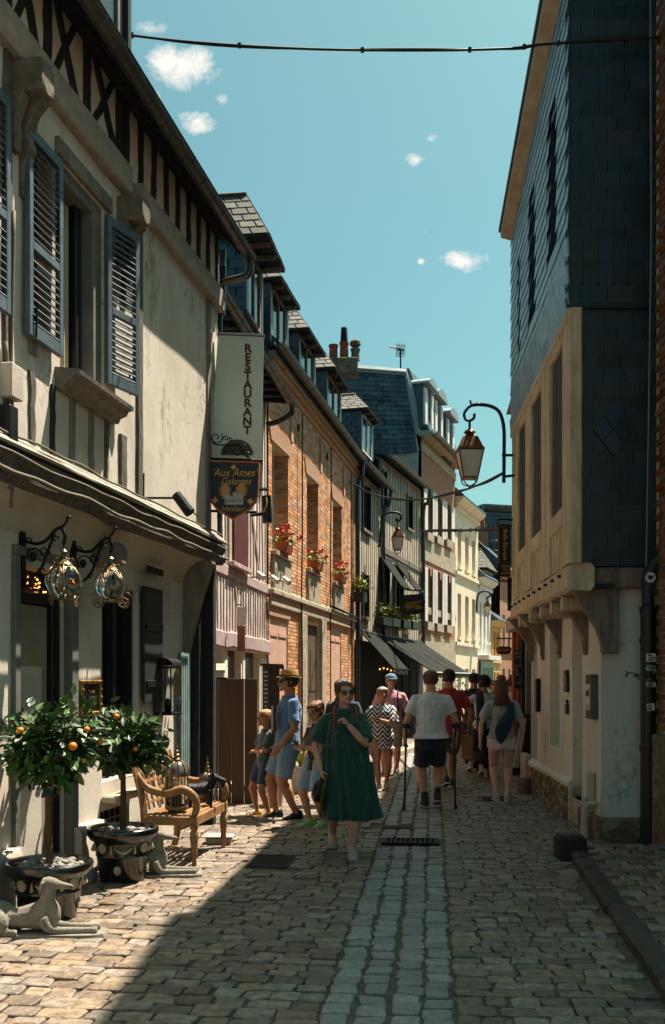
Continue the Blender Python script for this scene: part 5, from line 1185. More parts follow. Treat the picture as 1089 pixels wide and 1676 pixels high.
# ================================================================= MANSARD HOUSE and further houses
f4 = Fr(3.13, 34.4, 4.98, 39.7); l4 = 5.6
HM = thing('mansard_house', f4.pt(3, 0, 0), 'tall brick and stone house with slate mansard roof and white shutters', 'house')
z4 = 10.2; M_BRICKF = mat('brick_far', 'a87c62', .92, col2='86604a', scale=9, bump=.4, bscale=30)
cols = [(697, 704.5), (713, 720.5), (729, 735.5)]; rows4 = [(800, 872, 690), (930, 1018, 690)]
hw = []
for a, b in cols:
    for ya, yb, _ in rows4:
        a_, b_ = f4.ux(a), f4.ux(b); px = (a + b) / 2; s_ = (px - 700) * .75 if ya < 900 else (px - 700) * .35
        hw.append((a_, b_, f4.zy(px, yb + s_ * .5), f4.zy(px, ya + s_)))
mb = MB(); wall(mb, f4, 0, l4, 0, z4, 0, [(*h, .2) for h in hw]); mb.build('wall', M_BRICKF, HM)
MB().fbox(f4, 0, l4, -7, -.22, 0, z4).build('core', M_DARK, HM)
for za, zb_ in ((0, 2.29), (2.3, 3.2), (4.0, 4.25), (5.9, 6.7), (z4 - .5, z4 - .2)): MB().fbox(f4, -.02, l4 + .02, -.02, .05 if zb_ - za < .4 else .03, za, zb_).build('stone_band', M_STONE, HM)
for k, h in enumerate(hw):
    a, b, c, e = h; w_ = MB().fbox(f4, a, a + .05, -.16, -.1, c, e).build('window', M_WHITE, HM); MB().fbox(f4, a + .05, b, -.18, -.16, c, e).build('pane', M_GLASSDK, w_)
    MB().fbox(f4, a - .15, b + .15, -.02, .12, c - .3, c - .004).build('sill', M_STONE, w_)
    for s0_, s1_ in ((a - .62, a - .04), (b + .04, b + .62)): MB().fbox(f4, max(.02, s0_), s1_, .055, .1, c, e - .02).build('shutter', M_WHITEB, w_)
mb = MB(); mb.loft([[f4.pt(q, d, e) for d, e in ((.35, z4), (.4, z4 + .15), (-.1, z4 + .2), (-.1, z4))] for q in (-.1, l4 + .1)]); mb.build('cornice', M_STONE, HM)
gutter('gutter', f4.pt(-.1, .45, z4 + .12), f4.pt(l4 + .1, .45, z4 + .12), .11, M_ZINC, HM, f4.n, 8)
mt = 12.65; prof = [(.3, z4 + .2), (.0, z4 + 1.0), (-.25, z4 + 1.9), (-.45, mt), (-6.5, mt + .3), (-6.5, z4)]
mb = MB(); mb.loft([[f4.pt(q, d, e) for d, e in prof] for q in (.0, l4)]); mb.build('mansard_roof', M_SLATE_ISL, HM)
sl_ = MB(); a = [f4.pt(-.03, d, e) for d, e in ((-3.2, z4 - .6), (.15, z4 - .6), (-.42, mt), (-3.2, mt + .1))]
slate_slope(sl_, P(563, 745, 34.3), P(684, 740, 34.3), P(664, 612, 34.3), P(563, 604, 34.3), 17, .5, .03); sl_.build('gable_slates', M_SLATE_PATCH, HM, kind='stuff', fix=False)
mb = MB(); mb.prism([P(560, 800, 34.36), P(684, 800, 34.36), P(686, 735, 34.36), P(664, 606, 34.36), P(560, 598, 34.36)], (0, .1, 0)); mb.build('gable_wall', M_PLASTER2, HM)
mb = MB(); mb.tube([P(560, 602, 34.3), P(664, 610, 34.3), P(672, 640, 34.35), P(684, 712, 34.4)], .14, 6); mb.build('zinc_edge', mat('zinc_pale', '8d9a9c', .5, metal=.3, bump=.1), HM)
for k, (a, b, yt, yb) in enumerate(((693, 705, 635, 705), (708, 722, 655, 725), (728, 741, 685, 755))):
    a_, b_ = f4.ux(a, .1), f4.ux(b, .1); c, e = f4.zy((a + b) / 2, yb, .1), f4.zy((a + b) / 2, yt, .1)
    dm = MB().fbox(f4, a_, b_, -1.5, .12, c, e).build('dormer', M_SLATE_ISL, HM); um = (a_ + b_) / 2; r_ = (b_ - a_) / 2 + .08
    mb = MB(); mb.prism([f4.pt(um + r_ * math.cos(t_), -1.5, e + r_ * .45 * math.sin(t_)) for t_ in [math.pi * i / 10 for i in range(11)]], f4.n * 1.85); mb.build('arched_roof', MATS['zinc_pale'], dm)
    MB().fbox(f4, um - .28, um + .28, .121, .14, c + .1, e - .1).build('pane', M_GLASSDK, dm)
    for s_ in (-1, 1): MB().fbox(f4, *sorted((um + s_ * .3, um + s_ * .62)), .125, .2, c + .1, e - .15).build('shutter', M_WHITEB, dm)
mb = MB(); q = f4.ux(716); mb.prism([f4.pt(l4 - 1.9 + .55 * math.cos(t_), .02, 1.5 + .7 * math.sin(t_)) for t_ in [math.pi * i / 12 for i in range(13)]], f4.n * .06); mb.build('arch', M_BRICKB, HM)
mb = MB(); mb.prism([f4.pt(l4 - 1.9 + .4 * math.cos(t_), .07, 1.45 + .5 * math.sin(t_)) for t_ in [math.pi * i / 12 for i in range(13)]], f4.n * .02); mb.build('arch_door', M_TIMB_DK, HM)
def far_house(name, lab, fr, ln, zt, m, cols, rows_, sill=M_STONE, roofh=2.5, shut=None, winm=M_GLASSDK, corn=.35, rm=M_SLATE_ISL):
    h = thing(name, fr.pt(ln / 2, 0, 0), lab, 'house'); ws_ = []
    for a, b in cols:
        for c, e in rows_: ws_.append((a, b, c, e, .18))
    mb = MB(); wall(mb, fr, 0, ln, 0, zt, 0, ws_); mb.build('wall', m, h); MB().fbox(fr, 0, ln, -6, -.2, 0, zt).build('core', M_DARK, h)
    for a, b, c, e, _ in ws_:
        w_ = MB().fbox(fr, a, a + .06, -.15, -.08, c, e).build('window', M_WHITE, h); MB().fbox(fr, b - .06, b, -.15, -.08, c, e).build('frame', M_WHITE, w_); MB().fbox(fr, a + .06, b - .06, -.16, -.15, c, e).build('pane', winm, w_); MB().fbox(fr, a - .08, b + .08, .002, .1, c - .12, c - .003).build('sill', m, w_)
        if shut:
            for s0_, s1_ in ((a - .45, a - .02), (b + .02, b + .45)): MB().fbox(fr, s0_, s1_, .004, .05, c, e).build('shutter', shut, w_)
    for zq in [r_[0] - .35 for r_ in rows_[1:]] + [zt - .4]: MB().fbox(fr, -.01, ln + .01, .0, .09, zq, zq + .14).build('string_course', m, h)
    mb = MB(); mb.loft([[fr.pt(q, d, e) for d, e in ((.0, zt - .25), (corn * .5, zt - .15), (corn, zt), (corn, zt + .08), (-.1, zt + .1))] for q in (-.02, ln + .02)]); mb.build('cornice', m, h)
    mb = MB(); mb.loft([[fr.pt(q, d, e) for d, e in ((corn + .02, zt + .09), (corn, zt + .16), (-roofh * .9, zt + roofh), (-6, zt + roofh), (-6, zt + .05))] for q in (-.03, ln + .03)]); mb.build('roof', rm, h)
    return h
f5 = Fr(4.98, 39.7, 6.6, 44.3); l5 = 4.87
far_house('cream_house', 'tall cream rendered house with closed beige shutters', f5, l5, 9.0, M_CREAMB, [(.5, 1.2), (2.0, 2.75), (3.5, 4.25)], [(.3, 2.1), (3.4, 5.2), (6.3, 7.8)], winm=mat('beige_blind', 'c9b083', .8, bump=.05))
f6 = Fr(6.6, 44.3, 7.62, 47.0); l6 = 2.9
HW = far_house('white_house', 'white rendered house with tall windows and a pale green shopfront', f6, l6, 6.2, M_WHITEB, [(.35, .75), (1.2, 1.6), (2.0, 2.4)], [(3.4, 5.2)], winm=mat('grey_blind', 'a9aaa4', .7, bump=.05), roofh=2.4)
MB().fbox(f6, .1, l6 - .1, .1, .16, .2, 2.5).build('green_shopfront', mat('pale_green_paint', '9fb9ac', .6, col2='86a295', bump=.05), HW)
for k in range(4): MB().fbox(f6, .3 + k * .62, .75 + k * .62, .161, .18, .8, 2.2).build('shop_pane', mat('shop_glass_green', '4d7468', .2, bump=0, spec=.7), HW)
MB().fbox(f6, 0, l6, .0, .5, 2.55, 2.75).build('shop_canopy', M_WHITEB, HW)
dormer(f6, HW, (798, 930), (815, 936), .3, 6.5, 1.0, mface=M_WHITE, cheek=M_SLATE_ISL)
f7 = Fr(7.62, 47.0, 8.5, 49.6); far_house('yellow_house', 'small ochre yellow house far down the street', f7, 2.75, 4.4, M_YELB, [(.5, 1.0), (1.6, 2.1)], [(.6, 2.0), (2.8, 3.9)], roofh=1.6, shut=mat('yellow_shutter', 'c8964e', .7, bump=.05))
f8 = Fr(8.5, 49.6, 9.9, 53.6); far_house('far_brick_house', 'narrow dark brick house at the bend of the street', f8, 4.2, 7.2, M_BRICKF, [(.8, 1.5), (2.6, 3.3)], [(.5, 2.2), (3.4, 5.0)], roofh=3)
f9 = Fr(8.6, 56.0, 15, 58.0); H9 = far_house('far_slate_house', 'slate blue gabled house closing the view above the far roofs', f9, 6.5, 11.5, M_SLATE_ISL, [(1, 1.8), (3.5, 4.3)], [(7, 8.6)], roofh=.2)
mb = MB(); mb.prism([P(783, 905, 55.5), P(776, 1000, 55.5), P(850, 1000, 55.5), P(850, 890, 55.5), P(800, 890, 55.5)], (0, .3, 0)); mb.build('gable', M_SLATE_DK, H9)
cs = MB().box(P(783, 895, 52), (.9, .8, 2.2)).build('chimney', M_BRICKF, H9)
for k in (-1, 1): mb = MB(); mb.lathe(P(783, 862, 52) + V((k * .22, 0, 0)), [(.14, 0), (.13, .5), (.17, .55)], 8); mb.build('chimney_pot', M_TERRA, cs)
t = thing('roof_antenna', P(810, 930, 54), 'thin metal mast behind the far roofs', 'antenna mast')
mb = MB(); mb.tube([P(810, 1000, 54), P(810, 873, 54)], .05, 6); mb.build('mast', M_ZINC, t)
for k in range(6): mb = MB(); mb.tube([P(806, 885 + k * 16, 54), P(815, 885 + k * 16, 54)], .035, 5); mb.build('rung', M_ZINC, t)
# ================================================================= SIGNS
YS = 10.78
def q_(px, py, dy=0.): return P(px, py, YS + dy)
t = thing('restaurant_banner', q_(345, 650), 'tall grey-green banner reading RESTAURANT in dark red letters', 'banner sign')
mb = MB(); mb.hexa([q_(342, 756), q_(429, 758), q_(429, 758, .07), q_(342, 756, .07), q_(357, 548), q_(432, 551), q_(432, 551, .07), q_(357, 548, .07)]); mb.build('panel', mat('banner_green', 'c9d3c8', .6, col2='b8c2b6', scale=1.5, bump=.05), t, bevel=.008)
mb = MB(); mb.hexa([q_(341, 757, -.006), q_(429, 759, -.006), q_(429, 759, .08), q_(341, 757, .08), q_(341.5, 749, -.006), q_(429, 751, -.006), q_(429, 751, .08), q_(341.5, 749, .08)]); mb.build('lower_band', M_OXBLOOD, t)
for px0, px1, py in ((356, 433, 548),): MB().tube([q_(px0, py, .03), q_(px1, py + 3, .03)], .03, 8).build('top_bar', M_ZINC, t)
for i, chr_ in enumerate('RESTAURANT'):
    text_mb(chr_, .125, q_(406 - i * .12, 570.5 + i * 14.9, -.004), (1, 0, 0), (0, 0, 1), depth=.003, bold=.004, sx=1.05).build('letter', M_OXBLOOD, t, fix=False)
# drawn dish with cloche and fork at its foot (flat print)
M_PRINT = mat('print_dark', '4a4a44', .7, bump=0); mb = MB()
mb.add([q_(362 + 26 + 27 * math.cos(a), 745 - 26 * math.sin(a), -.003) for a in [math.pi * i / 12 for i in range(13)]], [tuple(range(13))]); mb.build('printed_dish', M_PRINT, t, fix=False)
# shield
t = thing('shield_sign', q_(383, 850), 'black shield sign with orange border, gold wings and script lettering', 'sign')
YS2 = 10.62
def w_(px, py, dy=0.): return P(px, py, YS2 + dy)
shp = [(342, 753), (425, 756), (424, 790), (423, 810), (419, 822), (411, 832), (396, 842), (381, 851), (367, 842), (353, 833), (345, 822), (341.5, 808), (341, 785)]
def inset_(k): cx, cy = 383, 793; return [(cx + (x - cx) * k, cy + (y - cy) * k) for x, y in shp]
mb = MB(); mb.prism([w_(*p) for p in shp], (0, .05, 0)); mb.build('board', mat('sign_gold', 'b98a35', .5, col2='9a6e25', bump=.05), t)
mb = MB(); mb.prism([w_(*p, -.004) for p in inset_(.975)], (0, .01, 0)); mb.build('border', mat('sign_red', 'a03a1a', .5, bump=.03), t)
mb = MB(); mb.prism([w_(*p, -.008) for p in inset_(.935)], (0, .01, 0)); face = mb.build('face', mat('sign_black', '171b20', .5, bump=.03), t)
M_SG = mat('sign_lettering', 'd0a04a', .5, bump=0)
for s_, sz_, px, py, x_ in (("'Aux Ames'", .125, 383, 774, .85), ('Galantes', .11, 386, 788, .85), ('Honfleur', .085, 381, 833, .8)):
    text_mb(s_, sz_, w_(px, py, -.011), (1, 0, 0), (0, 0, 1), depth=.002, shear=.35, bold=-.001, sx=x_).build('lettering', M_SG, face, fix=False)
def fleur(px, py, s=1.):
    for pts in ([(0, -6), (2.4, -1), (1, 3), (-1, 3), (-2.4, -1)], [(-1.5, 2.4), (-3, -2), (-5, -1), (-4.6, 2), (-2.5, 3.4)], [(1.5, 2.4), (3, -2), (5, -1), (4.6, 2), (2.5, 3.4)], [(-2.6, 2.6), (2.6, 2.6), (2.6, 3.6), (-2.6, 3.6)], [(0, 7), (1.6, 3.8), (-1.6, 3.8)]):
        MB().prism([w_(px + a * s, py + b * s, -.010) for a, b in pts], (0, .003, 0)).build('fleur_de_lis', M_SG, face)
fleur(382.5, 764, .85); fleur(352, 818); fleur(410, 820)
M_WING = mat('sign_wing', 'b5895a', .6, bump=.05); M_CAST = mat('sign_castle', 'a3a7a3', .6, bump=.05)
for s_ in (-1, 1):
    for k in range(7):
        a0 = (382 + s_ * 3, 812 - k * 2); tip = (382 + s_ * (20 + 5 * math.sin(k * .5)), 815 - k * 4.2)
        MB().prism([w_(a0[0], a0[1], -.0102 - k * .0006), w_(*((a0[0] + tip[0]) / 2, (a0[1] + tip[1]) / 2 - 3.4), -.0102 - k * .0006), w_(*tip, -.0102 - k * .0006), w_((a0[0] + tip[0]) / 2, (a0[1] + tip[1]) / 2 + 2.2, -.0102 - k * .0006)], (0, .002, 0)).build('wing_feather', M_WING, face)
for x0, x1, y0 in ((368, 375, 811), (375.2, 381, 813), (381.2, 388, 807), (388.2, 398, 810)):
    MB().prism([w_(x0, 826, -.0162), w_(x1, 826, -.0162), w_(x1, y0, -.0162), w_((x0 + x1) / 2, y0 - 2.5, -.0162), w_(x0, y0, -.0162)], (0, .002, 0)).build('castle_block', M_CAST, face)
    for k in range(2): MB().prism([w_(x0 + 1.5 + k * 3, 822, -.0172), w_(x0 + 2.8 + k * 3, 822, -.0172), w_(x0 + 2.8 + k * 3, 817, -.0172), w_(x0 + 1.5 + k * 3, 817, -.0172)], (0, .001, 0)).build('castle_window', M_PRINT, face)
# scrolled iron bracket over the shield
X_, Z_ = V((1, 0, 0)), V((0, 0, 1)); k_ = YS2 / F
def scroll(name, pts, r, par, m=M_IRON): return MB().tube(pts, r, 6).build(name, m, par, smooth=True)
scroll('bar', [w_(332, 750), w_(430, 753)], .011, t)
for cx, cy, r, a0, a1 in ((354, 716, 11, .6, -7.4), (370, 718, 5, 3.5, -3.4), (377, 720, 4, 3, -4), (387, 738, 13, 2.6, -4.6), (405, 745, 6, 3.4, -4.6), (372, 737, 7, .2, 6.6), (396, 733, 8, 1, -5.2)):
    scroll('scroll', spiral(w_(cx, cy), X_, Z_, r * k_, r * k_ * .22, a0, a1, 26), .006, t)
scroll('scroll', bez([w_(333, 706), w_(343, 712), w_(352, 727), w_(372, 728), w_(392, 730), w_(400, 742), w_(412, 752)], 5), .008, t)
scroll('lower_bar', [w_(332, 836, .06), w_(420, 838, .06)], .016, t)
# arm light and cylinder lamp beside the signs
t = thing('cylinder_lamp', P(437, 835, 10.85), 'black cylinder downlight on an arm right of the shield sign', 'lamp')
MB().tube([P(436, 812, 10.85), P(438, 856, 10.85)], .055, 14).build('body', M_BLACK, t, smooth='auto'); MB().tube([P(420, 800, 10.85), P(440, 801, 10.85)], .02, 6).build('arm', M_TIMB_DK, t); MB().tube([P(410, 843, 10.85), P(433, 841, 10.85)], .02, 6).build('arm', M_TIMB_DK, t)
MB().tube(bez([P(432, 838, 10.79), P(437, 825, 10.77), P(436, 814, 10.79)], 4), .006, 5).build('lead', M_WHITE, t)
# ================================================================= CARRIAGE LANTERNS on scrolled arms
def lantern(px, py, q, dd, lab, swing=0):
    c = f1.pt(q, dd, 0); s_ = c.y / F; zt = CH - (py - HY) * s_; t = thing('carriage_lantern', V((c.x, c.y, zt - .3)), lab, 'lantern', 'pumpkin-carriage lanterns over the door')
    # wall arm
    pl = f1.pt(q, .01, zt + .1); MB().fbox(f1, q - .03, q + .03, .0, .03, zt - .06, zt + .36).build('arm_plate', M_IRON, t)
    A = f1.pt(q, .02, zt + .3); B = f1.pt(q, dd - .02, zt + .34)
    def L_(d, e): return f1.pt(q, d, zt + e)
    for pts, r in (([L_(.02, .3), L_(.12, .27), L_(.2, .29), L_(.27, .36), L_(dd - .02, .38), L_(dd + .01, .32), L_(dd, .26)], .013), ([L_(.02, .0), L_(.1, .03), L_(.17, .1), L_(.22, .22), L_(.27, .34)], .011),
                   ([L_(dd - .02, .38), L_(dd + .02, .42), L_(dd + .035, .46), L_(dd + .05, .45)], .009)): MB().tube(bez(pts, 5), r, 6).build('arm', M_IRON, t, smooth=True)
    for d0, e0, r, a1 in ((.1, .18, .07, 7.5), (.19, .22, .045, -6.5), (.06, .29, .03, 6.5), (.16, .07, .03, 6), (.27, .3, .03, 6)):
        MB().tube(spiral(L_(d0, e0), f1.n, (0, 0, 1), r, r * .2, 0, a1, 22), .006, 5).build('scroll', M_IRON, t, smooth=True)
    MB().ball(L_(.1, .18), (.03, .03, .03), 8, 5).build('rosette', M_IRON, t)
    MB().tube([L_(dd, .27), L_(dd, .2)], .005, 5).build('chain', M_IRON, t)
    # pumpkin body
    O = V((c.x, c.y, zt)); n = 48; R0, Hh = .135, .13
    def rr(v, a): return R0 * math.sin(math.pi * (v * .86 + .09)) ** .8 * (1 - .09 * abs(math.sin(a * 3)) ** .0 * (1 - abs(math.sin(a * 3))) * 1.6)
    rings = [[O + V((math.cos(6.28318 * j / n) * rr(i / 12, 6.28318 * j / n), math.sin(6.28318 * j / n) * rr(i / 12, 6.28318 * j / n), -Hh + 2 * Hh * i / 12)) for j in range(n)] for i in range(13)]
    MB().loft(rings, cap=False).build('glass', M_GLASS, t, smooth=True)
    for k in range(6):
        a = 6.28318 * k / 6 + .3 + swing; MB().tube([O + V((math.cos(a) * rr(i / 12, a) * 1.0, math.sin(a) * rr(i / 12, a), -Hh + 2 * Hh * i / 12)) for i in range(13)], .006, 5).build('rib', M_BRASS, t, smooth=True)
        hp = [O + V((math.cos(a + x) * rr(e, a + x) * 1.03, math.sin(a + x) * rr(e, a + x) * 1.03, -Hh + 2 * Hh * e)) for x, e in ((.06, .62), (.18, .8), (.52, .86), (.86, .8), (.98, .62))]; MB().tube(bez(hp, 3), .005, 5).build('heart_trim', M_BRASS, t, smooth=True)
    MB().lathe(O + V((0, 0, Hh * .78)), [(.06, 0), (.068, .01), (.045, .035), (.02, .05), (.016, .1), (.03, .105), (.01, .125)], 14).build('crown', M_BRASS, t, smooth='auto')
    for k in range(6):
        a = 6.28318 * k / 6; MB().tube(spiral(O + V((math.cos(a) * .05, math.sin(a) * .05, Hh + .015)), (math.cos(a), math.sin(a), 0), (0, 0, 1), .028, .006, -1.5, 4.5, 14), .004, 5).build('crown_scroll', M_BRASS, t)
    MB().lathe(O + V((0, 0, -Hh - .012)), [(.05, 0), (.075, .006), (.06, .02)], 14).build('base', M_BRASS, t)
    for k in range(4):
        sx, sy = ((-1, -1), (1, -1), (1, 1), (-1, 1))[k]; ca, sa = math.cos(swing), math.sin(swing); wc = O + V((ca * sx * .1 - sa * sy * .055, sa * sx * .1 + ca * sy * .055, -Hh - .015)); ax = V((ca, sa, 0))
        w_ = MB().tube(spiral(wc, ax, (0, 0, 1), .038, .038, 0, 6.2832, 20), .0045, 5).build('wheel', M_BRASS, t)
        for j in range(3): MB().tube([wc + (ax * math.cos(j * 1.047) + Z_ * math.sin(j * 1.047)) * .037, wc - (ax * math.cos(j * 1.047) + Z_ * math.sin(j * 1.047)) * .037], .0028, 4).build('spoke', M_BRASS, w_)
        MB().tube(spiral(wc + ax * sx * .03 + V((0, 0, .06)), ax * sx, (0, 0, 1), .035, .008, -2, 3.6, 14), .004, 5).build('side_scroll', M_BRASS, t)
    MB().tube([O + V((0, 0, -Hh)), O + V((0, 0, -.03))], .012, 8).build('candle', M_OPAL, t)
lantern(105, 950, f1.ux(33), .34, 'nearer pumpkin-carriage glass lantern on a scrolled arm above the door', 1.5)
lantern(183, 957, f1.ux(117), .34, 'farther pumpkin-carriage glass lantern with visible wheels and scrolls', .1)
# ================================================================= POTTED ORANGE TREES
def potted_tree(c, rim, hp, trunk_top, crown_c, cr, lab, seed, noran, npb=74, lean=V((0, 0, 0))):
    rg = random.Random(seed); t = thing('potted_orange_tree', c, lab, 'potted tree', 'potted orange trees by the door')
    r = rim; prof = [(r * .56, 0), (r * .6, .01), (r * .72, hp * .5), (r * .745, hp * .52), (r * .73, hp * .55), (r * .80, hp * .76), (r * .90, hp * .8), (r * .93, hp * .84), (r * .98, hp * .87), (r, hp * .93), (r * .985, hp * .985), (r * .95, hp), (r * .88, hp * .985), (r * .86, hp * .9), (r * .84, hp * .86)]
    pot = MB().lathe(c, prof, 44).build('pot', M_POT, t, smooth='auto')
    MB().lathe(c + V((0, 0, hp * .8)), [(r * .8, 0), (r * .82, .02), (r * .8, .04)], 30).build('soil', M_JOINT, t)
    pm = [MB().ball((0, 0, 0), (1, .8, .62), 7, 5).mesh('pebble', mat('pebble', '8f8b84', .75, col2='5d5a55', bump=.3, rnd=.4), True) for _ in range(1)]
    for i in range(95):
        a, q = rg.uniform(0, 6.28), math.sqrt(rg.random()) * r * .76; s_ = rg.uniform(.016, .034); inst('pebble', pm[0], pot, c + V((math.cos(a) * q, math.sin(a) * q, hp * .8 + .045 + rg.uniform(0, .012))), Matrix.Rotation(rg.uniform(0, 6), 3, 'Z'), (s_, s_, s_))
    # relief: garlands, tassels, medallions
    def on(a, h): 
        for (r0, z0), (r1, z1) in zip(prof, prof[1:]):
            if z0 <= h <= z1: rr_ = r0 + (r1 - r0) * (h - z0) / max(1e-6, z1 - z0); return c + V((math.sin(a) * (rr_ + .004), -math.cos(a) * (rr_ + .004), h))
        return c
    for k in range(4):
        a0 = 1.57 * k - .3
        g_ = MB(); pts = [on(a0 + .22 + .62 * i / 10, hp * (.70 - .085 * math.sin(math.pi * i / 10))) for i in range(11)]; g_.tube(pts, [.012 + .018 * math.sin(math.pi * i / 10) for i in range(11)], 7, flat=.5); g_.build('garland', M_RELIEF, pot, smooth=True)
        for s_ in (-1, 1):
            a = a0 + (.12 if s_ < 0 else .92); MB().tube([on(a, hp * .74), on(a + .02 * s_, hp * .68), on(a + .03 * s_, hp * .60)], [.008, .014, .024], 7, flat=.5).build('tassel', M_RELIEF, pot, smooth=True)
        m = MB(); o = on(a0 - .25, hp * .68); n_ = V((math.sin(a0 - .25), -math.cos(a0 - .25), 0)); tx = V((math.cos(a0 - .25), math.sin(a0 - .25), 0))
        m.prism([o + n_ * .006 + (tx * math.cos(j * .2618) + Z_ * math.sin(j * .2618)) * (.042 if j % 2 else .035) for j in range(24)], -n_ * .012); m.build('medallion', M_RELIEF, pot)
        a = a0 + .3; o = on(a, hp * .3); n_ = V((math.sin(a), -math.cos(a), 0)); tx = V((math.cos(a), math.sin(a), 0)); m = MB()
        m.prism([o + n_ * .006 + (tx * math.cos(j * .2618) * .8 + Z_ * math.sin(j * .2618)) * (.038 if j % 2 else .032) for j in range(24)], -n_ * .014); m.build('medallion', M_RELIEF, pot)
    top = c + V((0, 0, trunk_top)) + lean; base = c + V((.005, 0, hp * .82))
    tk = MB(); tk.tube([base.lerp(top, i / 10) + V((rg.uniform(-.006, .006), rg.uniform(-.006, .006), 0)) for i in range(11)], [.028 - .008 * i / 10 for i in range(11)], 9); tk.build('trunk', M_BARK, t, smooth=True)
    cc = c + crown_c; lv = MB(); tips = []; bm = []
    for i in range(npb):
        d = V((rg.gauss(0, 1), rg.gauss(0, 1), rg.gauss(.12, .75))).normalized(); k = rg.uniform(.5, 1.0) + .2 * math.sin(d.x * 4 + seed) * math.sin(d.z * 5 + 1) + (.28 if i % 9 == 0 else 0); e = cc + V((d.x * cr[0], d.y * cr[1], d.z * cr[2])) * k
        mid = top.lerp(e, .5) + V((rg.uniform(-.05, .05), rg.uniform(-.05, .05), rg.uniform(-.02, .06))); pts = bez([top + V((0, 0, -.02)), mid, e], 5); b = MB(); b.tube(pts, [.011 - .008 * j / (len(pts) - 1) for j in range(len(pts))], 5); b.build('branch', M_BARK, t)
        for q in range(26):
            p = pts[rg.randrange(4, len(pts))] + V((rg.gauss(0, .045), rg.gauss(0, .045), rg.gauss(0, .04))); dd = (p - cc).normalized() + V((rg.gauss(0, .8), rg.gauss(0, .8), rg.gauss(-.05, .6))); l_ = rg.choice((.05, .07, .09, .115)) * rg.uniform(.85, 1.1)
            leaf_poly(lv, p, dd, V((rg.gauss(0, .5), rg.gauss(0, .5), 1)), l_, l_ * .52)
    lv.build('crown', M_LEAF, t, kind='stuff', fix=False)
    om = MB().ball((0, 0, 0), 1, 14, 10).mesh('orange', M_ORANGE, True)
    for x, y, z_, s_ in noran: inst('orange', om, t, cc + V((x * cr[0], y * cr[1], z_ * cr[2])), None, (s_ * .7, s_ * .7, s_ * .66))
c1 = GP(80, 1507); c1.z = 0; k1 = c1.y / F
potted_tree(c1, .30, .41, .95, V((.015, 0, 1.25)), (.33, .3, .22), 'nearest orange tree in a glazed black pot with cream garlands', 3,
            [(-.42, -.75, .28, .033), (.83, -.4, .28, .032), (.62, -.7, -.2, .042), (1.0, .1, -.12, .033), (-.58, -.5, -.78, .04), (.75, -.3, -.68, .026)])
c2 = GP(201, 1446); c2.z = 0
potted_tree(c2, .29, .46, .96, V((.03, 0, 1.2)), (.31, .29, .21), 'second orange tree in a black pot, beside the wooden bench', 8,
            [(-.1, -.8, .75, .035), (.4, -.85, -.45, .03), (-.3, -.7, -.85, .027)])
# ================================================================= HOUND STATUES
def hound(c, ang, s, lab):
    """recumbent greyhound, head raised, on a long plinth; local x forward"""
    t = thing('hound_statue', c, lab, 'statue', 'stone greyhound statues'); R_ = Matrix.Rotation(ang, 3, 'Z')
    def T(x, y, z_): return c + R_ @ (V((x, y, z_)) * s)
    m = MB(); out_ = [(-.52, -.13), (.4, -.12), (.47, -.08), (.485, 0), (.47, .08), (.4, .12), (-.52, .13)]
    m.loft([[T(x * k, y * k, h) for x, y in out_] for k, h in ((.97, 0), (1, .012), (1, .05), (.975, .072))]); m.build('plinth', M_STATUE, t, smooth='auto')
    m = MB(); n = 12
    def ell(path):
        rings = []
        for (x, z_, ry, rz, yy) in path: rings.append([T(x, yy + ry * math.cos(6.28318 * j / n), z_ + rz * math.sin(6.28318 * j / n)) for j in range(n)])
        m.loft(rings)
    ell([(-.44, .13, .02, .02, 0), (-.42, .15, .07, .06, 0), (-.34, .165, .09, .085, 0), (-.24, .165, .08, .075, 0), (-.12, .165, .075, .07, 0), (-.02, .175, .085, .09, 0), (.07, .185, .085, .105, 0), (.13, .19, .06, .09, 0), (.16, .19, .02, .04, 0)])
    m.tube(bez([T(.03, 0, .20), T(.065, 0, .26), T(.08, 0, .32), T(.08, 0, .37)], 4), [s * q for q in (.085, .08, .072, .065, .06, .056, .052, .049, .047, .045, .045, .045, .044)], 12)
    ell([(.03, .395, .01, .01, 0), (.04, .398, .036, .036, 0), (.08, .40, .045, .043, 0), (.12, .395, .04, .038, 0), (.155, .385, .028, .029, 0), (.20, .377, .022, .022, 0), (.235, .372, .018, .018, 0), (.25, .372, .006, .006, 0)])
    for sy in (-1, 1):
        m.tube([T(.05, sy * .045, .415), T(.035, sy * .055, .37), T(.038, sy * .05, .325)], [s * .02, s * .024, s * .008], 8, flat=.5)
        m.tube(bez([T(.06, sy * .06, .17), T(.12, sy * .075, .10), T(.24, sy * .06, .092), T(.36, sy * .05, .09), T(.42, sy * .05, .088)], 4), [s * q for q in (.05, .046, .042, .038, .034, .03, .027, .025, .024, .024, .023, .022, .022, .024, .026, .03, .024)], 9)
        m.tube(bez([T(-.34, sy * .06, .2), T(-.24, sy * .1, .19), T(-.2, sy * .11, .12), T(-.3, sy * .11, .095), T(-.18, sy * .11, .088), T(-.1, sy * .11, .086)], 4), [s * q for q in (.06, .066, .068, .066, .06, .056, .052, .046, .04, .036, .03, .028, .026, .025, .025, .025, .025, .025, .026, .026, .02)], 9)
    m.tube(bez([T(-.44, 0, .13), T(-.48, .05, .1), T(-.42, .12, .09), T(-.32, .14, .086)], 4), [s * (.016 - .0008 * i) for i in range(13)], 7)
    b = m.build('hound', M_STATUE, t, smooth=True); md = b.modifiers.new('remesh', 'REMESH'); md.mode = 'VOXEL'; md.voxel_size = .007; md.use_smooth_shade = True
    sm = b.modifiers.new('smooth', 'SMOOTH'); sm.iterations = 2; sm.factor = .5
    return t
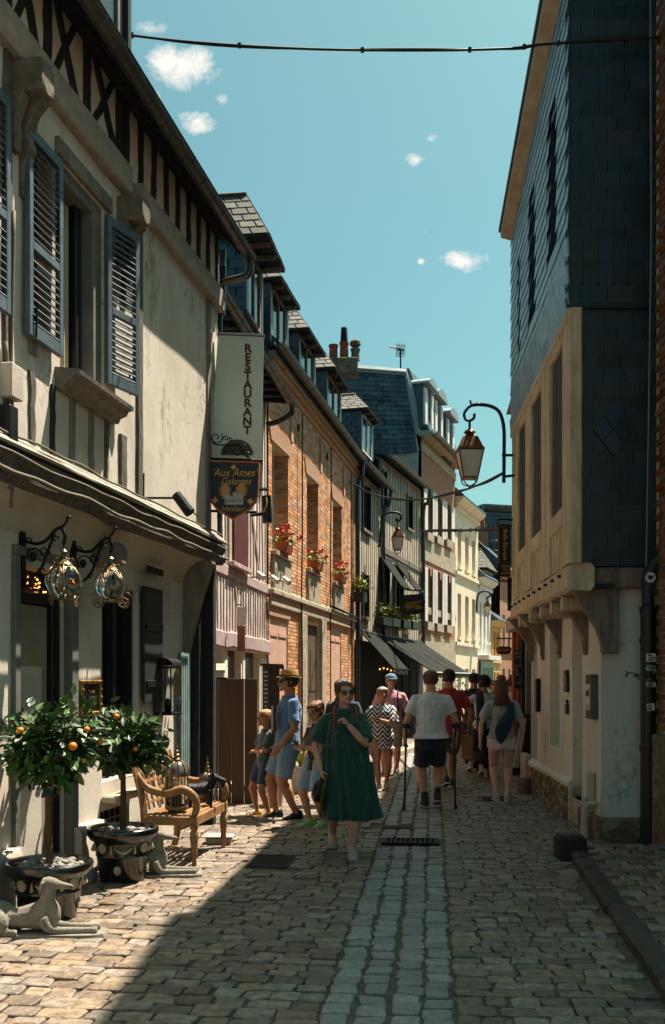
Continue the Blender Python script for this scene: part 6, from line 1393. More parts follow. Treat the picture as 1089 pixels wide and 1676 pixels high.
hc = GP(170, 1545); hound(V((hc.x - .455, hc.y + .12, -.02)), 0.02, .94, 'stone greyhound lying on a plinth in front of the nearest pot')
hc = GP(332, 1443); hound(V((hc.x - .46, hc.y + .12, -.02)), 0.02, .95, 'stone greyhound lying between the second pot and the bench')
# ================================================================= BENCH and what stands on it
bo = GP(318, 1424); bo.z = 0; bu = V((.14, .97, 0)).normalized(); bn = V((bu.y, -bu.x, 0))     # along, outward
def B_(a, d, h): return bo + bu * a + bn * d + V((0, 0, h))
bt = thing('wooden_bench', B_(.5, -.25, 0), 'brown slatted wooden bench with scrolled arms beside the wall', 'bench'); BL = 1.0; SH = .47
RB = Matrix((bu, bn, Z_)).transposed()
for a in (0, BL):
    MB().lathe(B_(a, 0, 0), [(.016, 0), (.022, .02), (.02, .1), (.03, .13), (.026, .16), (.03, .2), (.038, .28), (.036, .32), (.026, .345), (.034, .36), (.034, .37)], 12).build('leg', M_OAK, bt, smooth='auto')
    MB().box(B_(a, 0, .42), (.07, .07, .1), RB).build('leg_block', M_OAK, bt, bevel=.006)
    MB().tube(bez([B_(a, -.5, 0), B_(a, -.46, .18), B_(a, -.45, .4), B_(a, -.47, .62), B_(a, -.56, .96)], 5), .032, 4).build('back_post', M_OAK, bt)
    MB().tube(bez([B_(a, -.53, .83), B_(a, -.42, .70), B_(a, -.25, .66), B_(a, -.1, .69), B_(a, .0, .63), B_(a, .02, .54), B_(a, .0, .47)], 6), [.022 + .008 * math.sin(i * .09) for i in range(37)], 8, flat=1.3).build('arm', M_OAK, bt, smooth=True)
    MB().box(B_(a, -.23, .42), (.045, .42, .075), RB).build('side_rail', M_OAK, bt, bevel=.005)
MB().box(B_(BL / 2, 0, .42), (BL - .07, .045, .085), RB).build('front_rail', M_OAK, bt, bevel=.005)
for i in range(8): MB().box(B_(BL / 2, -.03 - i * .056, .468), (BL - .02, .04, .018), RB).build('seat_slat', M_OAK, bt, bevel=.004)
MB().box(B_(BL / 2, -.535, .89), (BL - .05, .03, .15), RB @ Matrix.Rotation(.25, 3, 'X')).build('top_rail', M_OAK, bt, bevel=.006)
for k in range(3): MB().box(B_(BL / 2, -.46 - k * .02, .56 + k * .09), (BL - .05, .022, .03), RB @ Matrix.Rotation(.2, 3, 'X')).build('back_rail', M_OAK, bt, bevel=.004)
for k in range(7): MB().box(B_(.12 + k * .127, -.475, .66), (.025, .018, .33), RB @ Matrix.Rotation(.22, 3, 'X')).build('back_spindle', M_OAK, bt, bevel=.004)
def birdcage(c, r, h, lab):
    t = thing('cage_lantern', c, lab, 'cage lantern', 'domed cage lanterns on the bench')
    MB().lathe(c, [(r * .75, .0), (r * .8, .015), (r * 1.05, .03), (r * 1.08, .05), (r, .065)], 24).build('base', M_BRASS, t, smooth='auto')
    for k in range(4): a = k * 1.57 + .78; MB().ball(c + V((math.cos(a) * r * .8, math.sin(a) * r * .8, .0)), .016, 6, 5).build('foot', M_BRASS, t)
    hw_ = h * .58
    MB().lathe(c + V((0, 0, hw_)), [(r * 1.1, 0), (r * 1.14, .012), (r * 1.1, .03)], 24).build('rim', M_BRASS, t, smooth='auto')
    for k in range(10): a = k * .6283; MB().tube([c + V((math.cos(a) * r, math.sin(a) * r, .06)), c + V((math.cos(a) * r, math.sin(a) * r, hw_ + .01))], .006, 5).build('bar', M_BRASS, t)
    MB().lathe(c, [(r * .95, .065), (r * .95, hw_)], 24).build('glass', M_GLASS, t, smooth='auto')
    dome = [(r * 1.08 * math.cos(x), hw_ + .02 + h * .22 * math.sin(x)) for x in [1.4 * i / 8 for i in range(9)]]
    MB().lathe(c, dome, 24).build('dome', mat('dome_glass', '8c8478', .2, metal=.5, bump=.1), t, smooth=True)
    for k in range(10):
        a = k * .6283; MB().tube([c + V((math.cos(a) * q * 1.02, math.sin(a) * q * 1.02, z_)) for q, z_ in dome], .006, 5).build('dome_rib', M_BRASS, t)
    MB().lathe(c + V((0, 0, hw_ + .02 + h * .21)), [(r * .35, 0), (r * .4, .012), (r * .26, .03), (r * .3, .05), (r * .12, .07), (r * .2, .085), (r * .08, .1), (r * .14, .115), (.004, .15)], 14).build('finial', M_BRASS, t, smooth='auto')
    MB().tube([c + V((0, 0, .06)), c + V((0, 0, .2))], .03, 10).build('candle', M_OPAL, t)
birdcage(B_(.14, -.2, .478), .098, .55, 'larger domed cage lantern on the near end of the bench')
birdcage(B_(.93, -.14, .478), .07, .33, 'smaller domed cage lantern behind the dark dog figure')
# dark scottie figure
dt = thing('dog_figure', B_(.55, -.12, .478), 'dark bronze terrier figure standing on the bench', 'dog figure'); m = MB(); dc = B_(.58, -.1, .478); dx = (bn * .85 + bu * .5).normalized(); dy = Z_.cross(dx)
def D_(x, y, z_): return dc + dx * x + dy * y + Z_ * z_
n = 12
m.loft([[D_(x, ry * math.cos(6.28318 * j / n), z_ + rz * math.sin(6.28318 * j / n)) for j in range(n)] for x, z_, ry, rz in ((-.16, .17, .015, .015), (-.145, .165, .05, .05), (-.06, .155, .055, .055), (.03, .16, .06, .062), (.09, .18, .05, .06), (.13, .23, .04, .045), (.15, .25, .012, .012))])
m.loft([[D_(x, ry * math.cos(6.28318 * j / n), z_ + rz * math.sin(6.28318 * j / n)) for j in range(n)] for x, z_, ry, rz in ((.07, .25, .01, .01), (.08, .25, .042, .045), (.13, .255, .045, .042), (.18, .235, .034, .034), (.225, .22, .028, .028), (.24, .22, .01, .01))])
m.tube([D_(.2, 0, .22), D_(.2, 0, .16)], [.03, .012], 8)
for sy in (-1, 1):
    m.tube([D_(.1, sy * .028, .28), D_(.095, sy * .032, .345)], [.018, .004], 7)
    for x in (-.12, .07): m.tube([D_(x, sy * .035, .15), D_(x - .005, sy * .037, .07), D_(x + .004, sy * .037, .015), D_(x + .02, sy * .037, .012)], [.035, .026, .022, .018], 8)
m.tube([D_(-.15, 0, .19), D_(-.18, 0, .25), D_(-.175, 0, .29)], [.018, .013, .005], 7)
b = m.build('body', mat('bronze_dark', '26272a', .5, col2='17181a', metal=.4, bump=.8, bscale=80), dt, smooth=True); md = b.modifiers.new('remesh', 'REMESH'); md.mode = 'VOXEL'; md.voxel_size = .006; md.use_smooth_shade = True
# gilt picture frames
def frame_(p, ax, up, w_, h, lab, m=M_GOLD, inner=M_GLASSDK, name='gilt_frame', bw=.035):
    ax, up = V(ax).normalized(), V(up).normalized(); nn = ax.cross(up); R_ = Matrix((ax, up, nn)).transposed(); t = thing(name, p, lab, 'picture frame')
    for x, y, sx, sy in ((-w_ / 2 + bw / 2, 0, bw, h), (w_ / 2 - bw / 2, 0, bw, h), (0, h / 2 - bw / 2, w_ - 2 * bw, bw), (0, -h / 2 + bw / 2, w_ - 2 * bw, bw)): MB().box(p + ax * x + up * y, (sx, sy, .035), R_).build('moulding', m, t, bevel=.008)
    MB().box(p - nn * .006, (w_ - 2 * bw + .005, h - 2 * bw + .005, .01), R_).build('picture', inner, t)
    for i in range(16):
        a = i / 16 * 4; k = int(a); f_ = a - k; x, y = ((-.5 + f_, .5), (.5, .5 - f_), (.5 - f_, -.5), (-.5, -.5 + f_))[k]; MB().ball(p + ax * x * (w_ - bw) + up * y * (h - bw) + nn * .02, .013, 6, 4).build('ornament', m, t)
    return t
um_ = (f1.ux(131, .03) + f1.ux(164, .03)) / 2
ft = frame_(f1.pt(um_, .03, f1.zy(148, 1142, .03)), f1.u, Z_, abs(f1.ux(164, .03) - f1.ux(131, .03)), .3, 'ornate gilt frame with a handwritten card on the cream wall')
for k in range(3): MB().tube([f1.pt(um_ - .05 + i * .006, .046, f1.zy(148, 1142, .03) + .05 - k * .05 + .012 * math.sin(i * 1.9 + k)) for i in range(17)], .0025, 4).build('scribble', M_SG, ft)
frame_(B_(.35, -.55, .95), bu * 1 + Z_ * .06, Z_ + bu * -.1 - bn * .2, .24, .36, 'wooden frame standing behind the bench back', m=M_OAK, inner=M_GOLD, name='wooden_picture')
# glass wall lantern case
t = thing('wall_vitrine', f1.pt(f1.ux(262, .1), .1, f1.zy(262, 1165, .1)), 'black framed glass lantern case fixed on the wall by the shutter', 'lantern case')
qa, qb = f1.ux(243, .1), f1.ux(281, .1); za, zb_ = f1.zy(260, 1168, .1), f1.zy(260, 1092, .1); ua, ub = .03, .2; qa, qb = qb - .30, qb
for a in (qa, qb):
    for d in (ua, ub): MB().tube([f1.pt(a, d, za), f1.pt(a, d, zb_)], .008, 5).build('frame_bar', M_IRON, t)
for zq in (za, zb_):
    for p0_, p1_ in (((qa, ua), (qb, ua)), ((qa, ub), (qb, ub)), ((qa, ua), (qa, ub)), ((qb, ua), (qb, ub))): MB().tube([f1.pt(*p0_, zq), f1.pt(*p1_, zq)], .009, 5).build('frame_bar', M_IRON, t)
mb = MB(); mb.loft([[f1.pt(q, (ua + ub) / 2 + .11 * math.cos(a), zb_ + .02 + .075 * math.sin(a)) for a in [math.pi * i / 8 for i in range(9)]] for q in (qa - .02, qb + .02)]); mb.build('roof', M_IRON, t, smooth='auto')
for a, b, c, d in ((qa, qb, ub, ub), (qa, qa, ua, ub), (qb, qb, ua, ub)): MB().hexa([f1.pt(x, y + e, h) for h in (za + .01, zb_ - .01) for x, y, e in ((a, c, 0), (b, d, 0), (b + (.003 if a == b else 0), d, .003 if a != b else 0), (a + (.003 if a == b else 0), c, .003 if a != b else 0))]).build('glass', M_GLASS, t)
MB().lathe(f1.pt((qa + qb) / 2, (ua + ub) / 2, za + .005), [(.03, 0), (.04, .06), (.038, .065)], 12).build('little_pot', M_TERRA, t); MB().ball(f1.pt((qa + qb) / 2, (ua + ub) / 2, za + .1), (.03, .03, .05), 8, 6).build('little_plant', M_LEAF, t)
MB().fbox(f1, qa - .01, qb + .01, ua - .01, ub + .01, za - .02, za - .005).build('shelf', M_IRON, t)
# plastic tray with plants under the bench
tc_ = GP(358, 1388); t = thing('seed_tray', tc_, 'shallow translucent tray on the paving under the bench end', 'tray')
MB().hexa([V((tc_.x + x * k, tc_.y + y * k + .06, h)) for h, k in ((.0, .85), (.1, 1.)) for x, y in ((-.13, -.08), (.13, -.08), (.13, .08), (-.13, .08))]).build('tray', mat('tray_clear', '8a8274', .4, bump=.1), t, bevel=.01); MB().box((tc_.x, tc_.y + .06, .108), (.28, .18, .012)).build('rim', M_PLASTER2, t, bevel=.004)
# brown board, meter cabinet, menu case, plant pots
t = thing('brown_screen', GP(378, 1320), 'tall dark brown wooden screen panel standing across the pavement', 'screen'); yb_ = GP(378, 1320).y
for k in range(4):
    x0 = 336 + k * 21.3; mb = MB(); mb.hexa([P(x0 + .2, 1320, yb_), P(x0 + 21.1, 1320, yb_), P(x0 + 21.1, 1320, yb_ + .04), P(x0 + .2, 1320, yb_ + .04), P(x0 + .2, 1111, yb_), P(x0 + 21.1, 1111, yb_), P(x0 + 21.1, 1111, yb_ + .04), P(x0 + .2, 1111, yb_ + .04)]); mb.build('plank', M_BOARD, t, bevel=.003)
MB().box(P(353, 1110.5, yb_) + V((0, .02, 0)), (.3, .06, .025)).build('hinge_rail', M_IRON, t)
t = thing('letter_cabinet', P(352, 1110, yb_ + .3), 'small beige box with sloping lid above the brown screen', 'box'); c = P(352, 1100, yb_ + .35)
mb = MB(); mb.hexa([c + V((x, y, h)) for h, k in ((-.4, 0), (.0, 1)) for x, y in ((-.13, -.1), (.13, -.1), (.13, .12), (-.13, .12))]); mb.build('body', M_PLASTER2, t)
mb = MB(); mb.hexa([c + V(p) for p in ((-.15, -.14, .0), (.15, -.14, -.0), (.15, .14, .09), (-.15, .14, .09), (-.15, -.14, .025), (.15, -.14, .025), (.15, .14, .115), (-.15, .14, .115))]); mb.build('lid', M_STONE, t)
t = thing('menu_case', GP(448, 1290), 'tall dark wooden case holding a chalkboard menu behind the hatted man', 'menu board'); y_ = 14.6; M_CASE = mat('case_wood', '3a1f14', .5, col2='2a150d', bump=.1)
MB().hexa([P(430, 1280, y_), P(458, 1284, y_), P(458, 1284, y_ + .25), P(430, 1280, y_ + .25), P(430, 1090, y_), P(458, 1090, y_), P(458, 1090, y_ + .25), P(430, 1090, y_ + .25)]).build('case', M_CASE, t, bevel=.01)
MB().hexa([P(427, 1090, y_ - .06), P(466, 1096, y_ - .06), P(466, 1096, y_ + .3), P(427, 1090, y_ + .3), P(427, 1086, y_ - .06), P(464, 1087, y_ - .06), P(464, 1087, y_ + .3), P(427, 1086, y_ + .3)]).build('case_top', M_CASE, t)
mp = MB().hexa([P(429.5, 1180, y_ - .03), P(441, 1180, y_ - .03), P(441, 1180, y_ - .001), P(429.5, 1180, y_ - .001), P(429.5, 1090, y_ - .03), P(441, 1090, y_ - .03), P(441, 1090, y_ - .001), P(429.5, 1090, y_ - .001)]).build('menu', mat('chalkboard', '3c4543', .8, bump=.1), t)
for k in range(11): MB().box(P(435, 1100 + k * 7, y_ - .033), (.07 * RN.uniform(.5, 1), .002, .012)).build('chalk_line', M_WHITE, mp)
def planter(c, r, h, lab, nl=40, lh=.55):
    t = thing('street_planter', c, lab, 'planter', 'grey planters by the brick house'); MB().lathe(c, [(r * .7, 0), (r * .95, h * .92), (r, h * .93), (r, h), (r * .85, h), (r * .8, h * .9)], 20).build('pot', M_PLASTER2, t, smooth='auto')
    lf = MB()
    for i in range(nl):
        a = RN.uniform(0, 6.28); d = V((math.cos(a) * RN.uniform(.2, .8), math.sin(a) * RN.uniform(.2, .8), 1)).normalized(); l_ = RN.uniform(.5, 1) * lh
        pts = bez([c + V((0, 0, h * .9)), c + V((0, 0, h)) + d * l_ * .6, c + V((0, 0, h)) + d * l_ + V((math.cos(a) * .12, math.sin(a) * .12, -.1))], 4); lf.tube(pts, [.014, .018, .018, .016, .012, .008, .004, .003, .001], 4, flat=.25)
    lf.build('leaves', M_LEAFY, t, kind='stuff')
planter(GP(447, 1322), .17, .42, 'grey planter of arching yellow-green leaves behind the small boy'); planter(GP(493, 1300), .17, .4, 'grey planter behind the hatted man and the boy with glasses')
# ================================================================= STREET LAMPS
def street_lamp(top, px_arm, lab, s=1., arm=None, fr_pts=None):
    """four-sided tapered lantern hung from a scrolled arm; top = hanging point"""
    t = thing('street_lamp', top, lab, 'street lamp', 'bracket street lamps'); c = V(top)
    def box_r(w0, w1, z0, z1, name, m, th=0): MB().loft([[c + V((x * w_, y * w_, z_)) * s for x, y in ((-1, -1), (1, -1), (1, 1), (-1, 1))] for w_, z_ in ((w0, z0), (w1, z1))]).build(name, m, t)
    MB().lathe(c, [(.015 * s, 0), (.02 * s, -.05 * s), (.06 * s, -.07 * s), (.085 * s, -.1 * s), (.05 * s, -.12 * s), (.07 * s, -.15 * s), (.05 * s, -.17 * s)], 12).build('finial', M_COPPER, t, smooth='auto')
    box_r(.10, .165, -.17, -.33, 'cowl', M_COPPER); box_r(.175, .185, -.33, -.36, 'cowl_rim', M_COPPER); box_r(.165, .095, -.37, -.72, 'glass', M_OPAL)
    for x, y in ((-1, -1), (1, -1), (1, 1), (-1, 1)):
        MB().tube([c + V((x * .17, y * .17, -.36)) * s, c + V((x * .1, y * .1, -.73)) * s], .011 * s, 5).build('corner_bar', M_COPPER, t); MB().tube(bez([c + V((x * .1, y * .1, -.73)) * s, c + V((x * .08, y * .08, -.8)) * s, c + V((0, 0, -.84)) * s], 4), .009 * s, 5).build('lower_bar', M_COPPER, t)
    box_r(.103, .103, -.72, -.74, 'lower_rim', M_COPPER); MB().ball(c + V((0, 0, -.85)) * s, .02 * s, 7, 5).build('drop', M_COPPER, t)
    for pts, r in fr_pts or (): MB().tube(bez(pts, 6), r, 8).build('arm', mat('lamp_iron', '20303a', .5, metal=.4, bump=.1), t, smooth=True)
    return t
Yl = 13.9; lp = lambda px, py: P(px, py, Yl)
street_lamp(lp(769, 696), 0, 'large copper-capped street lamp on a scrolled arm against the sky', 1.0 * Yl / 13.2 * .98, fr_pts=[
    ([lp(825, 790), lp(825.5, 740), lp(825, 700), lp(818, 675), lp(804, 665), lp(785, 662), lp(773, 663)], .026),
    ([lp(775, 662), lp(766, 668), lp(760, 678), lp(763, 687), lp(770, 688), lp(776, 684), lp(777, 677)], .02), ([lp(769, 688), lp(769, 700)], .018), ([lp(774, 664), lp(771, 660), lp(770, 655)], .014), ([lp(822, 745), lp(840, 745)], .02), ([lp(826, 780), lp(842, 778)], .02)])
Yl2 = 27.5; l2_ = lambda px, py: P(px, py, Yl2)
street_lamp(l2_(651, 860), 0, 'copper-capped street lamp on the weathered timbered restaurant', .95, fr_pts=[([l2_(622, 895), l2_(624, 865), l2_(627, 845), l2_(637, 839), l2_(650, 839), l2_(656, 843), l2_(656, 850), l2_(651, 853), l2_(649, 848)], .035), ([l2_(651, 852), l2_(651, 862)], .02), ([l2_(618, 893), l2_(622, 895)], .03)])
Yl3 = 43.5; l3_ = lambda px, py: P(px, py, Yl3)
street_lamp(l3_(798, 981), 0, 'distant copper-capped street lamp on the white house', .9, fr_pts=[([l3_(781, 1003), l3_(781, 985), l3_(784, 972), l3_(792, 968), l3_(800, 969), l3_(803, 975), l3_(798, 978), l3_(797, 982)], .04)])
# ================================================================= CABLES
def cable(pts, r, lab, ties=0):
    t = thing('overhead_cable', pts[0], lab, 'cable', 'cables over the street'); p = bez(pts, 10); MB().tube(p, r, 6).build('strand', M_CABLE, t, smooth=True)
    MB().tube([q + V((0, 0, r * 1.5 * math.sin(i * .2))) for i, q in enumerate(p)], r * .55, 5).build('strand', M_CABLE, t, smooth=True)
    for i in range(ties): q = p[int((i + .5) / ties * (len(p) - 1))]; MB().box(q, (.03, .03, r * 3.4)).build('tie', M_CABLE, t)
cable([P(60, 40, 8.6), P(145, 48, 8.7), P(300, 67, 8.9), P(490, 79, 9.1), P(690, 82, 9.3), P(830, 79, 9.4), P(880, 73, 9.4), P(960, 68, 9.45), P(1100, 60, 9.45)], .0115, 'thick black cable across the sky at the top of the picture', 8)
cable([P(572, 788, 25), P(600, 805, 23), P(640, 815, 21), P(690, 817, 19), P(740, 808, 17), P(785, 793, 15), P(824, 774, 14)], .018, 'sagging black cable from the brick house to the big street lamp', 0)
cable([P(688, 869, 33), P(740, 869, 26), P(790, 866, 20), P(835, 861, 14.4)], .03, 'straight black cable with ties ending at the tall hanging sign', 14)
# ================================================================= BELLE EPOQUE SIGN and far shop signs
Yb = 14.0; bp = lambda px, py, dy=0.: P(px, py, Yb + dy); t = thing('hanging_shop_sign', bp(832, 905), 'tall black hanging sign with vertical gold lettering by the timbered corner', 'sign')
MB().hexa([bp(814.5, 944), bp(836, 944), bp(836, 944, .06), bp(814.5, 944, .06), bp(814.5, 858), bp(836, 858), bp(836, 858, .06), bp(814.5, 858, .06)]).build('board', M_BLACK, t, bevel=.006)
for a, b in (((816.5, 862), (816.5, 921)), ((816.5, 921), (835, 921)), ((816.5, 862), (835, 862))): MB().tube([bp(*a, -.008), bp(*b, -.008)], .005, 4).build('gold_line', M_GOLD, t)
text_mb('Belle Epoque', .085, bp(827.5, 891.5, -.006), (0, 0, -1), (1, 0, 0), depth=.002).build('lettering', M_SG, t, fix=False)
for k, s_ in enumerate(('MAISON', 'DECO', 'LINGERIE')): text_mb(s_, .042, bp(828.5, 927 + k * 5.6, -.006), (1, 0, 0), (0, 0, 1), depth=.001, sx=.8).build('lettering', M_SG, t, fix=False)
MB().tube([bp(815, 850), bp(840, 851)], .014, 6).build('hanger', M_IRON, t); MB().tube([bp(815, 850), bp(815, 858)], .01, 5).build('hanger', M_IRON, t); MB().tube([bp(816, 951), bp(838, 951)], .012, 5).build('lower_bar', M_IRON, t)
MB().hexa([bp(831, 1000, .3), bp(838, 1000, .3), bp(838, 1000, .4), bp(831, 1000, .4), bp(831, 945, .3), bp(838, 945, .3), bp(838, 945, .4), bp(831, 945, .4)]).build('side_plate', M_BLACK, t)
Yc = 19.0; cp = lambda px, py, dy=0.: P(px, py, Yc + dy)
t = thing('brocante_sign', cp(826, 1064), 'small brown sign reading BROCANTE hanging far down the right side', 'sign')
MB().prism([cp(813, 1061), cp(818, 1058), cp(834, 1058), cp(838, 1061), cp(837, 1068), cp(832, 1071), cp(818, 1071), cp(813.5, 1068)], (0, .05, 0)).build('board', mat('sign_brown', '4a3420', .6, bump=.1), t); text_mb('BROCANTE', .085, cp(825.5, 1064.5, -.006), (1, 0, 0), (0, 0, 1), depth=.002, sx=.62).build('lettering', M_SG, t, fix=False)
MB().tube([cp(813, 1045), cp(842, 1045)], .014, 5).build('bracket', M_IRON, t); MB().tube([cp(820, 1045), cp(820, 1058)], .007, 4).build('hanger', M_IRON, t); MB().tube([cp(832, 1045), cp(832, 1058)], .007, 4).build('hanger', M_IRON, t)
# postcard rack and leaning easel by the shop
t = thing('postcard_rack', P(851, 1100, 16), 'tall rack of dark souvenir cards outside the shop', 'rack')
MB().hexa([P(844, 1128, 16), P(857, 1128, 16), P(857, 1128, 16.1), P(844, 1128, 16.1), P(844, 1064, 16), P(857, 1064, 16), P(857, 1064, 16.1), P(844, 1064, 16.1)]).build('panel', mat('rack_blue', '26323c', .7, bump=.1), t)
cm = [mat('card_' + n_, h_, .6, bump=0) for n_, h_ in (('blue', '5d8296'), ('red', '8a3a30'), ('cream', '9c9484'), ('dark', '333a40'))]
for r in range(8):
    for c in range(4): MB().box(P(846 + c * 3.1, 1069 + r * 7, 15.98), (.024, .01, .05)).build('card', RN.choice(cm), t)
t = thing('folded_easel', GP(852, 1250), 'grey board leaning against the shop beside the cream house', 'board'); a, b = P(845, 1256, 15), P(858, 1175, 15)
MB().beam(a, b, .09, .05, V((0, -1, 0)), 4, .004).build('board', M_PLASTER2, t); MB().beam(a + V((.12, .05, 0)), b + V((.1, .05, -.1)), .05, .05, V((0, -1, 0)), 4, .004).build('brace', M_TIMB_DK, t); MB().box(P(855, 1215, 15.3), (.2, .3, .9)).build('crate', M_TIMB_DK, t); MB().box(P(853, 1262, 15.1), (.3, .25, .12)).build('base', M_BLACK, t)
# tv antenna, planter by the awning, bulb string
t = thing('tv_antenna', P(656, 600, 34.6), 'grid television antenna on the mansard roof', 'antenna')
A_ = lambda px, py: P(px, py, 34.6)
MB().tube([A_(656, 606), A_(656, 572)], .03, 6).build('mast', M_IRON, t); MB().tube([A_(638, 567), A_(662, 574)], .03, 5).build('boom', M_IRON, t)
for k in range(6): MB().tube([A_(650 + k * 2.5, 562 + k * .3), A_(649 + k * 2.5, 584)], .012, 4).build('grid_wire', M_ZINC, t)
for k in range(5): MB().tube([A_(649, 564 + k * 4.5), A_(664, 565 + k * 4.5)], .012, 4).build('grid_wire', M_ZINC, t)
c = P(742, 1140, 27); t = thing('terrace_planter', V((c.x, c.y, 0)), 'leafy planter on a post at the end of the cafe awning', 'planter')
MB().lathe(V((c.x, c.y, 0)), [(.12, 0), (.12, .9), (.3, .95), (.34, 1.2), (.3, 1.22)], 14).build('stand', M_SOOTY, t); lf = MB()
for i in range(320): leaf_poly(lf, V((c.x + RN.gauss(0, .26), c.y + RN.gauss(0, .2), 1.25 + RN.gauss(.02, .16))), V((RN.gauss(0, 1), RN.gauss(0, 1), RN.gauss(0, .6))), V((RN.gauss(0, .5), RN.gauss(0, .5), 1)), RN.uniform(.07, .13), .06)
lf.build('foliage', M_LEAFD, t, kind='stuff', fix=False)
pts = [f3a.pt(.4 + i * .55, .6, 1.98 + .03 * math.sin(i * 1.3)) for i in range(6)]; t = thing('bulb_string', pts[0], 'string of small warm bulbs under the near awning strip', 'lights'); MB().tube(pts, .008, 4).build('wire', M_CABLE, t)
bm_ = MB().ball((0, 0, 0), .022, 8, 6).mesh('bulb', mat('warm_bulb', 'ffc070', .4, bump=0, emit='ffa040', estr=1.3), True)
for q in pts: inst('bulb', bm_, t, q - V((0, 0, .06)))
# potted flowers and goods along the sunny far kerb
for k, (px, py, h) in enumerate(((722, 1222, .55), (738, 1212, .7), (752, 1204, .6))):
    c = GP(px, py); t = thing('cafe_plant', c, ['left', 'middle', 'right'][k] + ' of three bushy potted plants on the sunny cafe kerb', 'potted plant', 'plants on the cafe kerb'); MB().lathe(c, [(.13, 0), (.18, .3), (.2, .32), (.15, .33)], 12).build('pot', M_TERRA, t); lf = MB()
    for i in range(160): leaf_poly(lf, c + V((RN.gauss(0, .16), RN.gauss(0, .16), .33 + abs(RN.gauss(0, h * .5)))), V((RN.gauss(0, 1), RN.gauss(0, 1), RN.gauss(.3, .6))), V((RN.gauss(0, .5), RN.gauss(0, .5), 1)), RN.uniform(.08, .14), .06)
    lf.build('foliage', M_LEAFD, t, kind='stuff', fix=False)
# ================================================================= PEOPLE
def ik(a, c, l1, l2, hint):
    a, c = V(a), V(c); d = c - a; L_ = d.length
    if L_ > (l1 + l2) * .999: c = a + d.normalized() * (l1 + l2) * .999; d = c - a; L_ = d.length
    x = (l1 * l1 - l2 * l2 + L_ * L_) / (2 * L_); h = math.sqrt(max(0, l1 * l1 - x * x)); dn = d.normalized(); hv = V(hint); hv = (hv - dn * hv.dot(dn)).normalized()
    return a + dn * x + hv * h, c
SKINS = {k: mat('skin_' + k, h, .55, col2=h2, scale=8, bump=.12, bscale=120, spec=.4) for k, h, h2 in (('fair', 'c99478', 'b57f63'), ('tan', 'b27a58', '9c6546'), ('pale', 'cfa089', 'bd8a72'))}
def cloth(name, col, col2=None, rough=.85, bump=.8, bs=16): return mat('cloth_' + name, col, rough, col2=col2, var=.12, scale=5, bump=bump, bscale=bs, sheen=.2, bdist=.03)
HAIR = {k: mat('hair_' + k, h, .5, col2=h2, scale=60, bump=.4, bscale=140, stretch=(1, 1, .3), spec=.5) for k, h, h2 in (('brown', '4a2f1c', '2c1a0f'), ('dark', '1f1510', '120c08'), ('blond', 'b3824a', '8a5f30'), ('auburn', '7a431f', '552b12'), ('grey', '9a9088', '6d655d'), ('long', '6a4322', '452812'), ('balding', '6d4a30', '4d3320'))}
M_SOLE = mat('sole_white', 'c9c4b8', .7, bump=.1); M_LENS = mat('lens_dark', '0c0a0a', .1, bump=0, spec=.8)
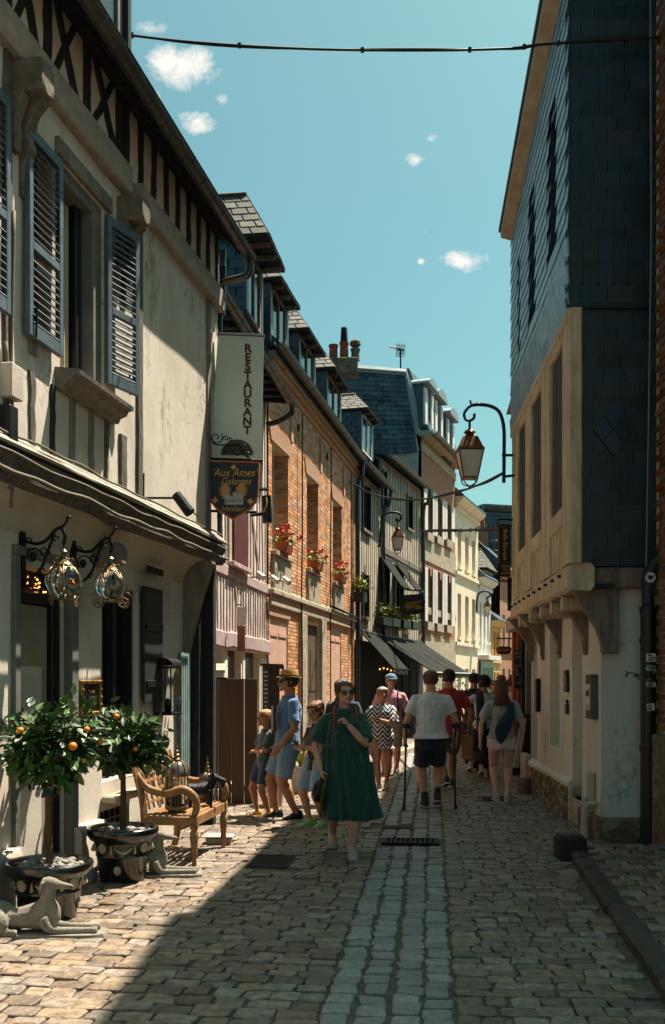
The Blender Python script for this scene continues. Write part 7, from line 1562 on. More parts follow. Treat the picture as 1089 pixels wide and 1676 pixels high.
class Person:
    def __init__(s, pos, yaw, H, lab, sex='m', skin='fair', fat=1., vox=.009):
        s.pos = V((pos[0], pos[1], 0)); s.R = Matrix.Rotation(yaw, 3, 'Z'); s.H = H; s.f = sex; s.fat = fat; s.vox = vox
        s.t = thing('person', s.pos, lab, 'person'); s.skin = SKINS[skin]; k = H
        w_ = 1.0 if sex == 'm' else .9; s.sw = .112 * k * w_ * (.92 if sex == 'c' else 1); s.J = {}
        hd = .13 if sex != 'c' else .15; s.hd = hd * k; s.ztop = k; s.shz = .786 * k if sex != 'c' else .758 * k
        s.lean = V((0, 0, 0))
    def w(s, p): return s.pos + s.R @ V(p)
    def pose(s, handR, handL, footR, footL, head=(0, 0, 0), lean=0., elbR=(.6, -.6, -.3), elbL=(-.6, -.6, -.3), hip_dx=0.):
        """hands relative to the shoulder (x right, y forward, z up) in units of H; feet (x, y, lift, toe angle)"""
        k = s.H; J = s.J; hz = .515 * k; J['hip'] = V((hip_dx, 0, hz)); lv = V((0, lean * k, 0)); s.lv = lv; s.lean_a = math.atan2(lean * k, s.shz - hz)
        for nm, sx, h, e, ft in (('R', 1, handR, elbR, footR), ('L', -1, handL, elbL, footL)):
            sh = V((sx * s.sw, 0, s.shz)) + lv; el, wr = ik(sh, sh + V(h) * k, .172 * k, .148 * k, e); J['sh' + nm], J['el' + nm], J['wr' + nm] = sh, el, wr
            hp = V((sx * .052 * k + hip_dx, 0, hz - .02 * k)); an = V((ft[0] * k, ft[1] * k, .045 * k + ft[2] * k)); kn, an = ik(hp, an, .245 * k, .235 * k, (0.15 * sx, 1, 0)); J['hp' + nm], J['kn' + nm], J['an' + nm] = hp, kn, an; J['toe' + nm] = ft[3] if len(ft) > 3 else 0
            J['lift' + nm] = ft[2]
        s.hq = head
    def ring(s, c, rx, ry, n=18, ax=None):
        return [s.w(c + V((math.cos(6.28318 * j / n) * rx, math.sin(6.28318 * j / n) * ry, 0))) for j in range(n)]
    def spine(s, f):      # point on the spine at height fraction f
        z_ = f * s.H; t_ = max(0, (z_ - .515 * s.H) / (s.shz - .515 * s.H)); return V((s.J['hip'].x * max(0, 1 - t_), 0, z_)) + s.lv * t_
    TOR = {'m': [(.46, .066, .05), (.50, .09, .064), (.54, .092, .064), (.60, .083, .060), (.66, .087, .062), (.72, .096, .066), (.765, .1, .062), (.795, .08, .05), (.822, .052, .042), (.845, .037, .038), (.89, .033, .035)],
           'f': [(.46, .066, .055), (.50, .094, .068), (.54, .09, .065), (.60, .074, .055), (.66, .074, .056), (.72, .082, .066), (.76, .084, .06), (.79, .068, .046), (.815, .044, .038), (.845, .031, .033), (.89, .029, .031)],
           'c': [(.44, .06, .05), (.48, .08, .06), (.54, .08, .058), (.60, .074, .055), (.66, .076, .056), (.72, .082, .056), (.75, .078, .05), (.78, .056, .04), (.81, .036, .036), (.86, .031, .034)]}
    def limb(s, mb, pts, rad, n=12): mb.tube([s.w(p) for p in pts], rad, n)
    def head_m(s): return Matrix.Rotation(s.hq[0], 3, 'Z') @ Matrix.Rotation(s.hq[1], 3, 'X') @ Matrix.Rotation(s.hq[2], 3, 'Y')
    def hp(s, x, y, z_):     # head space: x right, y forward, z 0 chin .. 1 crown, in head heights
        hc = s.spine((s.H - s.hd) / s.H) + V((0, .008 * s.H, 0)); piv = hc + V((0, -.01 * s.H, .1 * s.hd)); p = hc + V((x * s.hd, y * s.hd, z_ * s.hd)); return s.w(piv + s.head_m() @ (p - piv))
    def body(s):
        k = s.H; J = s.J; mb = MB(); ft = s.fat
        mb.loft([s.ring(s.spine(f), rx * k * (ft if .46 < f < .82 else 1), ry * k * (ft if .46 < f < .82 else 1)) for f, rx, ry in s.TOR[s.f]])
        lf = 1 if s.f == 'm' else .94
        for q in 'RL':
            sh, el, wr = J['sh' + q], J['el' + q], J['wr' + q]; a = .93 if s.f != 'm' else 1.; a *= min(1.12, .5 + ft * .5)
            s.limb(mb, [sh + V(((-1 if q == 'R' else 1) * .03 * k, 0, .004 * k)), sh, sh.lerp(el, .3), sh.lerp(el, .7), el, el.lerp(wr, .25), el.lerp(wr, .6), wr], [r * k * a for r in (.03, .0325, .029, .0255, .0225, .0245, .020, .0152)])
            hp_, kn, an = J['hp' + q], J['kn' + q], J['an' + q]; b = min(1.1, .5 + ft * .5)
            s.limb(mb, [hp_ + V((0, 0, .03 * k)), hp_ - V((0, 0, .02 * k)), hp_.lerp(kn, .4), hp_.lerp(kn, .8), kn, kn.lerp(an, .28) - V((0, .008 * k, 0)), kn.lerp(an, .6), kn.lerp(an, .9), an - V((0, 0, .01 * k))], [r * k * b for r in (.05, .054, .05, .039, .0345, .0355, .028, .021, .023)])
            s.hand(mb, q)
            # foot core
            s.limb(mb, [an + V((0, -.02 * k, -.02 * k)), an + V((0, .03 * k, -.03 * k)), s.toe(q, .09, -.033)], [.022 * k, .022 * k, .014 * k])
        # head
        n = 20; H_ = [(-.02, .06, .07, .14), (.04, .17, .2, .13), (.14, .27, .31, .09), (.28, .325, .385, .04), (.42, .345, .42, .01), (.55, .36, .44, -.01), (.7, .36, .45, -.025), (.83, .32, .4, -.035), (.93, .22, .29, -.04), (.985, .1, .13, -.04), (1.0, .03, .04, -.04)]
        mb.loft([[s.hp(math.cos(6.28318 * j / n) * rx, yc + math.sin(6.28318 * j / n) * ry * (1.03 if math.sin(6.28318 * j / n) > 0 else 1), z_) for j in range(n)] for z_, rx, ry, yc in H_])
        mb.tube([s.hp(0, .43, .55), s.hp(0, .50, .44), s.hp(0, .545, .36), s.hp(0, .47, .32)], [.035 * s.hd, .055 * s.hd, .075 * s.hd, .05 * s.hd], 8)
        mb.tube([s.hp(-.17, .41, .58), s.hp(0, .46, .6), s.hp(.17, .41, .58)], .045 * s.hd, 6); mb.tube([s.hp(-.1, .42, .2), s.hp(0, .455, .21), s.hp(.1, .42, .2)], .04 * s.hd, 6); mb.ball(s.hp(0, .4, .05), .09 * s.hd, 8, 6)
        for sx in (-1, 1): mb.tube([s.hp(sx * .36, -.02, .34), s.hp(sx * .4, -.06, .46), s.hp(sx * .37, -.03, .56)], [.04 * s.hd, .075 * s.hd, .04 * s.hd], 7)
        b = mb.build('body', s.skin, s.t, smooth=True); s.remesh(b, s.vox * .8, 2); s.b = b
        for sx in (-1, 1):
            MB().ball(s.hp(sx * .15, .395, .5), (.045 * s.hd,) * 3, 8, 6).build('eye', M_LENS, s.t, smooth=True); MB().tube([s.hp(sx * .07, .44, .585), s.hp(sx * .16, .43, .605), s.hp(sx * .24, .37, .57)], .018 * s.hd, 5).build('eyebrow', HAIR['brown'], s.t)
        MB().tube([s.hp(-.12, .425, .22), s.hp(0, .475, .225), s.hp(.12, .425, .22)], .022 * s.hd, 6).build('mouth', mat('lips', '8f4a42', .5, bump=.05), s.t, smooth=True)
    def toe(s, q, fwd, dz):
        a = s.J['toe' + q]; lift = s.J['lift' + q]; an = s.J['an' + q]; p_ = -.9 * min(1, lift * 9); d = V((math.sin(a) * math.cos(p_), math.cos(a) * math.cos(p_), math.sin(p_))); up = V((math.sin(a) * -math.sin(p_), math.cos(a) * -math.sin(p_), math.cos(p_)))
        return an + d * fwd * s.H + up * dz * s.H
    def hand(s, mb, q):
        k = s.H; el, wr = s.J['el' + q], s.J['wr' + q]; d = (wr - el).normalized(); curl = s.curl.get(q, .35) if hasattr(s, 'curl') else .35; sx = 1 if q == 'R' else -1
        side = V((0, 1, 0)) - d * d.y; side = side.normalized() if side.length > .2 else V((-sx, 0, 0)); pn = d.cross(side) * sx; pn = pn.normalized()
        if pn.x * sx > 0: pn = -pn
        c = wr + d * .028 * k; s.J['palm' + q] = wr + d * .04 * k + pn * .012 * k
        R_ = Matrix((side, d, pn)).transposed()
        rings = [[s.w(wr + d * l_ * k + (side * math.cos(6.28318 * j / 10) * a + pn * math.sin(6.28318 * j / 10) * b) * k) for j in range(10)] for l_, a, b in ((-.01, .014, .012), (.01, .017, .011), (.03, .023, .011), (.05, .024, .010), (.056, .018, .007))]; mb.loft(rings)
        for i in range(4):
            o = wr + d * .05 * k + side * (.0175 - .0117 * i) * k; l_ = (.038, .045, .043, .034)[i] * k; a1, a2 = curl, curl * 2.2
            p1 = o + (d * math.cos(a1) + pn * math.sin(a1)) * l_ * .5; p2 = p1 + (d * math.cos(a2) + pn * math.sin(a2)) * l_ * .5; mb.tube([s.w(o - d * .01 * k), s.w(p1), s.w(p2)], [.0055 * k, .005 * k, .0038 * k], 7)
        o = wr + d * .015 * k + side * .018 * k; mb.tube([s.w(o), s.w(o + (d * .6 + side * .7 + pn * .3) * .024 * k), s.w(o + (d * .9 + side * .55 + pn * .6) * .042 * k)], [.008 * k, .0065 * k, .0045 * k], 7)
    def remesh(s, b, v, it=3, fac=.5, disp=0., dsz=.12):
        md = b.modifiers.new('remesh', 'REMESH'); md.mode = 'VOXEL'; md.voxel_size = v; md.use_smooth_shade = True
        sm = b.modifiers.new('smooth', 'SMOOTH'); sm.iterations = it; sm.factor = fac
        if disp:
            tx = bpy.data.textures.get('folds%d' % int(dsz * 100)) or bpy.data.textures.new('folds%d' % int(dsz * 100), 'CLOUDS'); tx.noise_scale = dsz; tx.noise_depth = 2
            dm = b.modifiers.new('folds', 'DISPLACE'); dm.texture = tx; dm.strength = disp; dm.mid_level = .5; dm.texture_coords = 'LOCAL'
    def shirt(s, m, bottom=.47, sleeve=.62, loose=1.12, name='shirt', neck=.835, hem=None, slw=1.35, disp=.03):
        k = s.H; mb = MB(); T = [(f, rx, ry) for f, rx, ry in s.TOR[s.f] if bottom < f < neck]; 
        if s.f == 'c': neck -= .025
        T = [(f, rx, ry) for f, rx, ry in T if f < neck]; f0 = T[0]; hx, hy = hem or (f0[1] * 1.06, f0[2] * 1.1)
        T = [(bottom, hx, hy)] + T + [(neck + .003, T[-1][1] * .72, T[-1][2] * .95)]
        mb.loft([s.ring(s.spine(f), rx * k * loose * s.fat, (ry + .004) * k * loose * s.fat) for f, rx, ry in T])
        for q in 'RL':
            sh, el, wr = s.J['sh' + q], s.J['el' + q], s.J['wr' + q]; e = sh.lerp(el, min(1, sleeve)); sx = 1 if q == 'R' else -1
            pts = [sh - V((sx * .045 * k, 0, -.006 * k)), sh + V((0, 0, .002 * k)), sh.lerp(e, .5), e]; rr = [.034 * k, .039 * k, .031 * k * slw * .92, .029 * k * slw]
            if sleeve > 1: w_ = el.lerp(wr, sleeve - 1); pts.append(w_); rr.append(.026 * k * slw)
            s.limb(mb, pts, rr)
        b = mb.build(name, m, s.t, smooth=True); s.remesh(b, s.vox, 3, .5, disp, .13); return b
    def shorts(s, m, bottom=.75, top=.54, loose=1.18, name='shorts', wide=1.25, disp=.014):
        """bottom: fraction of the thigh covered; > 1 covers the shin too"""
        k = s.H; mb = MB(); h_ = 1. if s.f != 'c' else .88; T = [(f - (.02 if s.f == 'c' else 0), a * h_, b * h_) for f, a, b in ((.425, .088, .062), (.46, .098, .07), (.50, .101, .073), (.53, .097, .069))]
        mb.loft([s.ring(s.spine(f), rx * k * 1.02 * s.fat, ry * k * 1.04 * s.fat) for f, rx, ry in T + [(max(top, T[-1][0] + .005), T[-1][1] * .97, T[-1][2] * .97)]])
        for q in 'RL':
            a, b, c = s.J['hp' + q], s.J['kn' + q], s.J['an' + q]; e = a.lerp(b, min(1, bottom)); pts = [a + V((0, 0, .03 * k)), a.lerp(e, .5), e]; rr = [.066 * k * s.fat, .055 * k * loose, .043 * k * wide]
            if bottom > 1: pts += [b.lerp(c, .5), b.lerp(c, bottom - 1)]; rr = [.066 * k * s.fat, .056 * k * loose, .043 * k * wide, .04 * k * wide, .04 * k * wide]
            s.limb(mb, pts, rr)
        b = mb.build(name, m, s.t, smooth=True); s.remesh(b, s.vox, 3, .5, disp, .1); return b
    def shoes(s, m, sole=M_SOLE, high=.0, laces=None):
        k = s.H
        for q in 'RL':
            an = s.J['an' + q]; a = s.J['toe' + q]; R2 = lambda x: V((math.cos(a) * x, -math.sin(a) * x, 0)); mb = MB(); n = 12
            prof = [(-.042, .014, -.02, .022), (-.036, .022, -.012, .034), (-.01, .024, -.004, .044), (.02, .024, -.012, .034), (.05, .027, -.022, .024), (.078, .026, -.027, .019), (.098, .017, -.03, .014), (.104, .006, -.032, .008)]
            rings = []
            for y, rx, zc, rz in prof:
                c = s.toe(q, y, zc - .004); up = (s.toe(q, y, zc + 1) - s.toe(q, y, zc)).normalized(); rings.append([s.w(c + R2(math.cos(6.28318 * j / n) * rx * k) + up * math.sin(6.28318 * j / n) * rz * k * (.75 if y > .04 else 1)) for j in range(n)])
            mb.loft(rings); sh = mb.build('shoe', m, s.t, smooth=True)
            if high: MB().tube([s.w(an + V((0, -.004 * k, -.02 * k))), s.w(an + V((0, -.004 * k, high * k)))], [.03 * k, .027 * k], 12).build('collar', m, sh, smooth='auto')
            so_ = MB(); out_ = [(-.044, .012), (-.036, .022), (0, .024), (.05, .029), (.08, .028), (.1, .018), (.108, 0)]; out_ = out_ + [(y, -x) for y, x in reversed(out_[:-1])]
            so_.loft([[s.w(s.toe(q, y, dz) + R2(x * k * 1.06)) for y, x in out_] for dz in (-.046, -.034)]); so_.build('sole', sole, sh)
            for i in range(3): MB().tube([s.w(s.toe(q, .025 + i * .014, .012 - i * .007) + R2(-.014 * k)), s.w(s.toe(q, .025 + i * .014, .012 - i * .007) + R2(.014 * k))], .0022 * k, 4).build('lace', laces or M_SOLE, sh)
    def hair(s, m, kind='short', n=260, seed=1):
        """scalp shell plus many locks lying on it"""
        rg = random.Random(seed); mb = MB(); kk = s.hd
        def sc(a, z_, g=1.0):   # a: angle from front (0) round the head, z_: height
            for (z0, x0, y0, c0), (z1, x1, y1, c1) in zip(HS_, HS_[1:]):
                if z0 <= z_ <= z1: t_ = (z_ - z0) / (z1 - z0); rx, ry, yc = x0 + (x1 - x0) * t_, y0 + (y1 - y0) * t_, c0 + (c1 - c0) * t_; break
            else: rx, ry, yc = .03, .04, -.04
            return s.hp(math.sin(a) * rx * g, yc + math.cos(a) * ry * g, z_)
        HS_ = [(.14, .27, .31, .09), (.28, .325, .385, .04), (.42, .345, .42, .01), (.55, .36, .44, -.01), (.7, .36, .45, -.025), (.83, .32, .4, -.035), (.93, .22, .29, -.04), (.985, .1, .13, -.04), (1.01, .03, .04, -.04)]
        def low(a):    # hair line
            a = abs((a + math.pi) % 6.28318 - math.pi)
            if kind == 'ring': return .28 if a > 1.4 else 2.
            if a < .9: return .86 if kind == 'back' else .79
            if a < 1.35: return .6
            return {'short': .26, 'bob': .1, 'long': .2, 'curly': .2, 'bun': .24, 'back': .25}.get(kind, .26)
        top = .78 if kind == 'ring' else 1.01
        cap = MB(); na = 28; rows = 9
        for j in range(na):
            a0, a1 = 6.28318 * j / na, 6.28318 * (j + 1) / na
            l0, l1 = low(a0 + .01), low(a1 - .01)
            if l0 > 1 or l1 > 1: continue
            for i in range(rows):
                t0, t1 = i / rows, (i + 1) / rows; cap.quad(sc(a0, l0 + (top - l0) * t0, 1.06), sc(a1, l1 + (top - l1) * t0, 1.06), sc(a1, l1 + (top - l1) * t1, 1.06), sc(a0, l0 + (top - l0) * t1, 1.06))
        h = cap.build('hair', m, s.t, smooth=True, merge=True)
        so_ = h.modifiers.new('solid', 'SOLIDIFY'); so_.thickness = -.02 * kk
        lk = MB()
        for i in range(n):
            a = rg.uniform(0, 6.28318); lo = low(a)
            if lo > 1: continue
            z_ = lo + (top - lo) * rg.random() ** .7; p0 = sc(a, min(1.0, z_), 1.07)
            if kind == 'curly': 
                d = V((rg.gauss(0, 1), rg.gauss(0, 1), rg.gauss(0, 1))).normalized() * .12 * kk; ax = V((rg.gauss(0, 1), rg.gauss(0, 1), rg.gauss(0, 1))).normalized(); lk.tube([p0, p0 + d, p0 + d + d.cross(ax), p0 + d * .3 + d.cross(ax) * 1.4], .022 * kk, 4)
            else:
                st = .2 + .2 * rg.random(); pts = [sc(a + rg.gauss(0, .05) * j, max(lo - .04, z_ - st * j / 3), 1.08 + .03 * rg.random() + (.05 * rg.random() if kind == 'short' else .02)) for j in range(4)]; lk.tube(pts, [.02 * kk, .028 * kk, .024 * kk, .006 * kk], 4)
        if kind in ('bob', 'long'):
            lm = {'bob': .55, 'long': 2.05}[kind]
            for i in range(150 if kind == 'long' else 120):
                a = rg.uniform(1.5 if kind == 'bob' else 1.9, 6.28318 - (1.5 if kind == 'bob' else 1.9)); p0 = sc(a, rg.uniform(.35, .85), 1.1); l_ = lm * kk * rg.uniform(.7, 1.05)
                b = (p0 - s.hp(0, -.05, .5)); b.z = 0; b = b.normalized() * kk; j_ = V((rg.gauss(0, .03), rg.gauss(0, .03), 0)); lk.tube(bez([p0, p0 + b * .06 + V((0, 0, -l_ * .35)), p0 + b * (.03 - .1 * rg.random()) + V((0, 0, -l_ * .7)) + j_, p0 - b * .1 * rg.random() + V((0, 0, -l_)) + j_ * 1.6], 3), [.03 * kk, .035 * kk, .035 * kk, .034 * kk, .032 * kk, .03 * kk, .027 * kk, .022 * kk, .016 * kk, .006 * kk], 5)
        lk.build('locks', m, h, smooth=True, kind='stuff')
        if kind == 'bun': 
            c = s.hp(0, -.25, 1.08); q = MB()
            for i in range(26): a = rg.uniform(0, 6.28); q.tube(spiral(c, V((math.cos(a), math.sin(a), rg.uniform(-.5, .5))), V((0, 0, 1)), .16 * kk, .1 * kk, rg.uniform(0, 3), rg.uniform(4, 6), 8), .03 * kk, 5)
            q.build('bun', m, h, smooth=True, kind='stuff')
    def glasses(s, dark=True):
        g = MB().tube([s.hp(-.07, .46, .52), s.hp(.07, .46, .52)], .012 * s.hd, 5).build('glasses', M_LENS, s.t)
        for sx in (-1, 1):
            c = s.hp(sx * .17, .445, .49); u_ = (s.hp(sx * .17 + .1, .445, .49) - c).normalized(); v_ = (s.hp(sx * .17, .445, .6) - c).normalized()
            if dark: MB().prism([c + (u_ * math.cos(a) * .135 + v_ * math.sin(a) * .115) * s.hd for a in [6.28318 * i / 14 for i in range(14)]], (s.hp(0, .1, 0) - s.hp(0, .08, 0))).build('lens', M_LENS, g)
            else: MB().tube(spiral(c, u_, v_, .12 * s.hd, .12 * s.hd, 0, 6.2832, 16), .012 * s.hd, 5).build('rim', M_LENS, g)
            MB().tube([s.hp(sx * .3, .42, .52), s.hp(sx * .4, .05, .52)], .014 * s.hd, 5).build('temple', M_LENS, g)
    def cap_(s, m, peak_to='f', name='cap', m2=None, z0=.68, g=1.12):
        n = 24; rings = [[s.hp(math.cos(6.28318 * j / n) * rx * g, yc + math.sin(6.28318 * j / n) * ry * g, z_) for j in range(n)] for z_, rx, ry, yc in ((z0, .37, .455, -.02), (z0 + .14, .36, .44, -.03), (.95, .28, .34, -.03), (1.04, .15, .19, -.03), (1.07, .03, .03, -.03))]
        c = MB().loft(rings).build(name, m, s.t, smooth=True); pk = MB(); pts = []
        for r_, dz in ((1.0, 0), (1.5, -.06)): pts.append([s.hp(math.sin(a) * .38 * g * (1 if r_ == 1 else 1.0), -.02 + math.cos(a) * .45 * g * r_, z0 + .03 + dz * math.cos(a)) for a in [-1.25 + 2.5 * i / 14 for i in range(15)]])
        pk.loft(pts, cap=False, closed=False); pb = pk.build('peak', m2 or m, c, smooth=True, fix=False); md = pb.modifiers.new('solid', 'SOLIDIFY'); md.thickness = .02 * s.hd
    def brim_hat(s, m, band, z0=.70, brim=1.65):
        n = 28; prof = [(brim, z0 - .03, 1), (brim * .985, z0 + .0, 1), (1.16, z0 + .02, 1), (1.12, z0 + .1, 1), (1.05, z0 + .3, .98), (.9, z0 + .42, .95), (.5, z0 + .40, .9), (.1, z0 + .38, .9)]
        def rg_(k, z_, e): return [s.hp(math.cos(6.28318 * j / n) * .36 * k, -.02 + math.sin(6.28318 * j / n) * .44 * (k if k < 1.2 else k * .93), z_ + (.05 * abs(math.cos(6.28318 * j / n)) if k > 1.3 else 0)) for j in range(n)]
        h = MB().loft([rg_(*p) for p in prof]).build('hat', m, s.t, smooth='auto'); MB().loft([rg_(1.175, z0 + .03, 1), rg_(1.15, z0 + .12, 1)], cap=False).build('band', band, h, smooth=True)
def stand(yaw_deg): return math.radians(yaw_deg)
# ---------------------------------------------------------------- the passers-by (yaw: 0 = walking away, 180 = facing us)
def rad(d): return math.radians(d)
AH = (.06, .02, -.305); AHL = (-.06, .02, -.305)      # arm hanging
# woman in the green dress
g = GP(564, 1398); p = Person((g.x, g.y), rad(186), 1.63, 'woman in a loose dark green tiered dress and sunglasses walking towards us', 'f', 'pale', 1.14, .008)
p.curl = {'L': .9, 'R': .5}
p.pose((.04, .05, -.29), (.09, .115, -.035), (.05, -.17, .06, 0), (-.035, .09, 0, .05), (0.25, .05, .05), 0.0, elbL=(-.5, .2, -1), elbR=(.7, -.5, 0))
p.body(); M_GD = mat('cloth_green', '174a3a', .75, col2='11382d', var=.1, scale=4, bump=1., bscale=16, sheen=.3, bdist=.04, stretch=(1, 1, .22))
p.shirt(M_GD, .62, .85, 1.22, 'dress_top', .84, hem=(.11, .09), slw=1.75, disp=.03)
def skirt(P_, m, tiers, name='dress_skirt', nf=26, off=(0, 0)):
    k = P_.H; n = 120; rings = []; rg = random.Random(4)
    for f, rx, ry, amp, ox, oy in tiers:
        rings.append([P_.w(P_.spine(f) + V((ox * k + math.cos(a) * (rx * k + amp * k * (math.sin(a * nf * .5 + 1.3 * math.sin(a * 3 + f * 9)) + .5 * math.sin(a * nf * .83 + 2))), oy * k + math.sin(a) * (ry * k + amp * k * (math.sin(a * nf * .5 + 1.3 * math.sin(a * 3 + f * 9)) + .5 * math.sin(a * nf * .83 + 2))), .004 * k * math.sin(a * 5 + 1)))) for a in [6.28318 * j / n for j in range(n)]])
    b = MB().loft(rings, cap=False).build(name, m, P_.t, smooth=True); md = b.modifiers.new('solid', 'SOLIDIFY'); md.thickness = -.008; return b
skirt(p, M_GD, [(.74, .088, .08, .001, 0, 0), (.70, .108, .098, .003, 0, 0), (.695, .114, .104, .006, 0, 0), (.60, .122, .112, .008, -.004, -.002), (.535, .126, .118, .008, -.010, -.005), (.53, .138, .126, .011, -.012, -.005), (.43, .148, .142, .012, -.018, -.002), (.34, .156, .15, .013, -.028, -.0), (.26, .163, .156, .014, -.036, .0), (.225, .166, .158, .015, -.04, .0), (.215, .164, .156, .015, -.04, .0), (.24, .15, .14, .012, -.038, .0)])
p.hair(HAIR['long'], 'back', 300, 2); p.glasses(); p.shoes(mat('white_trainer', 'bdb8ae', .7, bump=.1))
for sx in (-1, 1): MB().tube(bez([p.w(V((sx * .085, -.1, 1.2))), p.w(V((sx * .1, .0, 1.385))), p.w(V((sx * .105, .1, 1.3))), p.w(V((sx * .115, .115, 1.16)))], 5), .014, 6, flat=.5).build('bag_strap', mat('strap_tan', '8a4a26', .6, bump=.1), p.t, smooth=True)
MB().tube([p.w(V((-.01, .17, 1.17))), p.w(V((.0, .17, 1.05)))], .004, 4).build('cord', M_IRON, p.t)
hb = p.w(p.J['palmR']); t = thing('sun_hat', hb, 'black and straw sun hat held in the green-dress woman\'s hand', 'hat')
RH = Matrix.Rotation(rad(100), 3, 'Y') @ Matrix.Rotation(rad(12), 3, 'X')
MB().lathe(hb + V((-.02, -.02, -.15)), [(.085, .02), (.1, .01), (.105, -.04), (.09, -.075), (.04, -.09), (.004, -.09)], 20, RH).build('crown', M_BLACK, t, smooth=True); MB().lathe(hb + V((-.02, -.02, -.15)), [(.09, .018), (.17, .026), (.172, .032), (.09, .03)], 24, RH).build('brim', mat('straw_dark', '8a6a3a', .85, col2='6a5028', bump=.4, bscale=120), t, smooth='auto')
# hatted man, side on, looking left
g = GP(471, 1342); p = Person((g.x, g.y), rad(108), 1.74, 'man in straw hat, blue t-shirt and denim shorts standing side-on', 'm', 'tan', 1.06)
p.pose((.01, .09, -.27), (-.02, .1, -.28), (.055, .06, 0, .1), (-.05, -.05, 0, 0), (-.1, .02, 0), -.012)
p.body(); tb_ = p.shirt(cloth('blue', '5a7aa0', '4a688c'), .47, .75, 1.14); p.shorts(cloth('denim', '7f98ad', '667f95'), .86, .535, wide=1.35); p.hair(HAIR['brown'], 'short', 200, 5); p.glasses()
p.brim_hat(mat('straw', 'b98f58', .85, col2='96713f', bump=.5, bscale=120), M_TIMB_DK); p.shoes(M_BLACK)
c = p.w(p.spine(.70) + V((0, .10 * p.H * .98, 0))); fx = p.R @ V((1, 0, 0)); 
MB().box(c + p.R @ V((-.03, .03, -.02)), (.13, .012, .3), p.R).build('shirt_print', mat('print_navy', '2c3444', .8, bump=.1), tb_); MB().box(c + p.R @ V((-.03, .038, -.02)), (.02, .006, .28), p.R).build('shirt_stripe', M_WHITE, tb_)
# small boy by the screen
g = GP(434, 1338); p = Person((g.x, g.y), rad(120), 1.29, 'small blond boy with folded arms, grey t-shirt and orange trainers', 'c', 'tan', 1.0)
p.curl = {'L': .6, 'R': .6}
p.pose((-.18, .075, -.13), (.2, .06, -.15), (.05, .05, 0, .3), (-.05, -.02, 0, -.1), (.0, .05, 0), -.01, elbR=(1, .1, -.5), elbL=(-1, .1, -.5))
p.body(); p.shirt(cloth('charcoal', '4a5158', '3b4148'), .42, .62, 1.16); p.shorts(cloth('navyshort', '2c3e5c', '22314c'), .78, .535, wide=1.3); p.hair(HAIR['blond'], 'short', 320, 6); p.shoes(mat('orange_trainer', 'e07a2c', .6, col2='c8b03a', scale=30, bump=.1), laces=mat('lime', 'b5d04a', .6, bump=0))
# boy with glasses looking at a phone
g = GP(519, 1353); p = Person((g.x, g.y), rad(128), 1.42, 'boy with glasses and auburn hair looking down at a phone', 'c', 'fair', 1.0)
p.curl = {'L': .9, 'R': .9}
p.pose((-.10, .17, -.12), (.06, .18, -.12), (.05, .03, 0, .1), (-.05, -.03, 0, -.2), (.1, -.3, 0), -.01, elbR=(.7, -.3, -.8), elbL=(-.7, -.3, -.8))
p.body(); s_ = p.shirt(cloth('black', '1b1f26', '14171c'), .45, .6, 1.16); p.shorts(cloth('lightdenim', '8fa9bb', '7590a4'), .9, .535, wide=1.3); p.hair(HAIR['auburn'], 'short', 340, 7); p.glasses(False); p.shoes(mat('lime_trainer', '4fb86a', .6, col2='a8d060', scale=30, bump=.1))
MB().box(p.w(p.spine(.66) + V((0, .125, 0))), (.16, .012, .16), p.R).build('shirt_print', mat('print_grey', '6a6560', .8, col2='40403e', scale=40, bump=.1), s_)
pc = (p.w(p.J['palmR']) + p.w(p.J['palmL'])) / 2; MB().box(pc + V((-.02, 0, .03)), (.075, .012, .14), p.R @ Matrix.Rotation(-.9, 3, 'X')).build('phone', M_BLACK, None, bevel=.003, label='black phone in the hands of the boy with glasses', category='phone')
# brunette woman behind them
g = GP(562, 1318); p = Person((g.x, g.y), rad(160), 1.66, 'long-haired woman in a dark top half hidden behind the green dress', 'f', 'fair', 1.0)
p.pose(AH, AHL, (.05, .02, 0), (-.05, -.03, 0), (-.2, -.15, .1)); p.body(); p.shirt(cloth('navy', '232a3a', '1a2030'), .48, .6, 1.12); p.shorts(cloth('tan', '8a6a4a', '75583c'), .8, .6); p.hair(HAIR['brown'], 'long', 200, 8); p.shoes(mat('tan_sandal', '9a5a34', .6, bump=.1))
# child with a sun hat behind the green dress
g = GP(592, 1326); p = Person((g.x, g.y), rad(170), 1.08, 'small child in a cream sun hat behind the green dress', 'c', 'fair', 1.0)
p.pose(AH, AHL, (.05, .05, 0), (-.05, -.06, 0.01), (0, 0, 0)); p.body(); p.shirt(cloth('peach', 'd9a08a', 'c48a74'), .45, .6, 1.15); p.shorts(cloth('cream', 'c8b89a', 'b3a285'), .7, .535); p.brim_hat(mat('hat_cream', 'd8cdb4', .85, col2='c0b498', bump=.3), M_PINKSH, .62, 1.9); p.shoes(mat('pink_sandal', 'b0705a', .6, bump=.1))
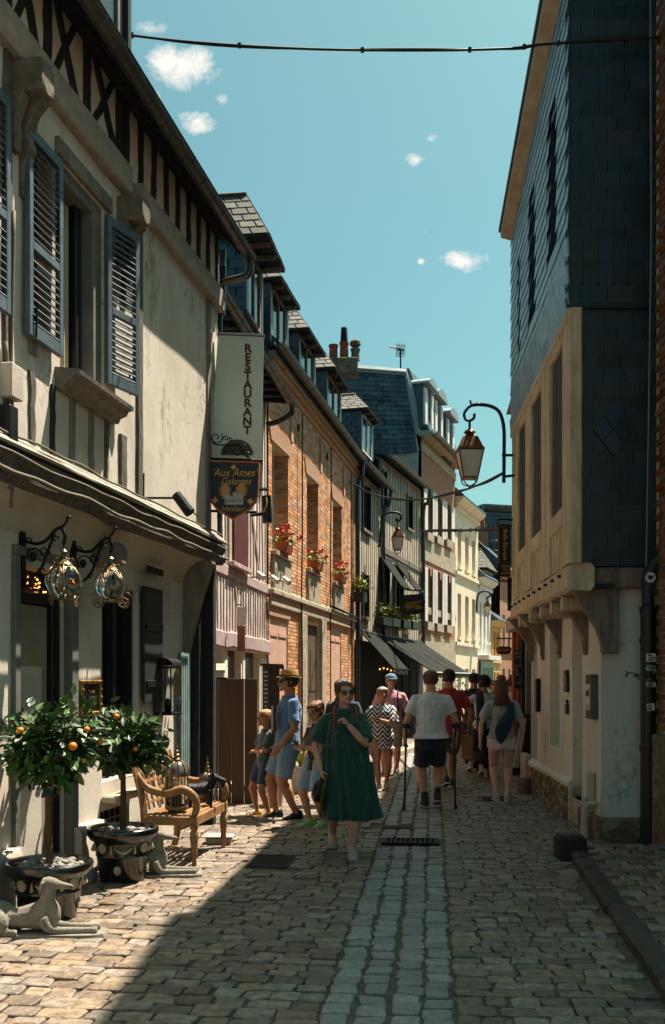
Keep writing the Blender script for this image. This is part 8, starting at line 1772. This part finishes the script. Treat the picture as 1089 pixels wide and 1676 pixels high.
# elderly couple
g = GP(640, 1268); p = Person((g.x, g.y), rad(172), 1.74, 'older man in blue flat cap and pink checked shirt with a backpack', 'm', 'fair', 1.16, .011)
p.pose((.05, .03, -.29), (-.05, .02, -.3), (.06, .09, 0), (-.05, -.1, .03), (.35, 0, 0)); p.body(); p.shirt(mat('cloth_pinkcheck', 'c9949a', .85, col2='b07a84', scale=40, bump=.4, bscale=14, bdist=.03), .48, .7, 1.16, slw=1.45); p.shorts(cloth('khaki', '8d8272', '776d5e'), .9, .535, wide=1.3); p.hair(HAIR['grey'], 'ring', 120, 9); p.glasses(False); p.cap_(cloth('capblue', '5a7890', '48657c', bump=.2), z0=.66, g=1.2, name='flat_cap'); p.shoes(mat('grey_shoe', '5a544c', .7, bump=.1))
for sx in (-1, 1): MB().tube(bez([p.w(V((sx * .13, -.14, 1.2))), p.w(V((sx * .13, .0, 1.46))), p.w(V((sx * .13, .13, 1.3))), p.w(V((sx * .14, .12, 1.1)))], 4), .02, 6, flat=.4).build('backpack_strap', M_IRON, p.t, smooth=True)
g = GP(626, 1293); p = Person((g.x, g.y), rad(176), 1.54, 'grey-haired woman in a navy and white zigzag dress, hand on her chest', 'f', 'tan', 1.06)
p.curl = {'L': .25}
p.pose((.05, .02, -.3), (.13, .1, -.1), (.03, .1, 0), (-.04, -.10, .03), (.25, 0, 0), elbL=(-.9, .1, -.5)); p.body()
def zigzag():
    m = bpy.data.materials.new('cloth_zigzag'); m.use_nodes = True; n = m.node_tree.nodes; l = m.node_tree.links; b = n['Principled BSDF']; tcn = n.new('ShaderNodeTexCoord'); sx = n.new('ShaderNodeSeparateXYZ'); l.new(tcn.outputs['Object'], sx.inputs[0])
    def mm(op, a, c=None):
        q = n.new('ShaderNodeMath'); q.operation = op
        for i, v in enumerate((a, c)):
            if v is None: continue
            if isinstance(v, (int, float)): q.inputs[i].default_value = v
            else: l.new(v, q.inputs[i])
        return q.outputs[0]
    tri = mm('PINGPONG', mm('MULTIPLY', sx.outputs['X'], 13.), 1.); v = mm('FRACT', mm('ADD', mm('MULTIPLY', sx.outputs['Z'], 15.), mm('MULTIPLY', tri, 1.4))); st = mm('GREATER_THAN', v, .58)
    v2 = mm('FRACT', mm('MULTIPLY', mm('ADD', mm('MULTIPLY', sx.outputs['Z'], 15.), mm('MULTIPLY', tri, 1.4)), .25)); bl = mm('GREATER_THAN', v2, .6)
    x1 = n.new('ShaderNodeMix'); x1.data_type = 'RGBA'; l.new(bl, x1.inputs[0]); x1.inputs[6].default_value = (*C('141c2e'), 1); x1.inputs[7].default_value = (*C('2a5378'), 1)
    x = n.new('ShaderNodeMix'); x.data_type = 'RGBA'; l.new(st, x.inputs[0]); l.new(x1.outputs[2], x.inputs[6]); x.inputs[7].default_value = (*C('d4cfc4'), 1); l.new(x.outputs[2], b.inputs['Base Color']); b.inputs['Roughness'].default_value = .8; return m
mz = zigzag(); d_ = p.shirt(mz, .40, .95, 1.22, 'dress', .835, hem=(.098, .08), slw=1.75, disp=.03); p.hair(HAIR['grey'], 'short', 260, 10); p.shoes(mat('sandal_silver', 'a89a88', .6, bump=.1)); MB().lathe(p.w(p.J['wrL']), [(.026, -.012), (.03, -.01), (.03, .01), (.026, .012)], 12).build('watch', M_BLACK, p.t)
c = p.w(V((.19, .0, .72))); t = thing('shoulder_bag', c, 'grey cloth bag hanging at the zigzag-dress woman\'s side', 'bag'); MB().hexa([c + p.R @ V((x * k, y * k, h)) for h, k in ((-.16, 1.), (.14, .8)) for x, y in ((-.1, -.05), (.1, -.05), (.1, .05), (-.1, .05))]).build('body', cloth('bag_grey', '8a8478', '767064'), t, bevel=.03); MB().tube(bez([c + p.R @ V((-.06, 0, .13)), c + p.R @ V((-.02, 0, .3)), c + p.R @ V((.06, 0, .13))], 4), .008, 5).build('handle', M_TIMB_DK, t)
# man on crutches
g = GP(706, 1322); p = Person((g.x, g.y), rad(2), 1.77, 'man in white t-shirt and navy shorts walking away on crutches', 'm', 'fair', 1.1)
p.curl = {'L': 1.0, 'R': 1.0}
p.pose((.075, .04, -.295), (-.075, .04, -.295), (.045, .0, .035, .1), (-.04, .04, 0, -.1), (0.05, -.05, 0), .01, elbR=(.6, -.8, 0), elbL=(-.6, -.8, 0)); p.body(); p.shirt(cloth('white', 'd3d0cf', 'bfbcbd'), .505, .66, 1.16, hem=(.108, .082), slw=1.5); p.shorts(cloth('navy2', '1f2735', '171d28'), .84, .535, wide=1.42); p.hair(HAIR['balding'], 'short', 240, 12); p.shoes(mat('dark_shoe', '33302e', .7, bump=.1), sole=M_STONE)
for q in 'RL': MB().tube([p.w(p.J['an' + q] + V((0, -.008, -.01))), p.w(p.J['an' + q].lerp(p.J['kn' + q], .28))], [.046, .046], 12).build('sock', M_BLACK, p.t, smooth=True)
for q, tip in (('R', GP(746, 1325)), ('L', GP(662, 1326))):
    hd = p.w(p.J['palm' + q]); el = p.w(p.J['el' + q].lerp(p.J['wr' + q], .25)); t = thing('crutch', tip, 'black forearm crutch in the white-shirted man\'s %s hand' % ('right' if q == 'R' else 'left'), 'crutch', 'forearm crutches')
    MB().tube([tip + V((0, 0, .03)), hd + V((0, 0, -.0))], [.013, .015], 8).build('shaft', M_BLACK, t, smooth=True); MB().tube([hd, el + V((0, -.05, 0)), el + V((0, -.05, .05))], .014, 8).build('upper_shaft', M_BLACK, t, smooth=True)
    MB().tube([hd + V((0, -.05, 0)), hd + V((0, .07, .0))], .019, 8).build('grip', M_BLACK, t); MB().lathe(tip, [(.024, 0), (.022, .04), (.016, .05)], 10).build('rubber_tip', M_BLACK, t)
    MB().lathe(el, [(.054, -.03), (.058, -.028), (.058, .028), (.054, .03)], 16).build('cuff', M_BLACK, t, smooth='auto')
# man in red
g = GP(735, 1290); p = Person((g.x, g.y), rad(8), 1.80, 'man in red t-shirt and navy cap walking ahead of the crutch user', 'm', 'tan', 1.1, .011)
p.pose((.07, .03, -.29), (-.06, .03, -.3), (.05, .08, 0), (-.05, -.1, .04), (-.2, 0, 0)); p.body(); p.shirt(cloth('red', 'a01f1c', '861614'), .48, .72, 1.16, slw=1.4); p.shorts(cloth('sand', '7c5a3c', '68492e'), .9, .535); p.hair(HAIR['dark'], 'short', 120, 13); p.cap_(cloth('capnavy', '1b2230', '141a26', bump=.2)); p.shoes(M_BLACK)
c = p.w(p.J['palmR']) + V((.0, 0, -.2)); t = thing('paper_bag', c, 'brown paper bag carried by the man in red', 'bag'); MB().hexa([c + V((x * k, y * k, h)) for h, k in ((-.2, .95), (.16, 1.)) for x, y in ((-.07, -.14), (.07, -.14), (.07, .14), (-.07, .14))]).build('body', mat('kraft_paper', '9c6f42', .8, col2='84592f', bump=.2), t, bevel=.004); MB().tube(bez([c + V((0, -.06, .16)), c + V((0, 0, .24)), c + V((0, .06, .16))], 4), .006, 5).build('handle', MATS['kraft_paper'], t)
# couple in black and white
g = GP(776, 1262); p = Person((g.x, g.y), rad(2), 1.77, 'man in black t-shirt and black trousers walking away', 'm', 'tan', 1.04, .011)
p.pose((.05, .1, -.26), (-.06, .02, -.3), (.05, .06, 0), (-.05, -.1, .03), (-.3, 0, 0)); p.body(); p.shirt(cloth('black2', '16181c', '101216'), .48, .7, 1.14, slw=1.4); p.shorts(cloth('black3', '14161a', '0e1014'), 1.85, .535, wide=1.35, name='trousers'); p.hair(HAIR['dark'], 'short', 220, 14); p.shoes(mat('cream_shoe', 'b5ab9c', .7, bump=.1))
g = GP(793, 1274); p = Person((g.x, g.y), rad(-2), 1.70, 'curly-haired woman in white top with a dark scarf and wide black trousers', 'f', 'tan', 1.1, .011)
p.pose((.04, .14, -.2), (-.09, .1, -.2), (.04, .09, 0), (-.04, -.12, .06), (.1, 0, 0), elbL=(-1, -.4, 0)); p.body(); p.shirt(cloth('offwhite', 'c9bfb4', 'b5aa9f'), .49, .6, 1.15); p.shorts(cloth('black4', '121417', '0c0e11'), 1.8, .6, wide=1.9, loose=1.35, name='trousers'); p.hair(HAIR['dark'], 'curly', 420, 15); p.shoes(mat('canvas_shoe', 'a89a8a', .7, bump=.1))
MB().tube(bez([p.w(V((-.06, .08, 1.36))), p.w(V((-.09, -.04, 1.44))), p.w(V((-.085, -.15, 1.25))), p.w(V((-.07, -.165, 1.0))), p.w(V((-.06, -.15, .80)))], 5), [.05 + .002 * i for i in range(21)], 8, flat=.5).build('scarf', cloth('scarf', '1a212c', '12171f'), p.t, smooth=True)
# long-haired girl
g = GP(821, 1311); p = Person((g.x, g.y), rad(-3), 1.66, 'girl with very long brown hair, grey t-shirt and white cut-off shorts', 'f', 'pale', 1.0)
p.pose((.06, .0, -.3), (-.07, .0, -.3), (.05, -.02, 0, .1), (-.035, .02, 0, -.05), (-.12, 0, 0)); p.body(); p.shirt(cloth('greytee', '9d9a96', '88857f'), .515, .72, 1.16, hem=(.1, .08), slw=1.5); p.shorts(cloth('whitedenim', 'cfc4c0', 'bdb2ae'), .26, .535, wide=1.5); p.hair(HAIR['long'], 'long', 280, 16); MB().ball(p.hp(0, -.1, 1.02), (.07, .07, .05), 10, 7).build('top_knot', HAIR['long'], p.t, smooth=True); p.shoes(mat('cream_boot', 'b3a896', .7, bump=.1), high=.03)
c0, c1, c2 = p.w(V((.13, -.09, 1.28))), p.w(V((.02, -.17, 1.06))), p.w(V((-.06, -.15, .84)))
bb_ = MB(); bb_.loft([[q + V((x * a, -.035 * b + y * .04, 0)) for x, y in ((-1, 0), (-.6, -1), (.6, -1), (1, 0), (.6, 1), (-.6, 1))] for q, a, b in ((p.w(V((.14, -.05, 1.36))), .04, 0), (p.w(V((.11, -.12, 1.22))), .06, .5), (p.w(V((.04, -.13, 1.08))), .13, 1), (p.w(V((-.01, -.13, .96))), .13, 1), (p.w(V((-.03, -.13, .84))), .07, 1), (p.w(V((-.03, -.13, .78))), .015, 1))]); t = thing('sling_jumper', c1, 'teal jumper slung diagonally across the long-haired girl\'s back', 'jumper'); o_ = bb_.build('fabric', cloth('teal', '18333f', '112733'), t, smooth=True); md = o_.modifiers.new('sub', 'SUBSURF'); md.levels = md.render_levels = 2
# far strollers, partly hidden
g = GP(808, 1230); p = Person((g.x, g.y), rad(180), 1.64, 'blond woman in sunglasses coming towards us between the strollers', 'f', 'fair', 1., .013)
p.pose(AH, AHL, (.05, .05, 0), (-.05, -.06, .01)); p.body(); p.shirt(cloth('sky', '6a88a0', '567388'), .48, .6, 1.14); p.shorts(cloth('navy5', '2a3040', '202634'), 1.8, .535, name='trousers'); p.hair(HAIR['blond'], 'bob', 150, 18); p.glasses(); p.shoes(M_BLACK)
g = GP(838, 1250); p = Person((g.x, g.y), rad(-20), 1.68, 'person in a dark red cap and white top near the shopfront', 'm', 'tan', 1., .013)
p.pose(AH, AHL, (.05, .05, 0), (-.05, -.06, .01), (-1.2, 0, 0)); p.body(); p.shirt(cloth('white3', 'c8c4bc', 'b4b0a8'), .48, .65, 1.14); p.shorts(cloth('dark6', '23262c', '1a1d22'), 1.8, .535, name='trousers'); p.hair(HAIR['dark'], 'short', 100, 19); p.cap_(cloth('capred', '7a1c24', '63141b', bump=.2)); p.shoes(M_BLACK)
g = GP(842, 1228); p = Person((g.x, g.y), rad(10), 1.78, 'man in dark jacket far along the right side by the shop', 'm', 'tan', 1., .013)
p.pose(AH, AHL, (.05, .05, 0), (-.05, -.06, .01)); p.body(); p.shirt(cloth('ink', '1c2430', '141a24'), .48, 1.7, 1.16); p.shorts(cloth('dark7', '2a2c32', '202228'), 1.85, .535, name='trousers'); p.hair(HAIR['brown'], 'short', 100, 20); p.shoes(M_BLACK)
